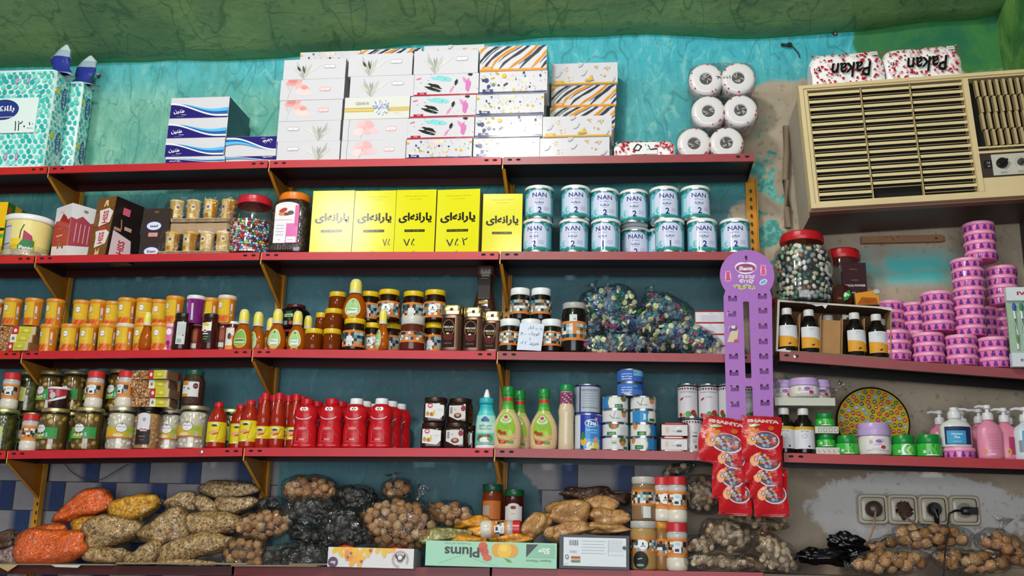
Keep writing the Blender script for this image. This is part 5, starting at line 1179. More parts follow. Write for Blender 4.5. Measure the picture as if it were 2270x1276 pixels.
def bag(cx, cy, rx, ry, rot, Y, kind, label, thick=.62, ears=(), film='film', e=.8, grp=None, cat='bag', nmax=60, item=None, step=None, itemgrp=None, itemlab=None, size=.017, amp=.18, core='2a2018', tint=None):
    _bs[0] += 1; sd = _bs[0]*1.37
    c0 = P(cx, cy, Y); s = (P(cx+10, cy, Y)-c0).length/10; RX, RZ = rx*s, ry*s; RY = min(.085, max(.022, RZ*thick+.012)); an = radians(rot); zs = sz(3 if kind == 'candy' else 5, c0.x)
    r = root({'walnut': 'bag_of_walnuts', 'peanut': 'bag_of_peanuts', 'lime': 'bag_of_dried_limes', 'candy': 'bag_of_candies'}.get(kind, 'bag_of_'+{'red_lentil': 'red_lentils', 'yellow_pea': 'split_peas', 'brown_lentil': 'lentils', 'mixed_grain': 'grain', 'pink_bean': 'beans', 'tan_powder': 'ground_spice', 'brown_powder': 'ground_spice', 'turmeric': 'turmeric', 'dried_herb': 'dried_herbs', 'black': 'waste'}.get(kind, 'goods')))
    if kind == 'black': r.name = 'black_plastic_bag'
    r.location = c0; r.rotation_euler = (0, -an, 0)
    items = None
    if kind in ('walnut', 'peanut', 'lime', 'candy'):
        items = {'walnut': WAL, 'peanut': PEA, 'lime': LIM, 'candy': CAN}[kind]
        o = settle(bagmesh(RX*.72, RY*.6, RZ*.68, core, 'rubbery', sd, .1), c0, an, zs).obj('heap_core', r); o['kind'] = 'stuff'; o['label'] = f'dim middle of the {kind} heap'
        settle(bagmesh(RX*1.02, RY*1.05, RZ*1.03, 'ffffff', film, sd, amp, .85, ears), c0, an, zs).obj('clear_film', r, 70)
    elif kind == 'black':
        settle(bagmesh(RX, RY, RZ, '0c0c0e', 'glossy', sd, .45, .9, ears, 4.5), c0, an, zs).obj('crumpled_plastic', r, 70)
    else:
        o = settle(bagmesh(RX*.97, RY*.96, RZ*.96, 'ffffff', kind, sd, amp, e, (), 2.2, True), c0, an, zs+.001).obj('contents', r, 70); o['kind'] = 'stuff'
        settle(bagmesh(RX, RY, RZ, 'ffffff', film, sd, amp, e, ears, 2.2, True), c0, an, zs).obj('clear_film', r, 70)
    tag(r, label, cat, grp)
    if items:
        rnd = random.Random(int(sd*10)); pts = []; tries = 0; step = step or size*1.75
        while len(pts) < nmax and tries < 6000:
            tries += 1; a = rnd.uniform(-1, 1); b = rnd.uniform(-1, 1); d2 = a*a+b*b
            if d2 > 1: continue
            yy = -sqrt(max(0, 1-d2))*rnd.uniform(.55, 1.0)
            ex, ez = max(.2, 1-size/RX), max(.15, 1-size/RZ); ey = max(.2, 1-size*.8/RY)
            p = (a*RX*ex, yy*RY*ey, b*RZ*ez)
            if all((p[0]-q[0])**2+(p[2]-q[2])**2+.5*(p[1]-q[1])**2 > (step*.82)**2 for q in pts): pts.append(p)
        for p in pts:
            q = Vector((p[0]*cos(an)-p[2]*sin(an), p[1], p[0]*sin(an)+p[2]*cos(an)))+c0
            sc_ = size*rnd.uniform(.85, 1.12); q.z = max(q.z, zs+sc_*.95); q.y = min(q.y, .24)
            if kind == 'peanut': sc_ *= .62
            put(rnd.choice(items), q, itemlab, {'walnut': 'walnut', 'peanut': 'peanut', 'lime': 'dried lime', 'candy': 'candy'}[kind], itemgrp, rz=rnd.random()*6, rx=rnd.random()*6 if kind != 'peanut' else rnd.uniform(-.6, .6), ry=rnd.random()*6, sc=sc_)
    return r
def cbag(cx, cy, rx, ry, rot, Y, where, n, **k):
    bag(cx, cy, rx, ry, rot, Y, 'candy', f'clear bag of foil-wrapped candies, {where}', nmax=n, size=.0105, step=.0165, core='506878', itemlab=f'wrapped candy in the clear bag {where}', itemgrp=f'candies in the bag {where}', grp='candy bags on the third shelf', thick=.8, **k)
cbag(1348, 680, 68, 48, 10, .115, 'at the upper left of the mound', 60, ears=((1.9, .035, .022),))
cbag(1478, 688, 62, 38, -22, .13, 'at the upper right of the mound', 42, ears=((2.4, .035, .018),))
cbag(1400, 716, 75, 34, 8, .085, 'in the middle of the mound', 48)
cbag(1360, 762, 78, 24, 3, .045, 'at the lower left by the shelf edge', 44, ears=((3.1, .03, .018),))
cbag(1520, 748, 80, 36, -14, .06, 'at the lower right by the display strip', 62, ears=((-.1, .02, .02),))
cbag(1440, 765, 50, 22, 0, .11, 'low in the centre', 24)
cbag(1310, 720, 34, 34, 0, .12, 'behind the tall clear-lidded jar', 20)

# ---------------------------------------------------------------- fourth shelf
def fourth(): pass
# spice shakers
def shaker(H=.132, D=.062, face='tagw', cont='ddd4c4', lid='c42c30', cm='sauce', z2='sauce', name='spice_shaker'):
    r = root(name); R = D/2
    part(r, 'bottle', [(R*.85, 0), (R*.97, .004), (R*1.0, H*.10), (R*.98, H*.24), (R*.88, H*.285), (R*.92, H*.30), (R*.92, H*.66, 'c8c0bc'), (R*.95, H*.68, 'c4bcb8'), (R*.97, H*.76, 'b8b0ac'), (R*.88, H*.82)], cont, cm, 28)
    part(r, 'lid', [(R*.92, H*.815), (R*.96, H*.82), (R*.95, H*.985), (R*.88, H)], lid, 'plastic', 28)
    a = Art(); a.win = (-pi*R*.9, H*.28, pi*R*.9, H*.68); a.rect(-pi*R*.85, H*.28, pi*R*.85, H*.68, 'd88c48'); al_mos(face, seed=int(H*1e4)+len(face), band=(.33, .64))(a, R*.66, H)
    artpart(r, 'label', a, cyl(R*.935), 'paper', de=.00006); return r
SHK = [shaker(), shaker(face='logo'), shaker(face='none')]
# pickle and bean jars
def picklejar(H=.152, D=.108, kind='olive', lid='c8b888'):
    r = root('pickle_jar'); R = D/2; hl = .012; zb = H-hl; GR = {'olive': ('6a5220', 'cc'), 'bean': ('ccc4b0', 'cc'), 'dark': ('1c1c10', ''), 'nut': ('b88c5c', '')}[kind]
    part(r, 'brine', [(R*.86, .003), (R*.90, .008), (R*.90, zb*.86), (R*.78, zb*.93)], GR[0], 'dark_pickle' if kind == 'dark' else 'sauce', 32)
    part(r, 'glass', [(R*.9, 0), (R, .005), (R, .012), (R*.99, zb*.22), (R*1.0, zb*.25), (R*1.0, zb*.86), (R*.93, zb*.93), (R*.86, zb*.96), (R*.86, zb)], 'ffffff', 'clear', 36, cap=False)
    part(r, 'lid', [(R*.88, zb-.002), (R*.92, zb), (R*.92, H-.003), (R*.88, H), (R*.8, H-.0015)], lid, 'brushed', 36)
    a = Art(); z0, z1 = zb*.29, zb*.58
    if kind == 'olive':
        a.rect(-.06, z0, .028, z1, '64a03c').rect(.008, z0, .055, z1, '2c8c40').rect(-.06, z0, .055, z0+.003, 'a85428').rect(-.06, z0, .006, z0+.012, '7cac3c')
        for x_, y_ in ((-.022, .014), (-.008, .012), (.006, .014)): a.ell(x_, z0+y_, .006, .0055, 'd0c8a0').ell(x_-.004, z0+y_+.006, .004, .003, '6c2424')
        a.text('5', .020, z0+.014, .014, 'a8c8dc', bold=.03)
    elif kind == 'bean': a.rect(-.06, z0, .055, z1, 'c8a428').rect(.012, z0, .055, z1, 'a8a42c').rect(-.06, z0, .055, z0+.004, 'c84c24').rect(-.055, z0+.006, -.02, z0+.012, 'd89030').ell(-.01, z0+.010, .018, .006, 'dcc890').ell(.034, z0+.012, .004, .009, 'a0a8bc').ell(.03, z0+.03, .02, .006, '8ca030')
    elif kind == 'dark': a.poly([(-.04, z0), (.028, z0-.004), (.032, z1+.004), (.008, z1+.010), (-.02, z1+.002)], 'b8c470').ell(-.004, z0+.03, .016, .012, 'd4dce0').ell(-.002, z0+.034, .008, .004, '5c8cb0').rect(.012, z0+.002, .026, z0+.009, 'c8c040').ell(-.014, z0+.008, .012, .006, '46642c')
    if kind in ('olive', 'bean'): a.ell(-.006 if kind == 'olive' else .0, z1-.004, .021, .017, '3c4c74', n=8).ell(-.006 if kind == 'olive' else 0, z1-.004, .0195, .0155, 'e0dedc', n=8).text('مهرام', -.006 if kind == 'olive' else 0, z1-.001, .008, 'a83048', w=.030, bold=.03).text('pickles', -.006 if kind == 'olive' else 0, z1-.012, .0035, '4c5070').ell(-.006 if kind == 'olive' else 0, z1+.009, .003, .003, '3c8c5c')
    if kind == 'nut':
        a.rect(-.022, zb*.12, .030, zb*.52, '141214').rect(-.018, zb*.5, .026, zb*.86, 'd0ccd0').ell(.004, zb*.86, .022, .010, 'd0ccd0').rect(-.006, zb*.46, .018, zb*.56, 'e4d8dc').text('Nuts', .006, zb*.51, .009, 'a82c34', bold=.04).text('peanut', .004, zb*.32, .006, 'd89050').text('salted', .004, zb*.24, .005, 'b06c30').ell(.006, zb*.76, .006, .007, '9c989c')
    artpart(r, 'label', a, cyl(R*1.003), 'paper', de=.00006); return r
OLV = protoset('green_olive', '', ['a88c44', 'b89848', '94783a', 'c4a85c'], lambda m, c_, i: m.blob(1, 1, 1.15, c_, 'glossy', 10, 7))
BEA = protoset('white_bean', '', ['e4dece', 'd8ceb8', 'ece8dc'], lambda m, c_, i: m.blob(1.2, .9, .8, c_, 'plastic', 10, 7, amp=.15))
CAS = protoset('skinned_peanut', '', ['c89c6c', 'b88a58', 'd4a878'], lambda m, c_, i: m.blob(1.35, .8, .8, c_, 'plastic', 10, 7, amp=.15))
def fill_jar(loc, R, H, items, size, lab, cat, grp, zr=((.02, .26), (.60, .86)), seed=0, amax=1.25):
    rnd = random.Random(seed); zb = H-.012
    for (a0, a1) in zr:
        pts = []; z0, z1 = zb*a0+size*.9, zb*a1-size*.6; tries = 0; Ri = R*.93-size*.8
        while tries < 500:
            tries += 1; t = rnd.uniform(-amax, amax); z = rnd.uniform(z0, max(z0+.001, z1))
            if all(((t-q[0])*Ri)**2+(z-q[1])**2 > (size*1.62)**2 for q in pts): pts.append((t, z))
        for t, z in pts: put(rnd.choice(items), (loc[0]+Ri*sin(t), loc[1]-Ri*cos(t), loc[2]+z), lab, cat, grp, rz=rnd.random()*6, ry=rnd.random()*6, sc=size*rnd.uniform(.9, 1.1))
PJ = {k: picklejar(kind=k, lid=l) for k, l in (('olive', 'c8b888'), ('bean', 'c8c0a0'), ('dark', 'b8b878'))}
def pj(kind, xl, xr, Y, where, fill=True, z=None, rz=0, seed=1, py=950, zr=None, sc=None):
    x = ctr(xl, xr, py, Y); z = sz(4, x)+.0006 if z is None else z; o = put(PJ[kind], (x, Y, z), {'olive': 'jar of green olives with green label', 'bean': 'jar of white beans with yellow label', 'dark': 'dark pickle jar with pale green label'}[kind]+f', {where}', 'jar', {'olive': 'olive jars', 'bean': 'bean jars', 'dark': 'pickle jars'}[kind]+' on the fourth shelf', rz=rz, sc=sc)
    if fill and kind != 'dark':
        it, s_, nm = {'olive': (OLV, .0108, 'green olive'), 'bean': (BEA, .0098, 'white bean')}[kind]
        fill_jar((x, Y, z), .054*(sc[0] if sc else 1), .152, it, s_, f'{nm} seen through glass, {where}', nm.split()[1], f'{nm}s in the jar {where}', seed=seed, zr=zr or ((.02, .26), (.62, .9)))
    return x, z
pj('dark', -32, 45, .06, 'at the left edge, lower row')
shelfput(SHK[2], 44, 88, .035, 4, 'red-capped spice shaker standing low between dark pickles and olives', 'shaker', 'red-capped spice shakers', rz=.6)
pj('olive', 85, 154, .058, 'lower row, left', rz=-.25, seed=3); pj('olive', 162, 230, .058, 'lower row, right', rz=0, seed=4)
pj('olive', 120, 186, .155, 'hidden between the two front olive jars', fill=False)
pj('bean', 238, 302, .062, 'lower row, beside the olives', rz=.45, seed=5); 
# mixed nut jar
Hn, Dn = .148, .098; r = picklejar(Hn, Dn, 'nut', '1c1a1c'); x = ctr(295, 356, 950, .032+.01); 
put(r, (x, .052, sz(4, x)+.0006), 'jar of peeled peanuts with black lid and white and black label', 'jar', rz=0); fill_jar((x, .052, sz(4, x)+.0006), Dn/2, Hn, CAS, .0082, 'peeled peanut seen in the black-lidded jar', 'peanut', 'peeled peanuts in the black-lidded jar', zr=((.02, .9),), seed=8)
pj('bean', 354, 400, .125, 'lower row, set back behind the peanut jar', rz=.2, seed=6); pj('bean', 398, 459, .060, 'lower row, right end', rz=.0, seed=7)
pj('olive', 240, 300, .165, 'hidden rear lower row under the rear bean jar', fill=False); pj('dark', 44, 96, .165, 'rear lower row behind the low shaker')
ZU = sz(4, -1.9)+.0006+.1525
def top4(proto, xl, xr, Y, lab, cat, grp=None, rz=0, py=860, sc=None):
    x = ctr(xl, xr, py, Y); return put(proto, (x, Y, sz(4, x)+.1535), lab, cat, grp, rz=rz, sc=sc)
top4(SHK[0], 2, 47, .05, 'red-capped spice shaker at the left edge, upper layer', 'shaker', 'red-capped spice shakers', rz=.35)
for (xl, xr, Y, w_, sd, k) in [(40, 88, .14, 'upper layer behind the first shaker', 11, 'dark'), (85, 140, .14, 'upper layer, first of the rear row', 12, 'olive'), (140, 190, .14, 'upper layer, second of the rear row', 13, 'olive'), (192, 240, .15, 'upper layer behind the middle shaker', 14, 'olive'), (240, 292, .14, 'upper layer beside the brittle stack', 15, 'olive')]:
    x = ctr(xl, xr, 860, Y); pj(k, xl, xr, Y, w_, z=sz(4, x)+.1535, rz=-.2, seed=sd, py=860, sc=(.84, .84, 1))
for (xl, xr) in ((10, 60), (195, 245), (318, 350)): pj('dark', xl, xr, .165, 'hidden at the back supporting the upper layer', fill=False)
top4(SHK[0], 188, 234, .05, 'red-capped spice shaker in the middle of the upper layer', 'shaker', 'red-capped spice shakers', rz=.1)
top4(SHK[0], 258, 300, .055, 'red-capped spice shaker left of the nut brittle stack', 'shaker', 'red-capped spice shakers', rz=-.3)
top4(SHK[1], 366, 398, .12, 'dim red-capped spice shaker right of the nut brittle stack', 'shaker', 'red-capped spice shakers')
dc = cupproto(.082, .075, '2c1614', 0, 'e0dcdc', 'dessert_pot', lambda a, R, h: (a.rect(-.05, h*.55, .05, h*.9, 'b02c3c'), a.rect(-.05, h*.2, -.005, h*.62, '8c3c24'), a.poly([(-.042, h*.36), (.0, h*.42), (.045, h*.62), (.045, h*.50), (0, h*.32), (-.042, h*.28)], 'e0dcd8'), a.ell(-.004, h*.6, .012, .012, 'c8c0c8'), a.rect(-.02, h*.76, -.002, h*.86, 'd0a0a8')), taper=.85)
top4(dc, 107, 158, .052, 'small brown dessert pot with white lid and red band on the olive jars', 'pot')
z = sz(4, -1.7)+.150
for i, rz_ in enumerate([.06, -.04, .05, -.10]):
    o = nutbar(.142, .07, .031, i+5); put(o, (P([296, 297, 290, 291][i], 850, .02).x, .018, z), f'{["bottom", "second", "third", "top"][i]} nut brittle pack in the stack of four on the peanut jar', 'snack pack', 'nut brittle packs', rz=rz_); z += .0325
cj = jar(.078, .128, '1c4c34', '2c1610', 'coffee', lidh=.018, sh=.80, lidr=.80, name='ground_coffee_jar', art=lambda a, R, h: (a.rect(-.032, h*.24, .034, h*.66, 'd0ccc8'), a.rect(-.032, h*.56, -.004, h*.68, 'c07c28'), a.rect(-.032, h*.24, -.004, h*.32, 'c07c28'), a.ell(.022, h*.54, .009, .010, '281818'), a.ell(.022, h*.54, .006, .004, 'b83838'), a.ell(-.002, h*.46, .004, .004, '4c7460'), a.rect(-.026, h*.48, -.018, h*.51, '303030')))
top4(cj, 407, 452, .055, 'ground coffee jar with green lid on the right-hand bean jar', 'jar')
# sauce bottles
def sauce(H, D, prof, lidc='c81c24', labr=(.2, .52), ribs=False, name='hot_sauce_bottle', tip=True):
    r = root(name); R = D/2
    part(r, 'bottle', [(R*a_, H*b_) for a_, b_ in prof], '9c2410', 'sauce', 28, wave=None)
    zt = prof[-1][1]; rt = prof[-1][0]
    part(r, 'cap', [(R*rt*1.15, H*zt-.001), (R*rt*1.2, H*(zt+.01)), (R*rt*1.12, H*(1-.03 if tip else 1)-.001), (R*rt*1.0, H*(1-.03 if tip else 1))]+([(R*.12, H*.985), (R*.08, H)] if tip else []), lidc, 'plastic', 24)
    a = Art(); z0, z1 = H*labr[0], H*labr[1]; hw = R*1.5; a.win = (-hw, z0, hw, z1); a.rect(-hw, z0, hw, z1, 'd8c414')
    a.ell(.0, z1-.010, .013, .006, 'd8d0cc', .1).ell(-.002, z1-.013, .011, .004, '2c3828').ell(-.008, (z0+z1)/2-.001, .018, .005, 'd89878', .25).ell(.004, (z0+z1)/2-.006, .012, .003, 'b83c24', .3).rect(-.010, z0+.001, .004, z0+.006, 'dcd8d0').poly([(.0, z0), (hw, z0), (hw, z0+(z1-z0)*.4), (.012, z0+.008)], 'd8a818').ell(-.022, z0+.010, .005, .008, 'a8c030').line([(.008, z0+.01), (.022, z1-.006)], .0016, 'a83c20')
    kk = lambda v: R*next((a0+(a1-a0)*((v/H-b0)/(b1-b0)) for (a0, b0), (a1, b1) in zip(prof, prof[1:]) if b0 <= v/H <= b1 and b1 > b0), 1)
    artpart(r, 'label', a, cyl(lambda v: kk(v)+.0004), 'paper', de=.00006); return r
SA = sauce(.168, .066, [(.85, 0), (.97, .02), (1, .05), (1, .55), (.97, .62), (.8, .74), (.5, .84), (.42, .87), (.42, .885)], labr=(.13, .55))
SB = sauce(.195, .052, [(.9, 0), (.98, .02), (.98, .12), (1, .15), (1, .40), (.92, .45), (.98, .51), (.98, .56), (.86, .64), (.62, .82), (.5, .88)], labr=(.17, .39), tip=False, name='ketchup_bottle')
for i, (xl, xr, Y) in enumerate([(458, 502, .045), (508, 551, .105), (530, 573, .050)]): shelfput(SA, xl, xr, Y, 4, f'squat hot sauce bottle with yellow label, {["alone beside the bean jar", "behind the right one", "right one of the pair"][i]}', 'bottle', 'hot sauce bottles', rz=random.uniform(-.1, .2), sc=(1, 1, 1.0 if i != 2 else 1.04))
for i, (xl, xr, Y) in enumerate([(566, 599, .045), (596, 631, .045), (587, 616, .10), (618, 650, .10), (637, 667, .075), (651, 680, .13), (610, 640, .155), (560, 590, .16)]): shelfput(SB, xl, xr, Y, 4, f'tall slim ketchup bottle with yellow label, {["left one of the front pair", "right one of the front pair", "behind the left one", "behind the right one", "third, beside the smiling bottles", "rear one beside the smiling bottles", "farthest back in the middle", "farthest back at the left, cap only"][i]}', 'bottle', 'tall ketchup bottles', rz=random.uniform(-.2, .1))
shelfput(PJ['dark'], 492, 530, .16, 4, 'dark jar with pale lid behind the squat sauce bottles', 'jar')
# smiling red squeeze bottles
def smiley(capc):
    r = root('ketchup_squeeze_bottle'); H = .174; R = .0445
    part(r, 'bottle', [(R*.86, 0), (R*.98, .004), (R*1.0, H*.03), (R*.97, H*.08), (R*.94, H*.12), (R*.95, H*.2), (R*.95, H*.30), (R*.92, H*.42), (R*.84, H*.50), (R*.86, H*.53), (R*.92, H*.58), (R*.95, H*.68), (R*.92, H*.76), (R*.78, H*.83), (R*.52, H*.875), (R*.46, H*.885)], 'bc141c', 'plastic', 34, sy=.8)
    part(r, 'cap', [(R*.50, H*.88), (R*.52, H*.89), (R*.50, H*.99), (R*.44, H)], capc, 'plastic', 24, sy=.95)
    a = Art(); z = H*.72
    a.line([(R*.72*sin(t)*1.0-.003, z-.010-.016*cos(t*1.0)) for t in [-1.25+2.5*i/12 for i in range(13)]], [.0012]+[.0026]*11+[.0012], 'e4dcdc')
    for s_ in (-1, 1): a.ell(s_*.0068-.001, z+.010, .0076, .0068, 'e8e4e4', n=14)
    for s_ in (-1, 1): a.ell(s_*.0040-.001, z+.010, .0024, .0028, '241414', n=10)
    a.line([(-.004, z+.024), (-.003, z+.032)], .0015, 'd44850').line([(.0, z+.024), (.0, z+.034)], .0015, 'd44850').line([(.004, z+.024), (.003, z+.032)], .0015, 'd44850')
    for q in range(1): a.line([(-.018, H*.46), (-.015, H*.40), (-.024, H*.33), (-.024, H*.13), (.020, H*.13), (.020, H*.33), (.012, H*.40), (.015, H*.46)], .0013, 'e07078')
    a.line([(-.024, H*.13), (.020, H*.13)], .0013, 'e07078').ell(-.002, H*.385, .0135, .0045, 'e0888c').text('Delpazir', -.002, H*.385, .0045, 'a02028', w=.02).rect(-.017, H*.33, .013, H*.34, 'c8404c').rect(-.010, H*.15, .008, H*.19, 'd8787c').ell(-.018, H*.17, .003, .003, '8c1418').ell(.015, H*.17, .003, .003, '8c1418').line([(.026, H*.30), (.034, H*.22)], .004, 'c83038').line([(-.014, H*.28), (.010, H*.26)], .003, 'c42c38').ell(-.022, H*.055, .010, .003, 'd45058').ell(.022, H*.055, .010, .003, 'd45058')
    pr = [(.0, 1), (.12, .94), (.3, .95), (.42, .92), (.5, .84), (.58, .92), (.68, .95), (.76, .92), (.83, .78), (.88, .5)]
    def k(v):
        t = v/H
        for (a0, b0), (a1, b1) in zip(pr, pr[1:]):
            if a0 <= t <= a1: return b0+(b1-b0)*(t-a0)/(a1-a0)
        return .5
    artpart(r, 'printed_face', a, lambda u, v, e: ((R*k(v)+e)*sin(u/(R*k(v))), -(R*k(v)+e)*.8*cos(u/(R*k(v))), v), 'plastic', e0=.0009, du=.006, de=.0001); return r
SR, SW = smiley('c01820'), smiley('e8e8e8')
for i, (xl, xr, pr) in enumerate([(652, 704, SR), (705, 761, SR), (761, 815, SW), (815, 873, SW)]):
    x0 = ctr(xl, xr, 940, .045)
    for j in range(3):
        x = x0+.012*j if i < 3 else x0+.017*j; Y = .045+.068*j
        lab = f'red smiling squeeze bottle with {"white" if pr is SW else "red"} cap, {["first", "second", "third", "fourth"][i]} column from left, '+['front row', 'second row', 'back row'][j]
        put(pr, (x, Y, sz(4, x)+.0006), lab, 'bottle', 'red smiling squeeze bottles', rz=.02)
# chocolate cream jars
def al_ch(v):
    def f(a, R, h):
        if v == 0: a.poly([(-.030, h*.20), (.020, h*.14), (.034, h*.30), (.034, h*.68), (-.030, h*.78)], 'dcd8d8').ell(-.014, h*.66, .009, .009, 'b83c54').ell(-.014, h*.66, .006, .004, 'e8c8c8').ell(-.022, h*.34, .006, .008, 'b88c3c').ell(-.008, h*.32, .007, .007, 'a86c3c').ell(.0, h*.38, .004, .010, 'd8b840').text('شکلات', .018, h*.5, .006, 'b8a8a8')
        else: a.poly([(-.026, h*.28), (.006, h*.12), (.034, h*.16), (.034, h*.70), (-.026, h*.70)], 'd4ccc8').ell(.026, h*.58, .009, .010, '8c3040').ell(.006, h*.30, .014, .009, '54281c').ell(.006, h*.32, .008, .005, 'c89470').rect(-.022, h*.38, -.014, h*.64, '888488').text('80', -.004, h*.54, .005, '7c7478')
    return f
CH = [jar(.076, .088, '4a3830', '2c1610', 'glossy', lidh=.016, art=al_ch(v), lidr=1.0, sh=.9, name='chocolate_spread_jar', lidm='brushed', sq=7) for v in (0, 1)]
for i, (xl, xr, Y, v, lv) in enumerate([(936, 985, .05, 0, 0), (988, 1037, .055, 1, 0), (1020, 1056, .13, 0, 0), (940, 987, .06, 0, 1), (995, 1042, .085, 1, 1)]):
    x = ctr(xl, xr, 960, Y); put(CH[v], (x, Y, sz(4, x)+.0006+.0885*lv), f'square brown chocolate spread jar, {["lower left", "lower right", "rear right, dimly lit", "upper left", "upper right"][i]}', 'jar', 'chocolate spread jars', rz=[0, -.12, -.3, .06, -.2][i])
# mayonnaise squeeze bottle
r = root('mayonnaise_bottle'); H = .205; R = .036
part(r, 'bottle', [(R*.9, 0, 'e4e4e0'), (R, .004, 'e4e4e0'), (R, H*.06, '2cb0b4'), (R, H*.11, '8cd8cc'), (R, H*.25, 'b4dcd0'), (R*.98, H*.42, 'a0d8cc'), (R*.9, H*.55, '4cc0c0'), (R*.72, H*.63, '34b0b8'), (R*.66, H*.68, '28a8b0'), (R*.66, H*.74), (R*.62, H*.76)], '28a8b0', 'plastic', 32, sy=.75)
part(r, 'cap', [(R*.70, H*.755), (R*.72, H*.76), (R*.71, H*.84), (R*.42, H*.86)], '34b0b8', 'plastic', 28); part(r, 'nozzle', [(R*.34, H*.855), (R*.24, H*.93), (R*.14, H*.985), (R*.06, H)], 'e8ecec', 'plastic', 20)
a = Art(); a.rect(-R*1.3, H*.11, R*1.3, H*.26, '58c0b8').ell(0, H*.17, .03, .014, '3c8438').ell(-.018, H*.2, .008, .006, 'a83828').ell(.01, H*.21, .010, .006, '8c2c2c').ell(.0, H*.14, .018, .010, 'dce4dc').ell(.018, H*.16, .010, .007, '58a048').rect(-R*1.3, H*.07, R*1.3, H*.11, '90a4a4').rect(-.013, H*.45, .013, H*.49, '24508c').ell(0, H*.5, .008, .006, '24508c').text('سس مایونز', 0, H*.385, .013, '2c5c54', w=.045).text('Mayonnaise', 0, H*.325, .008, '8c3c34', w=.042, shear=.3)
artpart(r, 'label', a, lambda u, v, e: ((R+e)*sin(u/R), -(R*.75+e)*cos(u/R), v), 'plastic', e0=.0008)
shelfput(r, 1055, 1099, .045, 4, 'turquoise and white mayonnaise squeeze bottle with pointed white nozzle', 'bottle', rz=0)
# salad dressing bottles
def dressing(H=.207, D=.095):
    r = root('dressing_bottle'); R = D/2
    part(r, 'bottle', [(R*.84, 0), (R*.92, .004), (R*.96, H*.08), (R*1.0, H*.25), (R*.96, H*.38), (R*.82, H*.48), (R*.6, H*.57, 'b4b868'), (R*.46, H*.63, '5ca034'), (R*.40, H*.70, '349c34'), (R*.37, H*.76, '349c34'), (R*.37, H*.765, 'c02c1c'), (R*.37, H*.82, 'c02c1c'), (R*.37, H*.823, '1c8c34'), (R*.40, H*.86, '1c8c34')], 'd8b890', 'plastic', 34, sy=.7)
    part(r, 'cap', [(R*.42, H*.86), (R*.44, H*.88), (R*.42, H*.92), (R*.42, H*.99), (R*.38, H)], '1c8434', 'plastic', 28, sy=.9)
    a = Art(); 
    def egg(cx_, cy_, rx, ry, c, k=.25): a.poly([(cx_+rx*sin(t)*(1-k*cos(t)), cy_+ry*cos(t)) for t in [2*pi*i/24 for i in range(24)]][::-1], c)
    egg(-.004, H*.34, .034, H*.235, '8cb828'); a.rect(-.022, H*.24, .016, H*.45, 'ccd0bc').ell(-.003, H*.45, .019, .012, 'ccd0bc').ell(-.003, H*.50, .0095, .009, 'e0d0c4').ell(-.003, H*.50, .0065, .006, 'a83848').text('Dressing', -.003, H*.40, .0065, '808c74', w=.034).text('Ranch', -.003, H*.365, .006, '808c74', w=.024).text('سس', -.002, H*.325, .005, '4c5840')
    a.poly([(-.034, H*.26), (-.02, H*.20), (.0, H*.19), (.026, H*.24), (.03, H*.17), (.006, H*.13), (-.028, H*.17)], 'dca47c').poly([(-.032, H*.20), (-.024, H*.14), (.0, H*.12), (.01, H*.125), (-.004, H*.075), (-.024, H*.085)], 'b02018').poly([(.002, H*.08), (.024, H*.085), (.024, H*.13), (.006, H*.115)], '5c9c34')
    for x_, y_ in ((-.024, .27), (-.016, .245), (-.006, .24)): a.ell(x_, H*y_, .0065, .006, 'a82c1c')
    a.ell(.012, H*.235, .007, .012, 'b0c860').ell(-.012, H*.105, .007, .005, 'd05c50')
    pr = [(0, .9), (.08, .96), (.25, 1.0), (.38, .96), (.48, .82), (.57, .6), (.63, .46)]
    def k(v):
        t = v/H
        for (a0, b0), (a1, b1) in zip(pr, pr[1:]):
            if a0 <= t <= a1: return b0+(b1-b0)*(t-a0)/(a1-a0)
        return .46
    artpart(r, 'label', a, lambda u, v, e: ((R*k(v)+e)*sin(u/(R*k(v))), -(R*k(v)*.7+e)*cos(u/(R*k(v))), v), 'paper', e0=.0012, du=.005); return r
DR = dressing()
for i, (xl, xr, Y, q) in enumerate([(1095, 1155, .042, 1.03), (1124, 1177, .115, 1.02), (1173, 1237, .045, 1.0)]): shelfput(DR, xl, xr, Y, 4, f'creamy salad dressing bottle with green neck, {["leftmost at the front", "standing behind the leftmost", "standing apart by the slim bottle"][i]}', 'bottle', 'salad dressing bottles', rz=.0, sc=q)
r = root('dressing_bottle'); H = .222; R = .0275
part(r, 'bottle', [(R*.92, 0), (R, .004), (R*.95, H*.2), (R*.93, H*.5), (R*1.0, H*.56), (R*1.0, H*.60), (R*.86, H*.68), (R*.82, H*.70, '9c4c74'), (R*.80, H*.88, 'c8b49c'), (R*.78, H*.9)], 'd4c0a0', 'sauce', 28)
part(r, 'cap', [(R*.86, H*.895), (R*.9, H*.9), (R*.88, H*.985), (R*.8, H)], '1c8444', 'plastic', 24)
a = Art()
for j in range(6):
    for i in range(5): a.rect(-.016+.0065*i, H*(.705+.027*j), -.012+.0065*i, H*(.72+.027*j), ['e0c8d0', '7c2c50', '503040'][(i+j) % 3])
artpart(r, 'neck_sleeve', a, cyl(R*.822), 'paper'); shelfput(r, 1238, 1272, .045, 4, 'slim beige dressing bottle with green cap and checked neck sleeve', 'bottle')
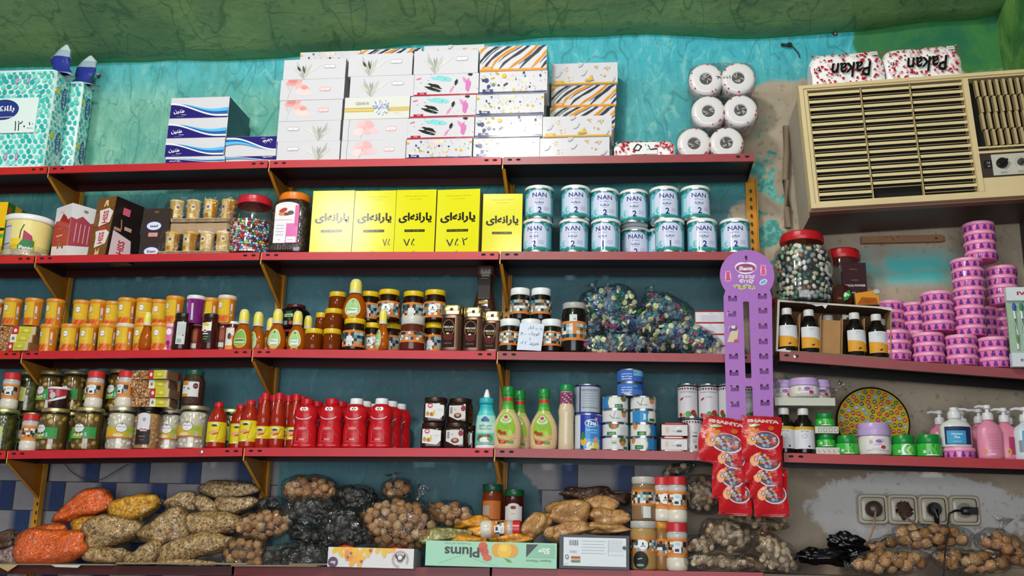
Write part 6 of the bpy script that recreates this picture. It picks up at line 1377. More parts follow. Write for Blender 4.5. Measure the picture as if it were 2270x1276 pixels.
# tins at the right of the fourth shelf
def tin(D, H, fn, name='food_tin', body='c8ccd0', n=36):
    r = root(name); R = D/2
    part(r, 'tin_body', [(R*.98, 0), (R*1.0, .001), (R*1.0, .003), (R*.98, .004), (R*.98, H-.004), (R*1.0, H-.003), (R*1.0, H), (R*.95, H-.001)], body, 'metal', n)
    a = Art(); a.win = (-pi*R*.97, .004, pi*R*.97, H-.004); fn(a, R, H); artpart(r, 'label', a, cyl(R*.981), 'carton', de=.00006); return r
def t_tina(a, R, h): a.rect(-.2, 0, .2, h, '2c3c9c').rect(-pi*R, 0, -.026, h, 'c8ccd4').rect(-.008, .3*h, .045, h*.72, '3888cc').rect(-.014, 0, .046, h*.3, '58a8dc').ell(.014, h*.74, .024, .013, 'd8e4f0').ell(.014, h*.74, .022, .011, '2c5ca8').text('Tina', .014, h*.74, .015, 'e8f0f8', w=.032, bold=.04, shear=.2).ell(.03, h*.86, .006, .005, 'e09858').text('Canned fruit', .014, h*.55, .006, 'd8ecf4', w=.04).text('cocktail', .02, h*.48, .005, 'd8ecf4').ell(-.014, h*.22, .010, .014, 'd8a838').ell(-.016, h*.38, .006, .014, '3c7c34').ell(.026, h*.10, .018, .014, 'd8cc60').ell(.028, h*.27, .009, .010, 'e09080').ell(.008, h*.12, .012, .012, 'dce0c8').line([(.004, h*.08), (.012, h*.2), (.014, h*.1)], .0015, '303840')
def t_white(a, R, h):
    a.rect(-.2, 0, .2, h, 'a8b0b8').rect(-.2, h*.93, .2, h, '2c3470').rect(-.2, 0, .2, h*.12, '2c3c94').rect(-.028, 0, -.022, h, '34386c')
    for i in range(7): a.line([(-.018, h*(.3+.08*i)), (.03, h*(.3+.08*i))], .0012, '7c848c')
    a.line([(-.02, h*.25), (.04, h*.25)], .0015, '3c4060').line([(-.02, h*.82), (.04, h*.82)], .0015, '3c4060')
TI, TW_ = tin(.092, .120, t_tina), tin(.092, .108, t_white)
shelfput(TI, 1276, 1332, .05, 4, 'blue fruit cocktail tin with pineapple picture, front of the tins', 'tin', rz=.0)
shelfput(TW_, 1252, 1304, .15, 4, 'white and blue tin standing behind the fruit cocktail tin, lower', 'tin', rz=.2, py=950)
x = ctr(1276, 1329, 890, .10); shelfput(TW_, 1290, 1340, .152, 4, 'tin hidden behind the fruit cocktail tin', 'tin', py=950)
put(TW_, (x, .105, sz(4, x)+.1215), 'white and navy tin with lines of small print stacked on the fruit cocktail tin', 'tin', rz=.0)
def t_tuna(v):
    def f(a, R, h):
        a.rect(-.2, 0, .2, h, 'd0d0ce')
        if v == 0: a.rect(-.06, 0, -.018, h, '2c7cb8').ell(.006, h*.5, .028, h*.6, 'd8c8a8', n=20).ell(.008, h*.5, .026, h*.6, 'dcdcda', n=20).ell(.034, h*.8, .012, .010, '6c6430').rect(.002, h*.12, .030, h*.38, '1c6c30').text('tuna', .014, h*.26, .006, 'c8d8b8')
        elif v == 1: a.ell(.034, h*.85, .012, .010, '586830').ell(.034, h*.6, .010, .008, 'c87850').line([(-.018, h*.6), (-.006, h*.3), (.002, h*.85)], .0016, '303438').text('tuna', .006, h*.35, .006, '50545c')
        elif v == 2: a.ell(-.004, h*.85, .018, .014, '4c7c38').ell(-.004, h*.78, .010, .009, 'c85c34').rect(-.028, h*.12, .004, h*.34, '1c6c30').text('tuna', -.012, h*.23, .006, 'c8d8b8').rect(.02, h*.1, .045, h*.7, 'c0c4c8')
        elif v == 3: a.rect(.016, 0, .06, h, '2c7cb8').ell(-.004, h*.45, .024, h*.55, 'd8b890', n=20).ell(-.006, h*.45, .022, h*.5, 'd8d8d4', n=20).rect(-.026, h*.12, .004, h*.4, '1c6c30').text('ton', -.012, h*.26, .006, 'c8d8b8').ell(-.034, h*.8, .010, .012, 'c87c48')
        elif v == 4: a.rect(-.012, h*.4, .006, h*.75, 'b8b8b0').rect(-.010, h*.5, .004, h*.6, '7c7c48').ell(.028, h*.7, .014, .012, '4c7034').ell(.028, h*.5, .010, .008, 'c87048').rect(.03, h*.1, .05, h*.3, '1c6c30')
        elif v == 5: a.rect(-.04, 0, .02, h, '3080bc').ell(.034, h*.45, .018, h*.55, 'd8c8a8', n=18).ell(.036, h*.45, .016, h*.5, 'dcdcda').rect(.022, h*.15, .045, h*.36, '1c6c30').rect(.002, h*.25, .010, h*.7, 'c0d4e0')
    return f
TU = [tin(.088, .045, t_tuna(i), 'tuna_tin') for i in range(6)]
for c_, (xl, xr, seq) in enumerate([(1334, 1393, [4, 2, 1, 0]), (1395, 1457, [3, 3, 5, 1])]):
    x = ctr(xl, xr, 960, .05)
    for i, v in enumerate(seq): put(TU[v], (x+.001*(i % 2), .05, sz(4, x)+.0006+.0455*i), f'flat tuna tin, {["bottom", "second up", "third up", "top"][i]} of the {"left" if c_ == 0 else "right"} stack of four', 'tin', 'tuna tins on the fourth shelf', rz=random.uniform(-.1, .1))
def t_blue(v):
    def f(a, R, h):
        a.rect(-.2, 0, .2, h, ['3c64b4', '4470bc'][v]); a.rect(.012, h*.5, .06, h, ['70b0dc', '3058a8'][v])
        for i in range(3): a.text(['caught tuna in', 'fillet of tuna', 'chunk'][i], -.012, h*(.62-.18*i), .005, 'd4dcec', w=.038, bold=.03)
        a.ell(.018, h*.72, .006, .004, '50a060').rect(-.02, h*.02, .0, h*.18, 'c8ccd4') if v else a.ell(.018, h*.72, .006, .004, '50a060')
    return f
x = ctr(1366, 1428, 850, .052)
for i in range(2): put(tin(.092, .045, t_blue(1-i), 'tuna_tin'), (x, .052, sz(4, x)+.0006+.0455*(4+i)+.001), f'blue tuna tin with white lettering, {"lower" if i == 0 else "upper"} one bridging the two stacks', 'tin', 'blue tuna tins')
def t_oval(a, R, h): a.rect(-.2, 0, .2, h, 'c8c4c4').rect(-.2, h*.86, .2, h, '902c2c').rect(-.2, 0, .2, h*.08, '902c2c').ell(-.024, h*.5, .006, .010, 'd0a890').text('shrimp', .0, h*.4, .005, '7c8478').rect(.008, h*.34, .024, h*.48, '54443c').poly([(-.004, h*.5), (.012, h*.72), (.026, h*.78), (.008, h*.56)], 'e0e4e8')
for i in range(2):
    r = root('shrimp_tin'); R = .047; H = .046
    m = M(); m.lathe([(R*.98, 0), (R, .001), (R, .003), (R*.98, .004), (R*.98, H-.004), (R, H-.003), (R, H), (R*.95, H-.001)], 'a8382c' if i else 'c0b0a8', 'metal', 36, sq=5, sy=.75); m.obj('tin_body', r)
    a = Art(); a.win = (-R*.9, .004, R*.9, H-.004); t_oval(a, R, H); artpart(r, 'label', a, lambda u, v, e: (u, -R*.75*.985-e-.0008, v), 'carton', du=None)
    x = ctr(1462, 1525, 980, .045); put(r, (x+.002*i, .045, sz(4, x)+.0006+.047*i), f'rounded-square white and red shrimp tin, {"upper" if i else "lower"} of two', 'tin', 'shrimp tins')
def t_paste(v):
    def f(a, R, h):
        a.rect(-.2, 0, .2, h, 'ccc8cc').rect(-.2, h*.86, .2, h*.96, '302c34').rect(-.2, h*.80, .2, h*.91, 'c4c0c4')
        for i in range(-8, 9): a.ell(.0095*i, h*.855, .003, .0035, ['8c2c2c', '2c5c3c', '282c34', 'a03c38'][i % 4])
        if v == 0:
            a.ell(-.022, h*.56, .008, .003, '9c3444', .6).text('tomato', .0, h*.62, .004, '70747c').ell(-.014, h*.08, .008, .008, 'a8b088').ell(.0, h*.12, .009, .010, '3c8c3c').ell(.018, h*.16, .010, .010, 'b42c30').ell(.026, h*.08, .008, .008, '2c6c34').ell(-.026, h*.10, .006, .007, 'a02c28').line([(-.03, h*.76), (.03, h*.76)], .0015, '8c8890')
        else: a.text('Tomato', .006, h*.56, .005, '6c2c34', w=.016).rect(-.002, h*.44, .014, h*.47, '343c5c').rect(.006, h*.12, .012, h*.2, '50545c').ell(-.026, h*.16, .008, .010, 'a8282c').ell(-.022, h*.08, .008, .008, '2c6c34').rect(-.002, h*.28, .010, h*.38, 'b8b4b8')
    return f
PT0, PT1 = tin(.068, .118, t_paste(0), 'tomato_paste_tin'), tin(.068, .118, t_paste(1), 'tomato_paste_tin')
for i, (xl, xr, Y, pr, lv, ds) in enumerate([(1511, 1556, .07, PT1, 0, 'lower row, left'), (1557, 1601, .07, PT1, 0, 'lower row, middle'), (1601, 1645, .07, PT1, 0, 'lower row, right, behind the sweet packets'), (1503, 1546, .11, PT0, 1, 'upper row, left'), (1548, 1593, .11, PT0, 1, 'upper row, middle'), (1594, 1637, .10, PT1, 1, 'upper row, right, behind the purple strip'), (1639, 1682, .12, PT0, 1, 'seen through the slot of the purple strip'), (1505, 1550, .15, PT0, 0, 'hidden rear left'), (1552, 1596, .15, PT0, 0, 'hidden rear middle'), (1598, 1642, .15, PT0, 0, 'hidden rear right'), (1642, 1684, .12, PT0, 0, 'lowest behind the purple strip')]):
    x = ctr(xl, xr, 900, Y)
    if x > .385: x = .383
    put(pr, (x, Y, sz(4, x)+.0006+.1185*lv), f'white tomato paste tin, {ds}', 'tin', 'tomato paste tins', rz=0)

# ---------------------------------------------------------------- right-hand shelves
def r3(k, xl, xr, py, Y): x = ctr(xl, xr, py, Y); return x, sz(k, x)+.0006
# syrup carton with divider cells
xa, xb = P(1719, 740, .0).x, P(1973, 740, .0).x; wc = xb-xa; tl = -(sz(6, xa)-sz(6, xb))/wc
r = root('syrup_carton'); HC = .172; m = M(); dc_ = .135
m.box(0, wc, 0, dc_, 0, .003, '9c7850', 'cardboard'); m.box(0, wc, dc_-.003, dc_, 0, HC, '6c4c30', 'cardboard')
m.box(0, .003, 0, dc_, 0, HC, 'a07c54', 'cardboard'); m.box(wc-.003, wc, 0, dc_, 0, HC, 'b08c60', 'cardboard'); m.box(0, wc, 0, dc_, HC, HC+.003, 'c8b08c', 'cardboard', dict(bottom='5c4028'))
m.box(-.001, .006, -.002, 0, 0, HC, 'c8beac', 'cardboard'); m.box(0, wc, -.002, 0, -.001, .006, '7c6048', 'cardboard'); m.box(0, wc, -.002, 0, HC-.002, HC+.004, 'cfc4b0', 'cardboard')
m.poly = None
a = Art(); a.poly([(wc*.22, HC-.002), (wc*.44, HC-.002), (wc*.42, HC-.016), (wc*.395, HC-.006), (wc*.34, HC-.010), (wc*.3, HC-.004)], 'dcd8d0').poly([(.0, .0), (.045, .0), (.05, .008), (.03, .012), (.01, .007)], 'cfcac8').rect(0, .0, .006, HC, 'c4bcb0').poly([(wc*.8, HC), (wc, HC), (wc, HC-.008), (wc*.9, HC-.003)], 'dcd8d0'); a.emit(m, plane(-.002), 'cardboard'); m.obj('carton_shell', r)
for i, f in enumerate([.2, .385, .575, .765]):
    m = M(); m.box(wc*f, wc*f+.002, .004, dc_-.02, .003, HC*.78, 'b08858', 'cardboard'); m.obj('divider', r)
m = M(); m.box(wc*.40, wc*.57, .02, .022, .003, HC*.72, 'a87c4c', 'cardboard'); m.obj('folded_insert', r)
r.rotation_euler = (0, -math.atan(tl), 0); put(r, (xa, .004, sz(6, xa)+.0012), 'torn brown carton with divider cells holding dark syrup bottles', 'carton', ry=-math.atan(tl))
def syrup(H=.150, D=.066, band='d89828', name='syrup_bottle', lab2=False):
    r = root(name); R = D/2
    part(r, 'bottle', [(R*.9, 0), (R, .003), (R, H*.60), (R*.85, H*.70), (R*.5, H*.79), (R*.42, H*.86)], '140e0e', 'glossy', 28)
    part(r, 'cap', [(R*.50, H*.85), (R*.52, H*.86), (R*.52, H*.985), (R*.47, H)], 'd4d2d0', 'plastic', 22, wave=(.01, 22))
    a = Art(); z0, z1 = H*.10, H*.58; a.win = (-R*1.2, z0, R*1.2, z1); a.rect(-R*1.4, z0, R*1.4, z1, 'd4d4d8')
    if not lab2: a.poly([(-R*1.4, z0), (R*1.4, z0), (R*1.4, z0+(z1-z0)*.28), (R*.3, z0+(z1-z0)*.46), (-R*1.4, z0+(z1-z0)*.55)], band).text('syrup', -.002, z1-.008, .004, '60606c', w=.014).text('100 ml', -.004, z1-.014, .0025, '808088').line([(-.010, z0+.012), (.010, z0+.012)], .0008, 'b87020').line([(-.010, z0+.008), (.010, z0+.008)], .0008, 'b87020').poly([(-.001, z0+.005), (.007, z0+.010), (.004, z0+.014), (-.003, z0+.009)], '1c1c1c')
    else: a.rect(-R*1.4, z1-.010, R*1.4, z1, 'c8a01c').text('syrup', -.004, z1-.016, .005, '30303c', w=.026, shear=.2).text('oral', -.002, z1-.023, .003, '60606c').line([(-.014, z1-.028), (.004, z1-.028), (.001, z1-.036), (-.012, z1-.036), (-.014, z1-.028)], .0008, '50505c').ell(.009, z0+.008, .004, .003, '24308c')
    artpart(r, 'label', a, cyl(R*1.003), 'paper', de=.00006); return r
SY = syrup()
for i, (xl, xr) in enumerate([(1724, 1768), (1773, 1817), (1875, 1917), (1921, 1968)]):
    x = ctr(xl, xr, 740, .03); put(SY, (x, .032, sz(6, x)+.006), f'dark syrup bottle with white cap in the torn carton, {["leftmost", "second", "third", "rightmost"][i]}', 'bottle', 'syrup bottles in the torn carton', rz=[0, .1, .15, .05][i])
for i, (xl, xr) in enumerate([(1820, 1855), (1950, 1975)]):
    x = ctr(xl, xr, 740, .09); put(SY, (x-.012*i, .095, sz(6, x)+.006), ['dim syrup bottle behind the folded insert', 'dim syrup bottle in the rear right cell'][i], 'bottle', None)
# jars on the carton
zc = sz(6, P(1780, 600, .06).x)+HC+.0065
Yj = .066; xl, xr = 1715, 1846; D = wid(xl, xr, 600, Yj); x = ctr(xl, xr, 600, Yj); Hj = zat(1785, 514, .03)-zc
put(bigjar(D, Hj, 'b81c20', .030, .70, name='stone_candy_jar'), (x, Yj, zc), 'large clear jar with red lid packed with pebble-shaped sweets', 'jar')
m = M(); m.lathe([(D*.30, .004), (D*.38, .01), (D*.38, (Hj-.03)*.80), (D*.28, (Hj-.03)*.9)], '4a4c48', 'rubbery', 24); o = m.obj('pebble_sweet_mass'); o.location = (x, Yj, zc); tag(o, 'inner mass of pebble-shaped sweets in the large red-lidded jar', 'sweets', None, 'stuff')
STO = protoset('pebble_sweet', '', ['d8d0b8', 'e0dcd0', '4c5850', '7ca88c', '2c302e', 'c8c8b4', '9cb4a8', 'b8b09c', '6c7470', 'a87058', 'e4e0d8', '3c5c50', '8c98a0', 'c4b898'], lambda m, c_, i: m.blob(1.0, .62, .72, c_, 'plastic', 11, 8, amp=.18, seed=i))
rnd = random.Random(4); pts = []; tries = 0; Ri = D/2-.010; zb = Hj-.03
while tries < 5000 and len(pts) < 150:
    tries += 1; t = rnd.uniform(-1.5, 1.5); z = rnd.uniform(.010, zb*.90); Rz = Ri*(1 if z < zb*.7 else 1-.55*((z/zb-.7)/.2)**1.3*.5)
    if all(((t-q[0])*Ri)**2+(z-q[1])**2 > .0148**2 for q in pts): pts.append((t, z, Rz))
for t, z, Rz in pts: put(rnd.choice(STO), (x+Rz*sin(t), Yj-Rz*cos(t), zc+z), 'pebble-shaped sweet pressed against the wall of the large red-lidded jar', 'sweet', 'pebble sweets in the large jar', rz=t+rnd.uniform(-.4, .4), ry=rnd.random()*3, sc=rnd.uniform(.0088, .0118))
a = Art(); s = M(); a.poly([(.024*cos(t)*(1+.1*(i % 2)), .026*sin(t)) for i, t in enumerate([2*pi*j/14 for j in range(14)])], 'c4c8c4').rect(-.010, -.014, .012, .012, '8c9490').ell(-.012, .016, .006, .004, 'a84850').ell(.012, .018, .005, .003, 'b87078')
a.emit(s, lambda u, v, e: ((D/2*1.004+e)*sin(u/(D/2)+.88), -(D/2*1.004+e)*cos(u/(D/2)+.88), v), 'paper', du=.006); o = s.obj('jar_sticker'); o.parent = [q for q in bpy.data.objects if q.name.startswith('stone_candy_jar')][0]; o.location = (0, 0, Hj*.44)
xl, xr = 1832, 1904; Y2 = .17; x = ctr(xl, xr, 570, Y2); z0 = sz(6, x)+.0006
m = M(); m.box(-.06, .10, -.035, .04, 0, .150, '7c5c40', 'cardboard'); o = m.obj('brown_carton'); put(o, (x, Y2+.01, z0), 'plain brown carton hidden behind the syrup carton, raising the rear jars', 'carton')
put(bigjar(.125, zat(1868, 548, .13)-z0-.151, 'b81c20', .032, .93, name='sweets_jar'), (x, Y2+.01, z0+.1506), 'second clear jar with red lid standing behind the cocoa carton', 'jar')
x = ctr(1706, 1745, 560, .19); put(bigjar(.085, .135, 'b01c20', .028, .93, name='sweets_jar'), (max(x, .53), .212, z0+.1), 'third red-lidded jar mostly hidden behind the pebble sweets', 'jar')
bpy.data.objects['sweets_jar.001'].location.z = sz(6, .53)+.1
# cocoa carton and boxes on top of the syrup carton
def coc(a, w_, h): a.text('%100 Pure', w_*.45, h*.86, .005, 'b06c5c', w=.026).text('COCOA POWDER', w_*.5, h*.50, .0075, 'd8ccc4', w=w_*.88, bold=.03).text('پودر کاکائو', w_*.5, h*.34, .007, 'e0d8d0', w=.034, bold=.02).line([(w_*.35, h*.62), (w_*.65, h*.62)], .001, 'b89c94')
x = P(1868, 610, .06).x; zt2 = sz(6, x)+HC+.0062
put(carton(wid(1867, 1920, 610, .06), .03, zat(1893, 582, .06)-zt2, '3c2428', '2c1a1c', coc, name='cocoa_carton'), (x, .062, zt2), 'dark brown cocoa powder carton standing on the syrup carton', 'carton')
r = root('dessert_box'); m = M(); m.lathe([(.7, 0), (1, .2), (1.02, .55), (.86, .9), (.6, 1.0)], '3c2018', 'carton', 8, sx=.034, sy=.02); 
for i, v in enumerate(m.v): m.v[i] = (v[0], v[1], v[2]*.072)
m.obj('box_body', r, 20); a = Art(); a.poly([(-.002, .014), (.010, .018), (.022, .034), (.019, .052), (.008, .046), (-.004, .032)], '1c8c30').poly([(-.002, .03), (.006, .026), (.006, .044), (.0, .04)], 'dce8dc').text('Ela', .010, .036, .009, 'e8ece4', bold=.03).text('OK', -.016, .022, .007, 'c89030')
artpart(r, 'label', a, plane(-.022), 'paper'); x = ctr(1842, 1888, 640, .035); put(r, (x, .030, zt2), 'rounded dark brown dessert box with a green leaf badge', 'box', rz=.15)
r = root('cake_box'); m = M(); V = [(-.033, -.018, 0), (.040, -.018, 0), (.040, .018, 0), (-.033, .018, 0), (-.036, -.016, .040), (.042, -.014, .052), (.042, .018, .052), (-.036, .018, .045)]
for f, c_ in (((0, 1, 5, 4), 'd08c2c'), ((1, 2, 6, 5), 'b8bcb8'), ((2, 3, 7, 6), 'a87028'), ((3, 0, 4, 7), 'c89858'), ((4, 5, 6, 7), '8c4c20'), ((3, 2, 1, 0), '604020')): n = len(m.v); m.v += [V[i] for i in f]; m.face((n, n+1, n+2, n+3), c_, 'carton')
a = Art(); a.poly([(-.030, .002), (.036, .002), (.032, .022), (-.014, .026)], 'a0561c').text('cake mix', .008, .015, .005, '5c2810', w=.034).text('caramel', .006, .008, .004, '5c2810').ell(.034, .044, .010, .008, 'a8b4b4'); a.emit(m, plane(-.018), 'carton', e0=.0018); m.obj('box_body', r)
x = ctr(1888, 1945, 640, .03); put(r, (x, .026, zt2), 'orange and brown cake mix box with slanted top edge', 'box', rz=-.08)
# pink sugar-paste tubs
def tub(h=.0335, D=.104):
    r = root('pink_tub'); R = D/2
    part(r, 'tub', [(R*.90, 0), (R*.93, .002), (R*.93, h*.62), (R*.95, h*.66)], 'e868a4', 'plastic', 30)
    part(r, 'lid', [(R*.99, h*.66), (R*1.0, h*.70), (R*1.0, h*.94), (R*.96, h), (R*.9, h*.98)], 'f0a0c4', 'plastic', 30, label='paler pink lid')
    a = Art(); hw = pi*R*.93; a.rect(-hw, h*.08, hw, h*.62, 'e878b0')
    for i in range(-6, 7):
        x = i*.0225; a.rect(x-.006, h*.10, x+.006, h*.34, '5c3490').ell(x, h*.48, .0042, .0030, '54308c').ell(x, h*.36, .0035, .0022, '6c44a0')
    artpart(r, 'label', a, cyl(R*.932), 'glossy', e0=.0006); return r
TB = tub(); TH = .0336
gp = 'pink sugar-paste tubs on the right shelf'
def tubs(xl, xr, Y, n, z, nm, py, wd0=.104):
    x = ctr(xl, xr, py, Y); s_ = min(1.0, wid(xl, xr, py, Y)/wd0)
    for i in range(n): put(TB, (x+random.uniform(-.001, .001), Y, z+i*TH), f'pink sugar-paste tub, {(["lowest", "second", "third", "top"] if n > 3 else ["lowest", "middle", "top"])[i]} in the {nm}', 'tub', gp, rz=random.uniform(-.5, .5))
    return z+n*TH
zt_ = lambda x: sz(6, x)+.0045
Yt = .056
f1 = [(1948, 2018, 'front lower stack beside the syrup carton'), (2021, 2092, 'second front lower stack'), (2094, 2164, 'third front lower stack'), (2165, 2235, 'front lower stack nearest the toothbrushes')]
tops = []
for xl, xr, nm in f1: x = ctr(xl, xr, 765, Yt); tops.append((x, tubs(xl, xr, Yt, 3, zt_(x), nm, 765)))
T2 = []
for xl, xr, Y, zi, nm in [(2041, 2115, .062, 1, 'middle-tier stack, front left'), (2112, 2183, .062, 2, 'middle-tier stack, front right')]: T2.append(tubs(xl, xr, Y, 4, max(tops[zi][1], tops[zi-1][1] if nm.endswith('left') else 0)+.0002, nm, 690))
for xl, xr, nm in [(1946, 1996, 'rear stack left of the middle tier'), (1999, 2060, 'rear stack, second from the left'), (2068, 2132, 'hidden rear stack in the middle'), (2150, 2206, 'rear stack between middle and right'), (2208, 2262, 'rear stack at the right end')]:
    Y = .185; x = ctr(xl, xr, 700, Y); x = min(x, 1.26); 
    for i in range(7): put(TB, (x, Y, zt_(x)+i*TH), f'pink sugar-paste tub, {["lowest", "second", "third", "fourth", "fifth", "sixth", "seventh"][i]} in the {nm}', 'tub', gp)
zt3 = tubs(2112, 2180, .078, 4, T2[1]+.0002, 'upper stack on the left', 620); zt4 = None
x4 = ctr(2183, 2255, 620, .12); z4 = zt_(x4)+7*TH+.001
zz4 = tubs(2183, 2255, .135, 4, z4, 'upper stack on the right', 620)
tubs(2136, 2208, .098, 4, max(zt3, zz4)+.0003, 'topmost stack under the air conditioner', 540)
# toothbrush pack
r = root('toothbrush_display'); xw = P(2236, 720, -.03).x; wd_ = .16; z0 = zat(2245, 812, -.03); z1 = zat(2245, 636, -.03); Hh = z1-z0
m = M(); m.box(0, wd_, 0, .02, 0, Hh*.17, 'd4d8dc', 'carton'); m.box(.002, wd_, .001, .02, Hh*.83, Hh, 'd8dce0', 'carton'); m.box(.003, wd_, .012, .02, Hh*.17, Hh*.83, 'a0b8a0', 'carton'); m.box(.055, wd_, .0105, .012, Hh*.17, Hh*.83, '5ca4ac', 'carton')
a = Art(); a.text('EXPERT', .052, Hh*.08, .008, '24306c', w=.05, bold=.03).text('IVO', .06, Hh*.92, .012, 'b02c34', w=.05, bold=.03); a.emit(m, plane(0), 'carton'); m.obj('backing_card', r)
for i, (u, c1, c2) in enumerate([(.024, 'd8dce0', '2c50a0'), (.046, 'e0e4e8', '3c7c50'), (.075, 'c8d0d8', '3c90b0')]):
    b = M(); b.tube([(u, .007, Hh*.22), (u+.001, .004, Hh*.4), (u-.001, .005, Hh*.6), (u, .007, Hh*.72)], [.004, .005, .0035, .003], c1, 'plastic'); b.blob(.006, .004, .014, c2, 'plastic', 10, 8, c=(u, .005, Hh*.75)); b.blob(.0045, .003, .02, ['5c8c30', '8cb4c8', '4c9c60'][i], 'plastic', 10, 8, c=(u, .002, Hh*.36)); b.obj('toothbrush', r)
put(r, (xw, -.03, z0), 'toothbrush display card cut off by the right edge of the picture', 'toothbrush pack')
# ---- fifth level: lower right shelf
zr = lambda x: sz(7, x)+.0006
# white carton tiers
xt0, xt1 = P(1716, 890, .03).x, P(1849, 890, .03).x
r = root('jar_carton'); m = M(); zt7 = zat(1780, 899, .02); m.box(0, xt1-xt0, 0, .10, 0, .026, 'bcbcac', 'carton'); m.obj('tray', r)
# three tiers of green jars on the right side
def grnjar(H=.062, D=.068, swirl=0):
    r = root('hair_gel_jar'); R = D/2
    part(r, 'jar_body', [(R*.82, 0), (R*.93, .004), (R, H*.3), (R*.97, H*.5), (R*.86, H*.62)], '2c9c3c', 'plastic', 30)
    part(r, 'lid', [(R*.89, H*.60), (R*.91, H*.62), (R*.91, H*.97), (R*.87, H)], '108434', 'plastic', 30)
    a = Art(); a.win = (-R*2, .004, R*2, H*.58); a.rect(-R*1.6, .003, R*1.6, H*.58, '38b03c')
    if swirl: [a.ell(.002+.004*i, H*.3, .016-.003*i, .018-.003*i, ['d8e8d0', '3cae40', 'c0e0a0', '6cc050'][i], -.4) for i in range(4)]
    else: [a.poly(leafpts(-.012+.008*i, .006, .030, .006, .6+.5*i), ['1c6c28', '7cd060', '2c8430', '58c048'][i]) for i in range(4)]
    a.rect(-.024, .010, -.016, .018, 'c8d8c8').ell(0, .003, .02, .004, 'e0e8dc'); artpart(r, 'label', a, cyl(R*1.008), 'glossy'); return r
GJ, GS = grnjar(), grnjar(swirl=1)
put(r, (xt0, .012, zt7), 'white carton tray across the dark syrup bottles, carrying lavender jars', 'tray')
for i, (xl, xr) in enumerate([(1719, 1760), (1760, 1805), (1690, 1716)]):
    x = ctr(xl, xr, 960, .035); put(syrup(.150 if i < 2 else .148, .068, lab2=True, name='medicine_bottle'), (x, .040, zr(x)), f'large dark medicine bottle with white cap and yellow-topped label, {["left one", "right one by the carton tiers", "hidden behind the sweet packets"][i]}', 'bottle', 'large medicine bottles', rz=.05)
xg0, xg1 = P(1807, 950, .02).x, P(1852, 950, .02).x; wg = xg1-xg0+.01; x = xg0
for t, (zz, lab) in enumerate([(zr(x), 'lower'), (zr(x)+.068, 'upper')]):
    m = M(); m.box(0, wg, 0, .09, 0, .022, 'c4c0b4', 'carton'); a = Art(); a.win = (0, 0, wg, .022)
    if t: [a.line([(.010+.017*i, .005), (.020+.017*i, .005), (.020+.017*i, .017), (.010+.017*i, .017), (.010+.017*i, .005)], .0012, '50504c') for i in range(4)]
    else: [a.line([(.006+.016*i, .014), (.012+.016*i, .004)], .002, '70706c') for i in range(5)]
    a.emit(m, plane(0), 'carton'); o = m.obj('carton_tray'); put(o, (x, .02, zz), f'{lab} white printed carton tray holding green jars beside the medicine bottles', 'tray')
    for j in range(1): put(grnjar(.044, .06), (x+wg/2, .052, zz+.0225), f'green jar in the {lab} carton tray', 'jar', None)
# lavender jars
def lavjar(H, D):
    r = root('cream_jar'); R = D/2
    part(r, 'jar_body', [(R*.75, 0), (R*.93, .005), (R, H*.25), (R*.97, H*.5), (R*.9, H*.62)], 'd8d4c8', 'plastic', 34)
    part(r, 'lid', [(R*.96, H*.60), (R*1.0, H*.62), (R*1.0, H*.80), (R*.94, H*.83), (R*.94, H*.97), (R*.9, H)], 'b89ccc', 'plastic', 34)
    a = Art(); a.rect(-R*.75, H*.16, R*.75, H*.55, 'dcd4d8').ell(.004, H*.42, .012, .006, '8c68b0').ell(.016, H*.44, .006, .005, 'd8a8c4').text('cream', 0, H*.32, .004, 'a85c74', w=.026).ell(.016, H*.24, .008, .006, 'a82c30').ell(-.022, H*.4, .006, .007, 'b8b094').line([(-.02, H*.2), (.02, H*.2)], .0008, 'b88ca0')
    artpart(r, 'label', a, cyl(R*1.006), 'paper'); return r
x = ctr(1901, 1976, 975, .045); put(lavjar(.106, wid(1901, 1976, 975, .045)), (x, .048, zr(x)), 'large cream jar with lavender lid between green gel jars', 'jar')
for i, (xl, xr, Y) in enumerate([(1749, 1815, .05), (1795, 1838, .085), (1715, 1755, .09)]):
    x = ctr(xl, xr, 855, Y); put(lavjar(.066, .100 if i == 0 else .075), (x, Y, zt7+.027), f'cream jar with lavender lid on the white tray, {["largest in front", "behind at the right", "inside crinkled film at the left"][i]}', 'jar', 'lavender-lidded jars on the tray')
for i, (u, w_, h_) in enumerate([(-.012, .05, .075), (.165, .05, .04)]):
    f = bagmesh(w_*.6, .035, h_*.5, 'ffffff', 'film', 3+i, .35, .9, ((.6 if i else 2.0, .04, .02),)).obj('crinkled_film'); put(f, (xt0+u+.012, .055, zt7+.027+h_*.42), f'crinkled clear film at the {"right" if i else "left"} end of the white tray', 'plastic film')
for i, (xl, xr, pr, Y) in enumerate([(1853, 1902, GJ, .045), (1976, 2029, GS, .042), (2030, 2087, GJ, .042)]):
    x = ctr(xl, xr, 985, Y); put(pr, (x, Y, zr(x)), f'green hair gel jar, {["left of the lavender-lidded jar", "with pale swirl right of the lavender-lidded jar", "next to the pump bottles"][i]}', 'jar', 'green hair gel jars', sc=wid(xl, xr, 985, Y)/.068)
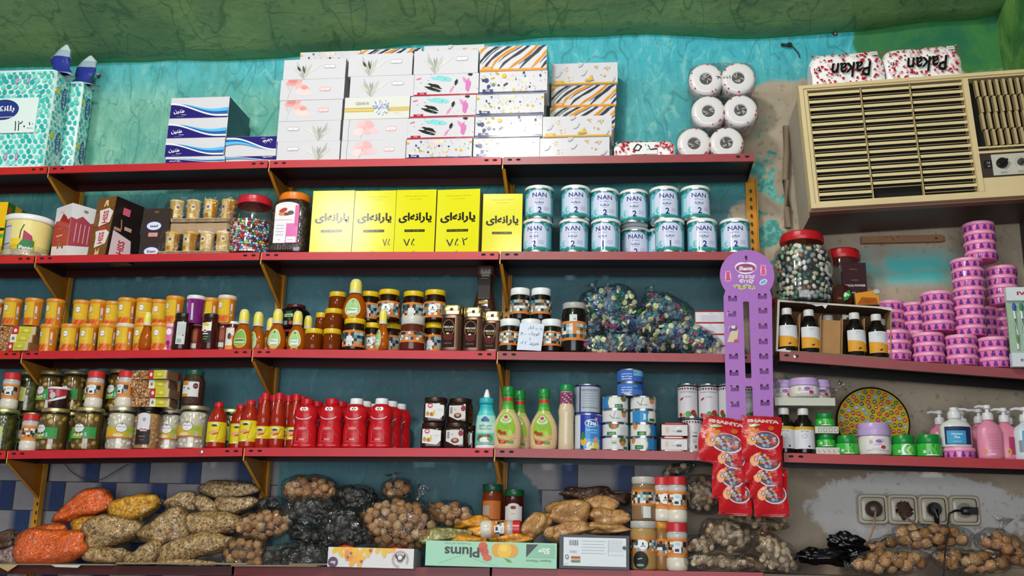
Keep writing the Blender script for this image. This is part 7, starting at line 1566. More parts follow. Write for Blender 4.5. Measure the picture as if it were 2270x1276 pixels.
# round tin with numbered dots
cx_, cz0 = P(1938, 938, .13).x, P(1938, 938, .13).z; Rp = wid(1855, 2021, 940, .13)/2; r = root('bingo_tin'); m = M()
m.lathe([(Rp, 0), (Rp*1.0, .012), (Rp*.965, .016), (Rp*.95, .0135)], '1c1410', 'plastic', 56); a = Art(); a.ell(0, 0, Rp*.95, Rp*.95, 'b8961c', n=56); rnd = random.Random(2); k = 0
for rr_, n in ((.86, 30), (.72, 25), (.58, 20), (.44, 15), (.30, 10), (.15, 5)):
    for i in range(n):
        t = 2*pi*i/n+rr_*3; u, v = rr_*Rp*cos(t), rr_*Rp*sin(t); c_ = ['982420', '14482c', '4c90b8', '982420', '1c5434'][k % 5]; k += 1
        a.ell(u, v, Rp*.060, Rp*.060, c_, n=10).text(str(10+k % 88), u, v, Rp*.055, 'e8dcc0')
nn = a.k; a.k = 0
a.emit(m, lambda u, v, e: (u, v, .0136+min(e, .0022)), 'glossy', e0=.0002, de=.000008); m.obj('tin_plate', r); r.rotation_euler = (pi/2-.05, 0, 0)
put(r, (cx_, .16, max(cz0, zr(cx_)+Rp+.002)), 'round yellow tin plate covered in numbered red, green and blue dots', 'tin', rx=pi/2-.06)
# pump bottles
def pump(H, D, body, capc='d8d8d8', lab=None, hd=0, name='pump_bottle', flat=.75):
    r = root(name); R = D/2; hb = H*.72
    part(r, 'bottle', [(R*.85, 0), (R*.97, .004), (R, .012), (R, hb*.72), (R*.85, hb*.85), (R*.45, hb*.95), (R*.36, hb)], body, 'plastic', 32, sy=flat)
    pc = part(r, 'pump_collar', [(R*.42, hb), (R*.44, hb+.002), (R*.44, hb+.016), (R*.36, hb+.024)], capc, 'plastic', 22)
    m = M(); m.lathe([(R*.16, hb+.02), (R*.16, H-.014), (R*.30, H-.012), (R*.28, H-.001), (R*.1, H)], capc, 'plastic', 16); sgn = 1
    m.tube([(0, 0, H-.007), (sgn*R*.7, 0, H-.005), (sgn*R*1.05, 0, H-.009)], [.006, .0045, .0035], capc, 'plastic'); o = m.obj('pump_head', pc); o.rotation_euler = (0, 0, hd)
    if lab: a = Art(); lab(a, R, hb); artpart(r, 'label', a, lambda u, v, e: ((R+e)*sin(u/R), -(R*flat+e)*cos(u/R), v), 'paper', e0=.0008)
    return r
def lb_blue(a, R, h): a.rect(-R*.95, h*.10, R*.95, h*.70, '1c2450').rect(-R*.8, h*.12, R*.45, h*.56, '3c98c8').text('Hygiene', -.006, h*.44, .008, 'd0e4ec', w=.034, bold=.03).text('Plus', -.006, h*.34, .008, 'd0e4ec', bold=.03).text('hand wash', -.006, h*.2, .004, 'e0ecf0')
def lb_pink(a, R, h):
    for i in range(8): a.line([(-.016, h*(.62-.05*i)), (.018, h*(.62-.05*i))], .0009, 'b86c84')
    a.ell(-.026, h*.2, .005, .007, 'c89440').rect(-.014, h*.09, .004, h*.14, 'd8c8cc')
def lb_pk2(a, R, h): a.rect(.002, h*.15, R, h*.6, 'a83460').ell(.0, h*.22, .007, .010, 'd8b070').ell(.0, h*.22, .004, .006, 'b8742c')
def lb_w(a, R, h): a.rect(-R*.6, h*.2, R, h*.75, '5c9cc0').text('Av', .0, h*.68, .010, '24446c').rect(-R*.9, h*.2, -R*.62, h*.5, '8c8890')
x = ctr(2089, 2160, 1000, .05); put(TB, (x, .052, zr(x)), 'single pink sugar-paste tub under the white pump bottle', 'tub', None)
x = ctr(2087, 2148, 950, .05); put(pump(zat(2110, 903, .05)-zr(x)-.034, .098, 'd8d8d4', lab=lb_blue, hd=.1), (x, .05, zr(x)+.0342), 'white pump bottle with navy and blue label standing on a pink tub', 'bottle', rz=0)
PK = pump(.176, .080, 'dc88a4', lab=lb_pink, hd=pi+.2); PK2 = pump(.172, .076, 'd8809c', lab=lb_pk2, hd=pi)
for i, (xl, xr, Y, pr) in enumerate([(2165, 2218, .045, PK), (2205, 2250, .07, PK2), (2064, 2105, .165, PK2), (2150, 2195, .135, PK), (2118, 2150, .175, PK2)]):
    x = ctr(xl, xr, 950, Y); put(pr, (x, Y, zr(x)), f'pink pump bottle, {["foremost with fine print", "right of the foremost with crimson label", "dim one behind the white bottle at left", "behind the foremost", "dim one hidden behind the white bottle"][i]}', 'bottle', 'pink pump bottles', rz=random.uniform(-.1, .1))
x = ctr(2250, 2300, 950, .05); put(pump(.172, .084, 'c8d4d8', lab=lb_w, hd=pi), (min(x, 1.27), .05, zr(1.2)), 'pale blue and white pump bottle at the right edge', 'bottle')
x = ctr(2225, 2262, 950, .13); put(pump(.176, .07, '1c6c64', hd=pi), (x, .155, zr(x)), 'dark green pump bottle behind the pink ones', 'bottle')

# ---------------------------------------------------------------- window air conditioner
r = root('air_conditioner'); YA = -.05; TLc = P(1770, 190, YA); AW, AH, AD = .86, .452, .30
def ab(m, x0, x1, z0, z1, y0, y1, c, mat='painted_plastic', **k): m.box(x0, x1, y0, y1, -z1, -z0, c, mat, **k)
coat('painted_plastic', .45, var=.12, bscale=12)
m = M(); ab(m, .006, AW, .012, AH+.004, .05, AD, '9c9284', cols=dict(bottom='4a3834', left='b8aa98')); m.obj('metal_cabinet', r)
m = M(); bz = 'dac494'
for (x0, x1, z0, z1, y0, y1) in [(0, AW, 0, .012, 0, .05), (0, AW, AH-.016, AH, 0, .05), (0, .014, .012, AH-.016, 0, .05), (.014, .028, .018, AH-.024, .006, .05), (.55, .568, .018, AH-.024, .004, .05), (.014, AW, .012, .018, .006, .05), (.014, AW, AH-.024, AH-.016, .006, .05), (.568, AW, .270, .276, .004, .05), (.568, AW, .286, .294, .004, .05), (.568, AW, .380, AH-.02, .008, .05)]: ab(m, x0, x1, z0, z1, y0, y1, bz)
ab(m, 0, AW, AH, AH+.010, .012, .05, '7c5844'); m.obj('front_frame', r)
m = M(); ab(m, .028, .55, .018, AH-.024, .044, .047, '0c0a08', 'matte')
n = 14; g0, g1 = .024, AH-.030; st = (g1-g0)/n
for i in range(n):
    z = g0+i*st
    for j, (x0, x1) in enumerate([(.032, .206), (.214, .372), (.380, .548)]):
        if i == n-1 and j == 1: continue
        # tilted slat and thin lip below it
        k = len(m.v); zz0, zz1 = -(z+st*.08), -(z+st*.48)
        m.v += [(x0, .012, zz0), (x1, .012, zz0), (x1, .009, zz1), (x0, .009, zz1), (x0, .016, zz0), (x1, .016, zz0), (x1, .013, zz1), (x0, .013, zz1)]
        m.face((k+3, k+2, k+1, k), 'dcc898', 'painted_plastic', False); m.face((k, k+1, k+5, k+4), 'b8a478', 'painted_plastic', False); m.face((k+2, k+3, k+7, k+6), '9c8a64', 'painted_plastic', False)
        ab(m, x0, x1, z+st*.74, z+st*.80, .018, .022, 'b09c70')
for x in (.029, .208, .374, .548): ab(m, x, x+.004, .020, AH-.026, .012, .026, 'b8a070')
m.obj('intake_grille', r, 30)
m = M(); ab(m, .568, AW, .018, .270, .044, .047, '181410', 'matte')
for i in range(13):
    x = .590+i*.0228
    for q in range(4):
        z0, z1 = .024+q*.0605, .024+(q+1)*.0605; dx = .004*(q % 2)+.0022*q
        k = len(m.v); m.v += [(x+dx, .010, -z0), (x+dx+.0105, .014, -z0), (x+dx+.0125, .014, -z1+.004), (x+dx+.002, .010, -z1), (x+dx, .030, -z0), (x+dx+.002, .030, -z1), (x+dx+.0105, .030, -z0), (x+dx+.0125, .030, -z1+.004)]
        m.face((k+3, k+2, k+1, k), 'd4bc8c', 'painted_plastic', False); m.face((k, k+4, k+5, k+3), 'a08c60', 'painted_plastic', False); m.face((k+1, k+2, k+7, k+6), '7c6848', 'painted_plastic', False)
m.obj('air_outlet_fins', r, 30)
m = M(); ab(m, .568, AW, .276, .286, .006, .02, '2c201c'); a = Art(); a.text('OGENERAL', .645, -.281, .0072, 'd8c070', w=.085, bold=.03).text('جنرال', .745, -.281, .008, 'd8c070', w=.06); a.emit(m, plane(.006), 'metal'); m.obj('brand_strip', r)
m = M(); ab(m, .568, AW, .294, .380, .010, .02, '3c2c28'); ab(m, .580, .612, .318, .346, .008, .012, '141210'); ab(m, .606, .735, .300, .374, .006, .012, 'c4c0b0'); ab(m, .735, .80, .304, .370, .007, .012, '1c1816')
a = Art(); a.text('14', .594, -.328, .008, 'c8c4b8').text('60', .594, -.340, .006, 'c8c4b8')
for i in range(11): t = -2.2+i*.44; a.line([(.697+.017*sin(t), -.333+.017*cos(t)), (.697+.020*sin(t), -.333+.020*cos(t))], .0014, '3c3c38')
for x_, w_ in ((.640, .025), (.70, .035)): a.line([(x_-w_/2, -.364), (x_+w_/2, -.364)], .001, '7c7868'); a.line([(x_-w_/2, -.368), (x_+w_/2*.6, -.368)], .001, '7c7868')
a.ell(.77, -.33, .014, .010, '8c7c50').ell(.77, -.352, .016, .006, '6c5c4c').text('ABC', .77, -.318, .006, 'c8c4b8'); a.emit(m, plane(.006), 'paper'); pn = m.obj('control_panel', r)
for (x_, R_k, c_) in ((.636, .0185, '1c1816'), (.697, .012, '484440')):
    m = M(); m.lathe([(R_k, 0), (R_k*.95, .010), (R_k*.85, .012)], c_, 'plastic', 24); m.box(-R_k*.9, R_k*.9, -R_k*.22, R_k*.22, .01, .019, c_, 'plastic'); o = m.obj('control_knob', pn); o.rotation_euler = (pi/2, -.5, 0); o.location = (x_, .006, -.333)
put(r, TLc, 'old beige window air conditioner with horizontal grille, jutting from the wall and slightly tilted', 'air conditioner', ry=radians(-2.2)*-1 if False else 0); r.rotation_euler = (0, radians(2.9)*-1, 0)
# toilet paper packs on it
ua = radians(2.9)
for i, (xl, xr, yt, lab) in enumerate([(1793, 1957, 118, 'left'), (1955, 2127, 106, 'right')]):
    Y = .04; x = ctr(xl, xr, 150, Y); zb_ = TLc.z+(x-TLc.x)*tan(ua)+.003
    h = zat((xl+xr)/2, yt, Y-.02)-zb_
    o = sidepack(wid(xl, xr, 150, Y)*.98, h, .11, 'Pakan'); put(o, (x, Y, zb_-.0+.003), f'upside-down heart-print toilet paper pack lettered in black script, {lab} one on the air conditioner', 'toilet paper', 'toilet paper packs on the air conditioner', ry=-ua)
# wood strip, hook and plaster rail under and beside it
m = M(); p0 = P(1908, 534, .262); wd_ = wid(1908, 2088, 534, .255); m.box(0, wd_, -.014, 0, -.012, .014, '9c7450', 'cardboard'); m.box(wd_, wd_+.008, -.012, 0, -.010, .010, '8c6848', 'cardboard')
a = Art(); a.line([(wd_*.30, .006), (wd_*.32, .012)], .002, '3c2c20').line([(wd_*.37, .012), (wd_*.38, .002), (wd_*.41, -.004)], .002, '3c2c20').ell(wd_*.92, 0, .005, .003, '2c2018').line([(wd_*.44, .008), (wd_*.47, .012)], .002, '3c2c20'); a.emit(m, plane(-.014), 'cardboard')
o = m.obj('wooden_batten'); put(o, p0, 'short wooden batten fixed to the wall under the air conditioner', 'batten', ry=-.012)
m = M(); h0 = P(1737, 100, .25); m.tube([h0+Vector(q) for q in [(-.008, 0, .004), (.0, -.008, .0), (.012, -.010, -.004), (.026, -.006, .0), (.022, .006, .006), (.004, .008, .006), (-.008, .01, .004)]], .004, '3c2c24', 'plastic')
m.tube([h0+Vector(q) for q in [(.026, -.004, 0), (.042, .0, -.018), (.055, .006, -.032), (.060, .010, -.05)]], .0022, '3c3028', 'plastic'); m.blob(.012, .010, .008, '4c3c30', 'matte', c=tuple(h0+Vector((.024, .006, .004))), amp=.5)
tag(m.obj('wall_hook'), 'rusty bent hook with a wire end fixed high on the turquoise wall', 'hook')
m = M(); h0 = P(1852, 74, .255); m.tube([h0, h0+Vector((0, .01, 0))], .004, 'c8b8a0', 'plastic'); m.blob(.009, .006, .010, '5c2c1c', 'matte', c=tuple(h0+Vector((0, .006, .004))), amp=.6, seed=4); tag(m.obj('wall_plug'), 'pale wall plug in a rust stain near the ceiling line', 'wall plug')
m = M(); h0 = P(217, 164, .255); m.tube([h0, h0+Vector((0, .012, 0))], .0045, 'd8ccc0', 'plastic'); m.blob(.008, .005, .007, '6c4030', 'matte', c=tuple(h0+Vector((.001, .007, -.003))), amp=.6, seed=5); tag(m.obj('wall_plug'), 'pale wall plug high on the wall right of the cyan tissue multipacks', 'wall plug')
# cable in the plaster groove beside the conditioner
m = M(); m.tube([P(1742, 280, .25), P(1744, 340, .248), P(1741, 400, .248), P(1745, 460, .248), P(1747, 505, .25)], .012, '84725e', 'matte', 10); tag(m.obj('wall_pipe'), 'dusty vertical pipe in a plaster groove left of the air conditioner', 'pipe')

# ---------------------------------------------------------------- purple hanging strip with sweet packets
YS = -.035; o0 = P(1656, 615, YS); S_ = (P(1666, 800, YS)-P(1656, 800, YS)).x/10
def pxz(px, py): q = P(px, py, YS); return (q.x-o0.x, q.z-o0.z)
def strip_pts():
    cx, cz_ = pxz(1656, 610); R = wid(1595, 1716, 610, YS)/2; pts = []
    a0 = -.62
    for i in range(25): t = a0+(pi-2*a0)*i/24; pts.append((cx+R*cos(t), cz_+R*sin(t)))
    xl_, zl_ = pxz(1604, 660); xr_, _ = pxz(1711, 660); bl = pxz(1612, 1000); br = pxz(1716, 1000)
    return pts+[(xl_, zl_+.004), bl, br, (xr_, zl_+.004)]
sp = strip_pts(); r = root('display_strip'); m = M(); t_ = .0012
def plate(m, pts, holes, y0, t, c, mat):
    allp = [pts]+holes; tr = tessellate_polygon([[Vector((x, z, 0)) for x, z in q] for q in allp]); fl = [p for q in allp for p in q]; b = len(m.v); n = len(fl)
    m.v += [(x, y0, z) for x, z in fl]+[(x, y0+t, z) for x, z in fl]
    for f in tr:
        p = [fl[i] for i in f]; ar = (p[1][0]-p[0][0])*(p[2][1]-p[0][1])-(p[2][0]-p[0][0])*(p[1][1]-p[0][1]); f = f if ar > 0 else f[::-1]
        m.face(tuple(b+i for i in f), c, mat, False); m.face(tuple(b+n+i for i in reversed(f)), c, mat, False)
    k = 0
    for q in allp:
        for i in range(len(q)): a_, b_ = b+k+i, b+k+(i+1) % len(q); m.face((b_, a_, a_+n, b_+n), c, mat, False)
        k += len(q)
def rr(px0, py0, px1, py1): (x0, z1), (x1, z0) = pxz(px0, py0), pxz(px1, py1); c = .003; return [(x0+c, z0), (x1-c, z0), (x1, z0+c), (x1, z1-c), (x1-c, z1), (x0+c, z1), (x0, z1-c), (x0, z0+c)][::-1]
holes = [rr(1647, 668, 1666, 838), rr(1652, 856, 1670, 922)]
hk = [(1624, 661), (1690, 656), (1622, 695), (1691, 688), (1691, 722), (1625, 728), (1626, 789), (1692, 756), (1627, 826), (1693, 789), (1694, 822), (1628, 860), (1629, 895), (1695, 857), (1696, 892)]
for px, py in hk: x, z = pxz(px, py); holes.append([(x-.014, z-.010), (x-.014, z+.008), (x-.008, z+.010), (x-.004, z+.001), (x+.004, z+.001), (x+.008, z+.010), (x+.014, z+.008), (x+.014, z-.010)])
plate(m, sp, holes, 0, t_, 'a468b8', 'rubbery')
for px, py in hk:
    x, z = pxz(px, py); h = M(); plate(h, [(x-.013, z-.010), (x-.011, z+.004), (x-.004, z-.001), (x+.004, z-.001), (x+.011, z+.004), (x+.013, z-.010)], [], 0, .001, '8c54a0', 'rubbery')
    for i, v in enumerate(h.v): h.v[i] = (v[0], v[1]-(v[2]-z+.010)*.55-.0002, v[2])
    h.obj('hook_tab', r)
a = Art(); cx, cz_ = pxz(1653, 594)
a.ell(cx-.012, cz_+.003, .024, .018, 'e8dce8').ell(cx+.012, cz_+.003, .024, .018, 'e8dce8').ell(cx, cz_-.004, .030, .017, 'e8dce8').ell(cx, cz_, .033, .0155, 'a83868', n=24).ell(cx, cz_, .031, .0135, '8c4478', n=24).text('Shanta', cx, cz_-.001, .014, 'f4eef4', w=.046, bold=.03, shear=.2)
for i, (t, dz, w_) in enumerate((('Gummy', -.030, .052), ('Candy', -.046, .044))): a.text(t, cx+.002, cz_+dz, .016, 'ece4ee', w=w_+.005, bold=.12).text(t, cx+.002, cz_+dz, .013, 'b87cb0', w=w_, bold=.0)
for (px, py, c1) in ((1614, 612, 'c84478'), (1692, 599, 'd84c84')):
    x, z = pxz(px, py)
    for k_, cc in ((1.35, 'e4d4e4'), (1.0, c1)): a.ell(x, z+.009, .0065*k_, .006*k_, cc).ell(x-.005, z+.015, .0028*k_, .0028*k_, cc).ell(x+.005, z+.015, .0028*k_, .0028*k_, cc).ell(x, z-.002, .0075*k_, .008*k_, cc).ell(x-.004, z-.012, .0045*k_, .0045*k_, cc).ell(x+.004, z-.012, .0045*k_, .0045*k_, cc)
x, z = pxz(1692, 625); a.ell(x, z, .014, .009, 'e4dce8', .5).ell(x, z, .011, .006, '60b0d0', .5)
x, z = pxz(1650, 636); wv = [(x-.034+.068*i/12, z+.004*sin(i*1.05)) for i in range(13)]; a.line(wv, .011, 'e0dcc8').line(wv, .0065, 'a8a858')
x, z = pxz(1625, 745); a.poly([(x-.020, z-.020), (x+.012, z-.020), (x+.018, z+.022), (x+.002, z+.030), (x-.010, z+.010)], 'ccbc98').ell(x+.010, z-.016, .008, .006, 'b84858').rect(x-.004, z+.024, x+.008, z+.036, 'd8d4d4')
a.emit(m, plane(0), 'paper', e0=.0003, de=.00003); m.obj('card', r)
b = M(); x, z = pxz(1653, 570); b.tube([(x, -.006, z), (x, .03, z+.002)], .0022, '2c2420', 'metal'); b.blob(.0042, .0025, .0042, '4c4038', 'metal', 8, 6, c=(x, -.006, z)); b.tube([(x, -.002, z), (x+.001, -.002, z-.012)], .0014, '2c2420', 'metal'); b.obj('hanging_nail', r)
put(r, o0, 'purple hanging display card with hook cut-outs and round head lettered Gummy Candy', 'display card')
# packets
def packet(wd, h, n_bend=.3):
    m = M(); NX, NZ = 12, 16
    def pt(i, j, s):
        u, v = i/NX, j/NZ; x = (u-.5)*wd; z = -v*h; e = max(0, sin(pi*u))**.6*max(0, sin(pi*min(1, max(0, (v-.06)/.88))))**.7
        return (x+.002*sin(v*9), s*.012*e+.0025*sin(u*7+v*5)*(1 if s < 0 else 1)+n_bend*.02*v*v-.0012*(s < 0), z)
    b0 = len(m.v)
    for s in (-1, 1):
        b = len(m.v)
        for j in range(NZ+1):
            for i in range(NX+1): m.v.append(pt(i, j, s))
        for j in range(NZ):
            for i in range(NX):
                a_ = b+j*(NX+1)+i; f = (a_+NX+1, a_+NX+2, a_+1, a_); m.face(f if s < 0 else f[::-1], 'c01018' if not (s < 0 and j in (0, NZ-1)) else 'a00c14', 'packet_foil')
    a = Art(); f = lambda u, v, e: (lambda p: (p[0], p[1]-e, p[2]))(pt((u/wd+.5)*NX, -v/h*NZ, -1))
    a.ell(wd*.12, -h*.54, wd*.36, h*.20, 'dcd4d8', n=24).ell(wd*.12, -h*.53, wd*.33, h*.18, '74505c', n=24)
    rnd = random.Random(3)
    for i in range(22): t = rnd.random()*6.28; k = rnd.random()**.5*.27; a.ell(wd*(.12+k*cos(t)), -h*(.53-.14*k/.27*sin(t)), wd*.055, h*.028, rnd.choice(['c85830', 'c8a0a8', '5c9cb8', 'dc9828', 'b8b4c0', '8cbcd0', 'a83848']), rnd.random()*3, 8)
    a.ell(-wd*.22, -h*.40, wd*.13, h*.085, 'd87c20').ell(-wd*.32, -h*.33, wd*.05, h*.035, 'd87c20').ell(-wd*.12, -h*.33, wd*.05, h*.035, 'd87c20').ell(-wd*.24, -h*.55, wd*.12, h*.12, 'd88420').ell(-wd*.22, -h*.42, wd*.07, h*.04, 'e0a0a8').ell(-wd*.2, -h*.53, wd*.055, h*.04, '5c1420').text('S', -wd*.2, -h*.53, h*.05, 'e4dcdc', bold=.04)
    a.ell(wd*.22, -h*.27, wd*.08, h*.05, 'c86428').ell(-wd*.2, -h*.22, wd*.14, h*.03, '8cac5c', .2).text('SHANTA', wd*.02, -h*.12, h*.075, 'f0e8e8', w=wd*.8, bold=.06).text('SHANTA', wd*.02, -h*.12, h*.065, 'b8141c', w=wd*.77, bold=-.01)
    a.line([(wd*-.3, -h*.96), (wd*.4, -h*.955)], .001, 'd87880')
    a.emit(m, f, 'packet_foil', du=.008, e0=.0012, de=.00008); return m.obj('gummy_sweet_packet', None, 60)
coat('packet_foil', .2, spec=.6, bump=.6, bscale=30)
pw = wid(1655, 1728, 970, -.04); ph = .170; PKT = packet(pw, ph)
packs = [(1608, 925, -.055, .17, 1.38, 'left column, front'), (1688, 922, -.062, .05, 1.2, 'right column, front'), (1622, 960, -.045, .10, 1.0, 'left column, second'), (1694, 962, -.048, .06, 1.12, 'right column, second'), (1620, 1000, -.036, .10, 1.0, 'left column, third'), (1697, 1000, -.038, .03, 1.0, 'right column, third'), (1630, 1040, -.027, .04, 1.0, 'left column, lowest'), (1704, 1038, -.028, -.02, 1.05, 'right column, lowest')]
for i, (px, py, Y, ry, w_, nm) in enumerate(packs):
    q = P(px, py, Y); bot = {0: 1030, 1: 1022, 2: 1066, 3: 1072, 4: 1108, 5: 1105, 6: 1142, 7: 1145}[i]
    hh = (q.z-P(px, bot, Y).z)/ph
    put(PKT, q, f'red gummy sweet packet hanging on the purple card, {nm}', 'sweet packet', 'red gummy sweet packets', ry=ry, sc=(w_, 1, hh))

# ---------------------------------------------------------------- bottom shelf goods
B = bag; gl = 'grain bags on the bottom shelf'
B(10, 1196, 28, 22, 0, .15, 'brown_powder', 'dark brown bag at the left edge behind the pale beans', ears=())
B(20, 1233, 58, 19, 0, .05, 'pink_bean', 'clear bag of pinkish speckled beans at the left edge', ears=((.3, .04, .02),))
B(183, 1126, 66, 29, 21, .15, 'red_lentil', 'clear bag of orange lentils leaning at the back, topmost of the orange bags', film='film')
B(92, 1189, 58, 24, 14, .10, 'red_lentil', 'small clear bag of orange lentils in the middle of the orange pile', ears=((2.8, .04, .014),))
B(118, 1214, 78, 38, 6, .045, 'red_lentil', 'large clear bag of orange lentils at the front, wedge shaped', e=.6, ears=((2.9, .02, .02),))
B(298, 1127, 62, 33, 14, .15, 'yellow_pea', 'clear bag of yellow split peas, upper one')
B(198, 1163, 44, 18, 8, .12, 'yellow_pea', 'smaller clear bag of yellow split peas below the upper one')
for cx, cy, rx, ry, ro, Y, kd, nm, er in [(246, 1183, 68, 36, 14, .075, 'brown_lentil', 'left of centre under the yellow peas', ((.2, .03, .02),)), (238, 1231, 62, 20, 2, .05, 'brown_lentil', 'lowest at the left beside the orange lentils', ()), (312, 1238, 50, 27, 28, .035, 'brown_lentil', 'small one at the front centre', ()), (365, 1176, 58, 38, 10, .08, 'brown_lentil', 'crinkled one in the middle of the heap', ((-1.3, .03, .02),)), (402, 1114, 40, 21, 8, .15, 'mixed_grain', 'small one on top at the left', ((2.8, .03, .015),)), (455, 1122, 34, 21, -28, .14, 'mixed_grain', 'small shiny one leaning between two others', ()), (508, 1085, 68, 21, 2, .17, 'mixed_grain', 'long one lying across the top', ()), (526, 1119, 50, 22, 6, .14, 'mixed_grain', 'on top at the right under the long one', ((3.0, .03, .02),)), (487, 1163, 76, 28, 2, .085, 'brown_lentil', 'wide one in the middle at the right', ((3.3, .03, .02),)), (437, 1213, 84, 29, 13, .05, 'brown_lentil', 'large slanting one at the front right', ()), (415, 1250, 68, 13, 0, .025, 'brown_lentil', 'flat one right at the shelf edge', ((.0, .04, .02),))]:
    B(cx, cy, rx, ry, ro, Y, kd, f'clear bag of {"speckled grain" if kd == "mixed_grain" else "brown lentils"}, {nm}', ears=er, grp=gl)
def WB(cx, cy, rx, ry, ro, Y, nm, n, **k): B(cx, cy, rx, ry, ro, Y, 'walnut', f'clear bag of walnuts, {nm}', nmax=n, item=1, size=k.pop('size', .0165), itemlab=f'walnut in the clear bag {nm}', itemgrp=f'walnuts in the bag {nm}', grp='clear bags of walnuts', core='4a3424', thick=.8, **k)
WB(688, 1087, 62, 34, 0, .15, 'high at the back under the shelf post', 26)
WB(588, 1163, 68, 33, 8, .08, 'beside the dried limes with a shiny twisted end', 22, ears=((3.2, .03, .018),))
WB(542, 1224, 48, 34, 0, .035, 'small and low at the shelf edge', 18, ears=((2.6, .03, .015), (-.1, .06, .02)))
WB(884, 1163, 88, 58, -6, .07, 'largest in the middle above the white carton', 52, ears=((1.2, .07, .022), (-.3, .03, .03)))
WB(880, 1085, 34, 27, 0, .17, 'dim one at the back above the largest', 9, ears=((1.8, .02, .03),))
WB(998, 1140, 56, 29, -4, .13, 'right of the largest, knotted and glossy', 20, ears=((2.9, .03, .018),))
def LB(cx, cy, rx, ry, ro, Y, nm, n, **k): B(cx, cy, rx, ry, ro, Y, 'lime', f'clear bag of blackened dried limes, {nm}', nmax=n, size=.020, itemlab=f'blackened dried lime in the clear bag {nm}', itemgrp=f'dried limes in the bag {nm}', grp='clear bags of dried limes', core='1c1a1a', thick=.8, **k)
LB(684, 1135, 68, 36, 8, .09, 'upper left of the dark heap', 12, ears=((3.2, .03, .02),)); LB(772, 1173, 70, 42, -20, .06, 'on the right with a taut glossy bulge', 14, ears=((-.9, .06, .02),))
LB(655, 1229, 76, 25, 4, .04, 'lowest on the flattened cartons', 11, ears=((3.0, .05, .02),)); LB(700, 1190, 62, 19, -3, .07, 'squeezed in the middle', 8); LB(786, 1102, 50, 29, 0, .15, 'dim one at the back beside the high walnuts', 8); LB(594, 1117, 32, 16, 12, .15, 'small dim one by the speckled grain', 4)
# apricot, plum and black cartons
def tray_carton(wd, dp, h, c, art, inner, name, rz=0):
    r = root(name); m = M(); t = .003
    m.box(0, wd, 0, t, 0, h, c, 'carton', dict(back=inner)); m.box(0, t, t, dp, 0, h, c, 'carton', dict(right=inner)); m.box(wd-t, wd, t, dp, 0, h, c, 'carton', dict(left=inner)); m.box(t, wd-t, dp-t, dp, 0, h, c, 'carton', dict(front=inner)); m.box(t, wd-t, t, dp-t, 0, t, c, 'carton')
    a = Art(); a.win = (0, 0, wd, h); art(a, wd, h); a.emit(m, plane(0), 'carton', e0=.0002); m.obj('carton_tray', r); return r
def apr(a, w_, h):
    rnd = random.Random(8); sh = [(.12, .86), (.2, .9), (.3, .86), (.4, .88), (.5, .9), (.6, .9), (.7, .92), (.8, .9), (.88, .9), (.2, .68), (.28, .62), (.38, .68), (.46, .62), (.32, .44), (.4, .4), (.48, .44), (.36, .22), (.46, .2), (.56, .74), (.78, .76)]
    for u, v in sh: a.ell(w_*(u*.86-.02), h*v, w_*.052, h*.13, rnd.choice(['e8a018', 'e4b41c', 'dc8c14', 'e8ac20']), rnd.random()*3)
    for u, v in [(.3, .7), (.55, .86), (.26, .5), (.44, .3)]: a.ell(w_*u*.9, h*v, w_*.018, h*.08, 'a85010', .6)
    a.ell(w_*.065, h*.24, .0165, .0165, '50244c', n=22).text('5kg', w_*.065, h*.24, .012, 'e8e0e4', flip=True, bold=.03)
    for i in range(20):
        t = -.9+i*.26; a.ell(w_*.845+.0245*cos(t-pi/2+2.0), h*.46+.0245*sin(t-pi/2+2.0), .004, .0022, 'b89484', t)
    a.ell(w_*.845, h*.52, .010, .012, '1c1a18').ell(w_*.845, h*.54, .007, .008, 'e0dedc').text('امروز', w_*.845, h*.4, .010, '302c2c', flip=True).ell(w_*.80, h*.60, .003, .008, '1c1a18', .4).ell(w_*.89, h*.60, .003, .008, '1c1a18', -.4)
xa = P(726, 1245, -.045).x; xb = P(916, 1245, -.045).x; za = P(820, 1222, -.045).z; zsb = sz(5, -.95)+.0006
put(tray_carton(xb-xa, .13, za-zsb+.012, 'd4d0d0', apr, 'b0a898', 'apricot_carton'), (xa, -.045, zsb), 'white open carton printed with yellow apricots, its lettering upside down', 'carton', rz=.02)
m = M(); m.box(-.12, .2, -.052, .12, -.004, 0, '9c8464', 'cardboard'); 
for i, (px, w_) in enumerate([(770, .05), (880, .04)]): 
    x = P(px, 1215, .02).x; b_ = M(); b_.blob(.032, .02, .018, 'c8501c', 'packet_foil', 14, 10, amp=.4, seed=i); o = b_.obj('orange_packet'); put(o, (x, .02, za+.001), f'small crumpled orange packet in the apricot carton, {"left" if i == 0 else "right"} one', 'packet')
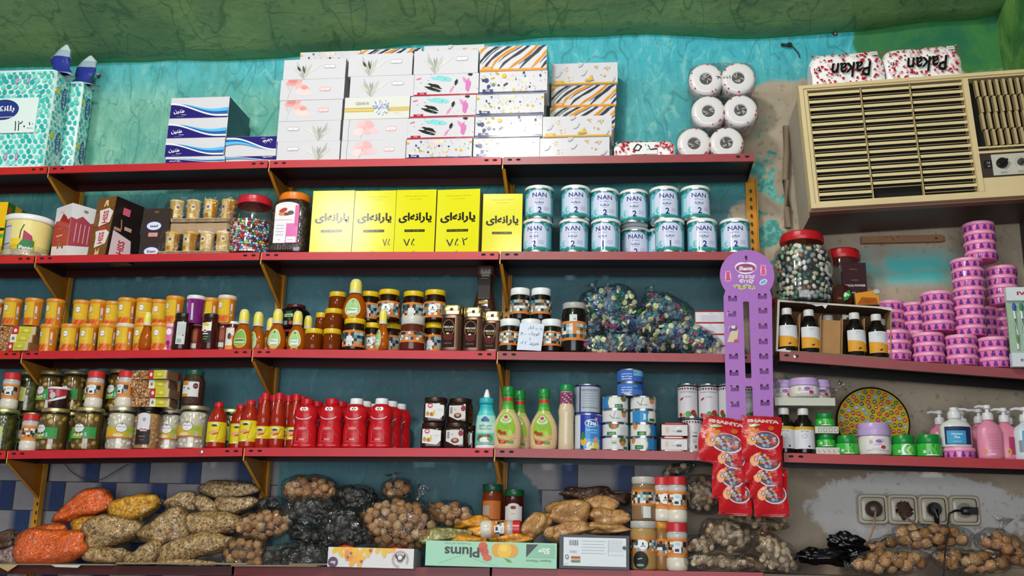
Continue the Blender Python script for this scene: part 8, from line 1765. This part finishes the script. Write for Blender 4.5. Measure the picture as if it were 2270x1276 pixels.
def plum(a, w_, h):
    a.rect(0, 0, w_, h, '98ccac').text('Plums', w_*.28, h*.57, h*.42, '14201c', w=w_*.27, flip=True, bold=.03).text('Product of Iran', w_*.245, h*.90, h*.085, '4c6c5c', w=w_*.20, flip=True)
    a.ell(w_*.44, h*.82, w_*.036, h*.17, 'c84c28').ell(w_*.455, h*.58, w_*.03, h*.2, 'c04424').ell(w_*.475, h*.36, w_*.035, h*.13, 'cc5430').ell(w_*.43, h*.66, w_*.018, h*.1, 'b83820')
    a.ell(w_*.55, h*.68, w_*.045, h*.28, 'd8981c').ell(w_*.66, h*.66, w_*.05, h*.27, 'd89818').ell(w_*.605, h*.67, w_*.055, h*.31, 'e8b424').ell(w_*.60, h*.76, w_*.03, h*.14, 'f0c848').poly([(w_*.60, h*.38), (w_*.65, h*.30), (w_*.665, h*.20), (w_*.63, h*.22)], '58902c')
    a.rect(w_*.77, h*.42, w_*.985, h*.94, '84b89a').poly([(w_*.77, h*.42), (w_*.77, h*.94), (w_*.86, h*.94)], '1c2420').text('5kg', w_*.905, h*.72, h*.30, 'dce8e0', w=w_*.085, flip=True, bold=.04).text('Super Plums', w_*.865, h*.30, h*.11, '4c7c64', w=w_*.19, flip=True, bold=.02).line([(w_*.1, h*.1), (w_*.3, h*.5)], .001, '84b89c').line([(w_*.35, h*.35), (w_*.55, h*.05)], .001, '84b89c')
xa = P(943, 1235, -.03).x; xb = P(1234, 1235, -.03).x; z0 = P(1090, 1262, -.03).z; zt_2 = P(1090, 1206, -.03).z
put(tray_carton(xb-xa, .12, zt_2-z0, '9cd0b0', plum, 'a8a890', 'plums_carton'), (xa, -.03, max(z0, sz(5, -.3)+.0005)), 'pale green open carton lettered Plums upside down', 'carton')
def blk(a, w_, h):
    a.rect(w_*.06, h*.08, w_*.955, h*.92, 'd4d8dc').rect(0, 0, 0, 0, '000000')
    for i in range(11): a.rect(w_*(.14+.012*i), h*.68, w_*(.14+.012*i)+[.001, .0018, .0008][i % 3], h*.84, '2c2c30')
    for i in range(5): a.line([(w_*.32, h*(.82-.09*i)), (w_*(.66-.02*(i % 2)), h*(.82-.09*i))], .001, '8c9096')
    for i in range(6): a.line([(w_*.70, h*(.84-.06*i)), (w_*.9, h*(.84-.06*i))], .0009, '9ca0a6')
    a.line([(w_*.70, h*.86), (w_*.70, h*.42), (w_*.92, h*.42)], .0008, '8c9096').rect(w_*.17, h*.30, w_*.30, h*.36, 'a02c24').rect(w_*.17, h*.24, w_*.30, h*.29, 'c8a038').rect(w_*.17, h*.19, w_*.30, h*.235, '3c6438').ell(w_*.11, h*.34, .006, .007, '2c6c5c').ell(w_*.11, h*.34, .003, .004, 'd4d8dc').text('PARS', w_*.2, h*.5, .007, '8c9096').ell(w_*.93, h*.64, .006, .006, '2c2c2c').text('EXTRA', w_*.10, h*.14, .003, '8c9096')
xa = P(1240, 1220, -.02).x; xb = P(1395, 1220, -.02).x; z0 = sz(5, .0)+.0006; zt_2 = P(1300, 1185, -.02).z
put(carton(xb-xa, .12, zt_2-z0, '1c1a1c', '141214', blk, name='black_carton'), (xa, -.02, z0), 'black carton with a white printed panel and barcode', 'carton')
# turmeric, herbs and ground spice bags
for cx, cy, rx, ry, ro, Y, kd, nm in [(1050, 1160, 40, 15, 4, .11, 'turmeric', 'yellow turmeric powder behind the fallen shaker'), (1042, 1199, 42, 13, 2, .03, 'turmeric', 'yellow turmeric powder at the front of the plums carton'), (1135, 1194, 50, 14, 3, .035, 'turmeric', 'yellow turmeric powder in the middle of the plums carton'), (1100, 1178, 60, 14, 0, .08, 'turmeric', 'yellow turmeric powder underneath the fallen shaker'), (986, 1189, 58, 17, 6, .045, 'dried_herb', 'pale green dried herbs at the left of the plums carton'), (1190, 1165, 40, 27, 42, .06, 'tan_powder', 'orange-brown ground spice leaning at the corner of the plums carton'), (1292, 1099, 56, 20, -3, .17, 'brown_powder', 'dark brown powder lying at the back'), (1366, 1102, 28, 16, -20, .15, 'brown_powder', 'dark brown powder, small one by the tall spice jar'), (1262, 1138, 50, 31, -4, .08, 'tan_powder', 'tan ground spice, round one on the left'), (1330, 1116, 38, 20, 0, .11, 'tan_powder', 'tan ground spice, crumpled one at the top'), (1352, 1147, 48, 22, 6, .075, 'tan_powder', 'tan ground spice, square one at the right'), (1350, 1172, 50, 13, 0, .05, 'tan_powder', 'tan ground spice, flat one resting on the black carton'), (1262, 1176, 54, 18, 10, .04, 'tan_powder', 'tan ground spice, lowest at the left above the black carton'), (1256, 1215, 40, 30, 0, .14, 'tan_powder', 'tan ground spice hidden behind the black carton')]:
    B(cx, cy, rx, ry, ro, Y, kd, 'clear bag of '+nm, grp='powder and herb bags', amp=.42, e=.72)
# jars behind
r1_ = jar(.075, .135, '144c34', '6c2c10', 'sauce', lidh=.024, lidr=.92, name='honeycomb_jar', art=lambda a, R, h: (a.rect(-.035, h*.12, .035, h*.58, 'b86420'), a.rect(-.034, h*.22, -.006, h*.46, '9c9488'), [a.line([(.008+.006*i, h*.14), (.008+.006*i, h*.56)], .001, '7c3c14') for i in range(5)]))
x = ctr(1069, 1116, 1110, .16); zj = P(1092, 1150, .16).z; m = M(); m.box(-.09, .14, -.05, .04, 0, zj-.02-sz(5, x), '6c5440', 'cardboard'); put(m.obj('brown_carton'), (x, .16, sz(5, x)+.0006), 'brown carton hidden behind the plums carton, carrying two jars', 'carton')
zj = zj-.02+.002; put(r1_, (x, .155, zj), 'dark jar with green lid and orange label behind the plums carton', 'jar')
x = ctr(1119, 1161, 1130, .15); put(jar(.068, .118, '14502c', '3c140c', 'sauce', lidh=.022, lidr=.95, name='pepper_paste_jar', art=lambda a, R, h: (a.rect(-.034, h*.06, .034, h*.52, 'd0ccc8'), a.ell(0, h*.52, .022, .010, 'd0ccc8'), a.ell(0, h*.48, .010, .006, '8c2420'), a.rect(-.034, h*.06, .034, h*.10, 'b84020'), a.text('gold', 0, h*.3, .006, '4c3c3c'))), (x, .15, zj), 'smaller dark jar with green lid and white label behind the plums carton', 'jar')
sh_ = shaker(name='spice_shaker'); q = P(1066, 1173, .03); put(sh_, (q.x, .04, q.z), 'red-capped spice shaker fallen on its side on the turmeric bags', 'shaker', rz=0, ry=pi/2-.03)
# stacked spice jars right of the black carton
def clrjar(H, D, cont, lid='b8b4ac', band=(.30, .64), face='none', seed=3, extra=None): return jar(D, H, lid, cont, 'sauce', lidh=.022, lidr=.95, sh=.90, art=lambda a, R, h: (al_mos(face, seed=seed, band=band)(a, R, h), extra(a, R, h) if extra else None), name='spice_jar')
S5 = lambda xl, xr, Y, py=1210: (ctr(xl, xr, py, Y), sz(5, ctr(xl, xr, py, Y))+.0006)
hj = .158; x, z = S5(1399, 1454, .045); zt_2 = P(1426, 1154, .015).z; hj = zt_2-z
put(clrjar(hj, .086, 'b08c54', face='logo', seed=21, band=(.34, .66), extra=lambda a, R, h: (a.ell(-.010, h*.20, .024, .028, '141414', n=24), a.line([(-.018, h*.22), (-.004, h*.24)], .003, 'b8b4b0'), a.ell(-.010, h*.10, .012, .004, '7c9c8c'))), (x, .045, z), 'mosaic-label spice jar with round black sticker, lower one by the black carton', 'jar')
put(clrjar(P(1426, 1055, .015).z-zt_2-.002, .080, '8c6c4c', seed=22, face='none', band=(.34, .70), extra=lambda a, R, h: a.rect(-.002, h*.06, .022, h*.32, 'd0d0cc')), (ctr(1402, 1452, 1100, .047), .047, zt_2+.001), 'spice jar with clear lid and white tag, upper one stacked by the black carton', 'jar')
x, z = S5(1454, 1484, .06); put(clrjar(hj, .062, '8c6434', seed=23, lid='c88420'), (x-.004, .068, z), 'narrow brown spice jar wedged between the sticker jar and the shaker', 'jar')
x2, z2 = S5(1481, 1521, .04); k5 = (P(1500, 1158, .02).z-z2)/.132; put(SHK[0], (x2, .04, z2), 'red-capped spice shaker at the bottom of the stack beside the peanuts', 'shaker', 'red-capped spice shakers', sc=k5)
put(SHK[0], (x2+.001, .04, z2+.132*k5+.001), 'red-capped spice shaker on top of the stack beside the peanuts', 'shaker', 'red-capped spice shakers', sc=(P(1500, 1056, .02).z-z2-.132*k5)/.132); x, _ = S5(1451, 1483, .06, 1100); put(SHK[1], (x, .06, z+hj+.001), 'red-capped spice shaker in the upper layer between clear-lidded jar and other shaker', 'shaker', 'red-capped spice shakers', rz=.4, sc=(P(1467, 1057, .04).z-z-hj)/.132)
# peanuts
def PB(cx, cy, rx, ry, ro, Y, nm, n, **k): B(cx, cy, rx, ry, ro, Y, 'peanut', f'clear bag of peanuts in the shell, {nm}', nmax=n, size=.0225, step=.026, itemlab=f'peanut in the shell in the clear bag {nm}', itemgrp=f'peanuts in the bag {nm}', grp='clear bags of peanuts', core='7c6650', thick=.8, **k)
PB(1614, 1186, 60, 38, -6, .075, 'in the centre of the pile', 34); PB(1553, 1208, 38, 24, 0, .05, 'beside the stacked shakers', 15); PB(1592, 1245, 82, 19, -3, .02, 'along the shelf edge', 30)
PB(1722, 1230, 60, 40, -42, .025, 'leaning at the right end of the pile', 36, ears=((3.1, .02, .03),)); PB(1668, 1250, 44, 20, -10, .03, 'low between edge bag and leaning bag', 15); PB(1558, 1096, 46, 44, 0, .165, 'tall dim one at the back', 22); PB(1680, 1158, 68, 19, -4, .13, 'dim one under the red packets', 18); PB(1504, 1040, 38, 14, 12, .19, 'high and dim under the shelf', 8)
# black bags and walnuts on the counter
B(1826, 1232, 62, 19, 0, .12, 'black', 'long shiny black plastic bag lying on the counter', cat='bag', ears=((.1, .03, .02),)); B(1880, 1206, 44, 25, -14, .17, 'black', 'small crumpled black plastic bag slumped on the long one', cat='bag', ears=((-.5, .04, .012),))
WB(2066, 1190, 88, 31, -2, .14, 'on top below the sockets', 26, size=.0185); WB(1972, 1245, 92, 32, 4, .04, 'front left on the counter', 30, size=.0185, ears=((3.2, .03, .015),)); WB(2150, 1244, 86, 28, -4, .05, 'front right on the counter', 26, size=.0185); WB(2222, 1216, 62, 38, -28, .10, 'slumped at the right edge', 22, size=.0185, ears=((1.9, .05, .03),)); WB(1960, 1205, 48, 18, 14, .19, 'dim one at the back left on the counter', 8, size=.0185)
# flattened cartons under the bags
for i, (x0, x1, y0, th, zz, rz, c_, lb) in enumerate([(-40, 250, -.015, .004, 1253, .0, 'c4b49c', 'longest one at the left edge'), (255, 545, -.035, .005, 1262, .02, 'b8a484', 'brown one in the middle'), (510, 700, -.04, .004, 1262, -.02, 'd0ccc4', 'white one with a faint red mark'), (640, 735, -.03, .004, 1256, .0, 'ccc8c0', 'white one beside the apricot carton')]):
    xa, xb = P(x0, zz, y0).x, P(x1, zz, y0).x; m = M(); N = 16; rnd = random.Random(i)
    for j in range(N):
        u0, u1 = (xb-xa)*j/N, (xb-xa)*(j+1)/N; m.box(u0, u1, rnd.uniform(0, .004), .2, 0, th, c_, 'cardboard', dict(front='8c7c64'))
    a = Art()
    if i == 2: a.text('fragile', .08, .02, .01, 'b87c74', w=.05); a.emit(m, lambda u, v, e: (u, v, th+e), 'cardboard')
    if i == 0: 
        k = len(m.v); m.v += [(.05, .001, 0), (.13, .001, 0), (.10, -.004, -.022), (.075, -.002, -.012)]; m.face((k, k+3, k+2, k+1), 'b89c68', 'cardboard'); k = len(m.v); m.v += [(.25, .001, .001), (.36, .001, .001), (.35, -.002, -.008), (.27, -.003, -.006)]; m.face((k, k+3, k+2, k+1), 'c8c0b4', 'cardboard')
    o = m.obj('flattened_carton'); z_ = sz(5, xa)+.0008+.0052*(i % 2); put(o, (xa, y0, z_), f'flattened carton lining the bottom shelf, {lb}', 'cardboard', 'flattened cartons on the bottom shelf', ry=-math.atan((sz(5, xb)-sz(5, xa))/(xb-xa)))
# ---------------------------------------------------------------- sockets, plugs, wires
def socket():
    r = root('wall_socket'); m = M(); s_ = .050
    m.lathe([(s_, 0), (s_, .006), (s_*.93, .011), (s_*.80, .011, '4c3c28'), (s_*.78, .006, '3c3020'), (s_*.72, .006)], 'c0b49c', 'plastic', 40, sq=9); o = m.obj('frame', r); o.rotation_euler = (pi/2, 0, 0)
    m = M(); m.lathe([(s_*.76, .001), (s_*.76, .008), (s_*.70, .010), (s_*.50, .010)], 'c0b8a4', 'plastic', 40, sq=9, cap=False); m.lathe([(s_*.50, .010), (s_*.48, .002)], '8c8474', 'plastic', 30, cap=True); o = m.obj('socket_insert', r); o.rotation_euler = (pi/2, 0, 0); return r
SO = socket(); sps = [(1934, 1128), (2000, 1129), (2068, 1130), (2137, 1131)]; YW2 = .258
for i, (px, py) in enumerate(sps): put(SO, P(px, py, YW2), f'grimy cream wall socket, {["leftmost, holding a brown round plug", "second, with a broken blackened insert", "third, holding a black round plug", "rightmost, holding a black angled plug"][i]}', 'socket', 'wall sockets')
def plugm(fn, name, lab): m = M(); fn(m); o = m.obj(name); tag(o, lab, 'plug')
q = [P(px, py, YW2) for px, py in sps]; V3 = Vector
def pl1(m):
    c = q[0]+V3((0, -.012, .0)); n0 = len(m.v); m.lathe([(.027, 0), (.027, .020), (.020, .030), (.012, .034)], '4c3c34', 'plastic', 28)
    for k in range(n0, len(m.v)): x, y, z = m.v[k]; m.v[k] = (c.x+x, c.y-z, c.z+y)
    a, b_, d = P(1941, 1135, .21), P(1936, 1170, .20), P(1922, 1208, .20); m.tube([c+V3((0, -.028, -.002)), a, b_, d], .0038, '9c8468', 'matte')
plugm(pl1, 'power_plug', 'brown round power plug with a frayed beige cord, in the leftmost socket')
def pl2(m): m.blob(.022, .010, .026, '4c3428', 'matte', 14, 10, amp=.9, fr=7, c=tuple(q[1]+V3((.004, -.012, 0)))); m.tube([q[1]+V3((0, -.015, -.018)), q[1]+V3((.02, -.018, -.036)), q[1]+V3((.042, -.02, -.05))], .003, '8c7c68', 'matte')
plugm(pl2, 'burnt_socket_remains', 'charred brown remains with a wire stub in the second socket')
def pl3(m):
    c = q[2]+V3((0, -.012, .002)); n0 = len(m.v); m.lathe([(.0225, 0), (.0225, .016), (.016, .026)], '141416', 'plastic', 28)
    for k in range(n0, len(m.v)): x, y, z = m.v[k]; m.v[k] = (c.x+x, c.y-z, c.z+y)
    m.tube([c+V3((0, -.02, 0)), c+V3((.001, -.022, -.03)), c+V3((.002, -.02, -.05))], [.009, .009, .006], '141416', 'plastic', 10)
plugm(pl3, 'power_plug', 'black round power plug pointing down, in the third socket')
def pl4(m):
    c = q[3]+V3((.006, -.014, -.002)); m.blob(.022, .016, .014, '222224', 'plastic', 14, 10, e=.6, c=tuple(c)); m.box(c.x+.002, c.x+.030, c.y-.02, c.y+.004, c.z-.012, c.z+.012, '1c1c1e', 'plastic')
    pts = [c+V3((-.018, -.006, 0)), P(2118, 1131, .235), P(2104, 1138, .23), P(2101, 1160, .225), P(2098, 1200, .03), P(2094, 1235, -.045), P(2090, 1290, -.05)]; m.tube(pts, [.004]*2+[.0026]*5, '1a1818', 'plastic', 8)
plugm(pl4, 'power_plug', 'black angled plug with a thin cable running down over the walnut bags')
m = M(); m.tube([P(144, 1028, .24), P(158, 1045, .24), P(180, 1059, .24), P(205, 1066, .24), P(230, 1060, .24), P(258, 1043, .24), P(284, 1028, .24)], .0018, '4c4440', 'matte', 6); tag(m.obj('hanging_wire'), 'thin grey wire sagging in front of the tiles under the fourth shelf', 'wire')
# drop the spare patterns that nothing was made from
for o in list(bpy.data.objects):
    if o.parent is None and o.type in ('MESH', 'EMPTY') and 'label' not in o and o.get('kind') not in ('structure',):
        for ch in list(o.children_recursive): bpy.data.objects.remove(ch)
        bpy.data.objects.remove(o)
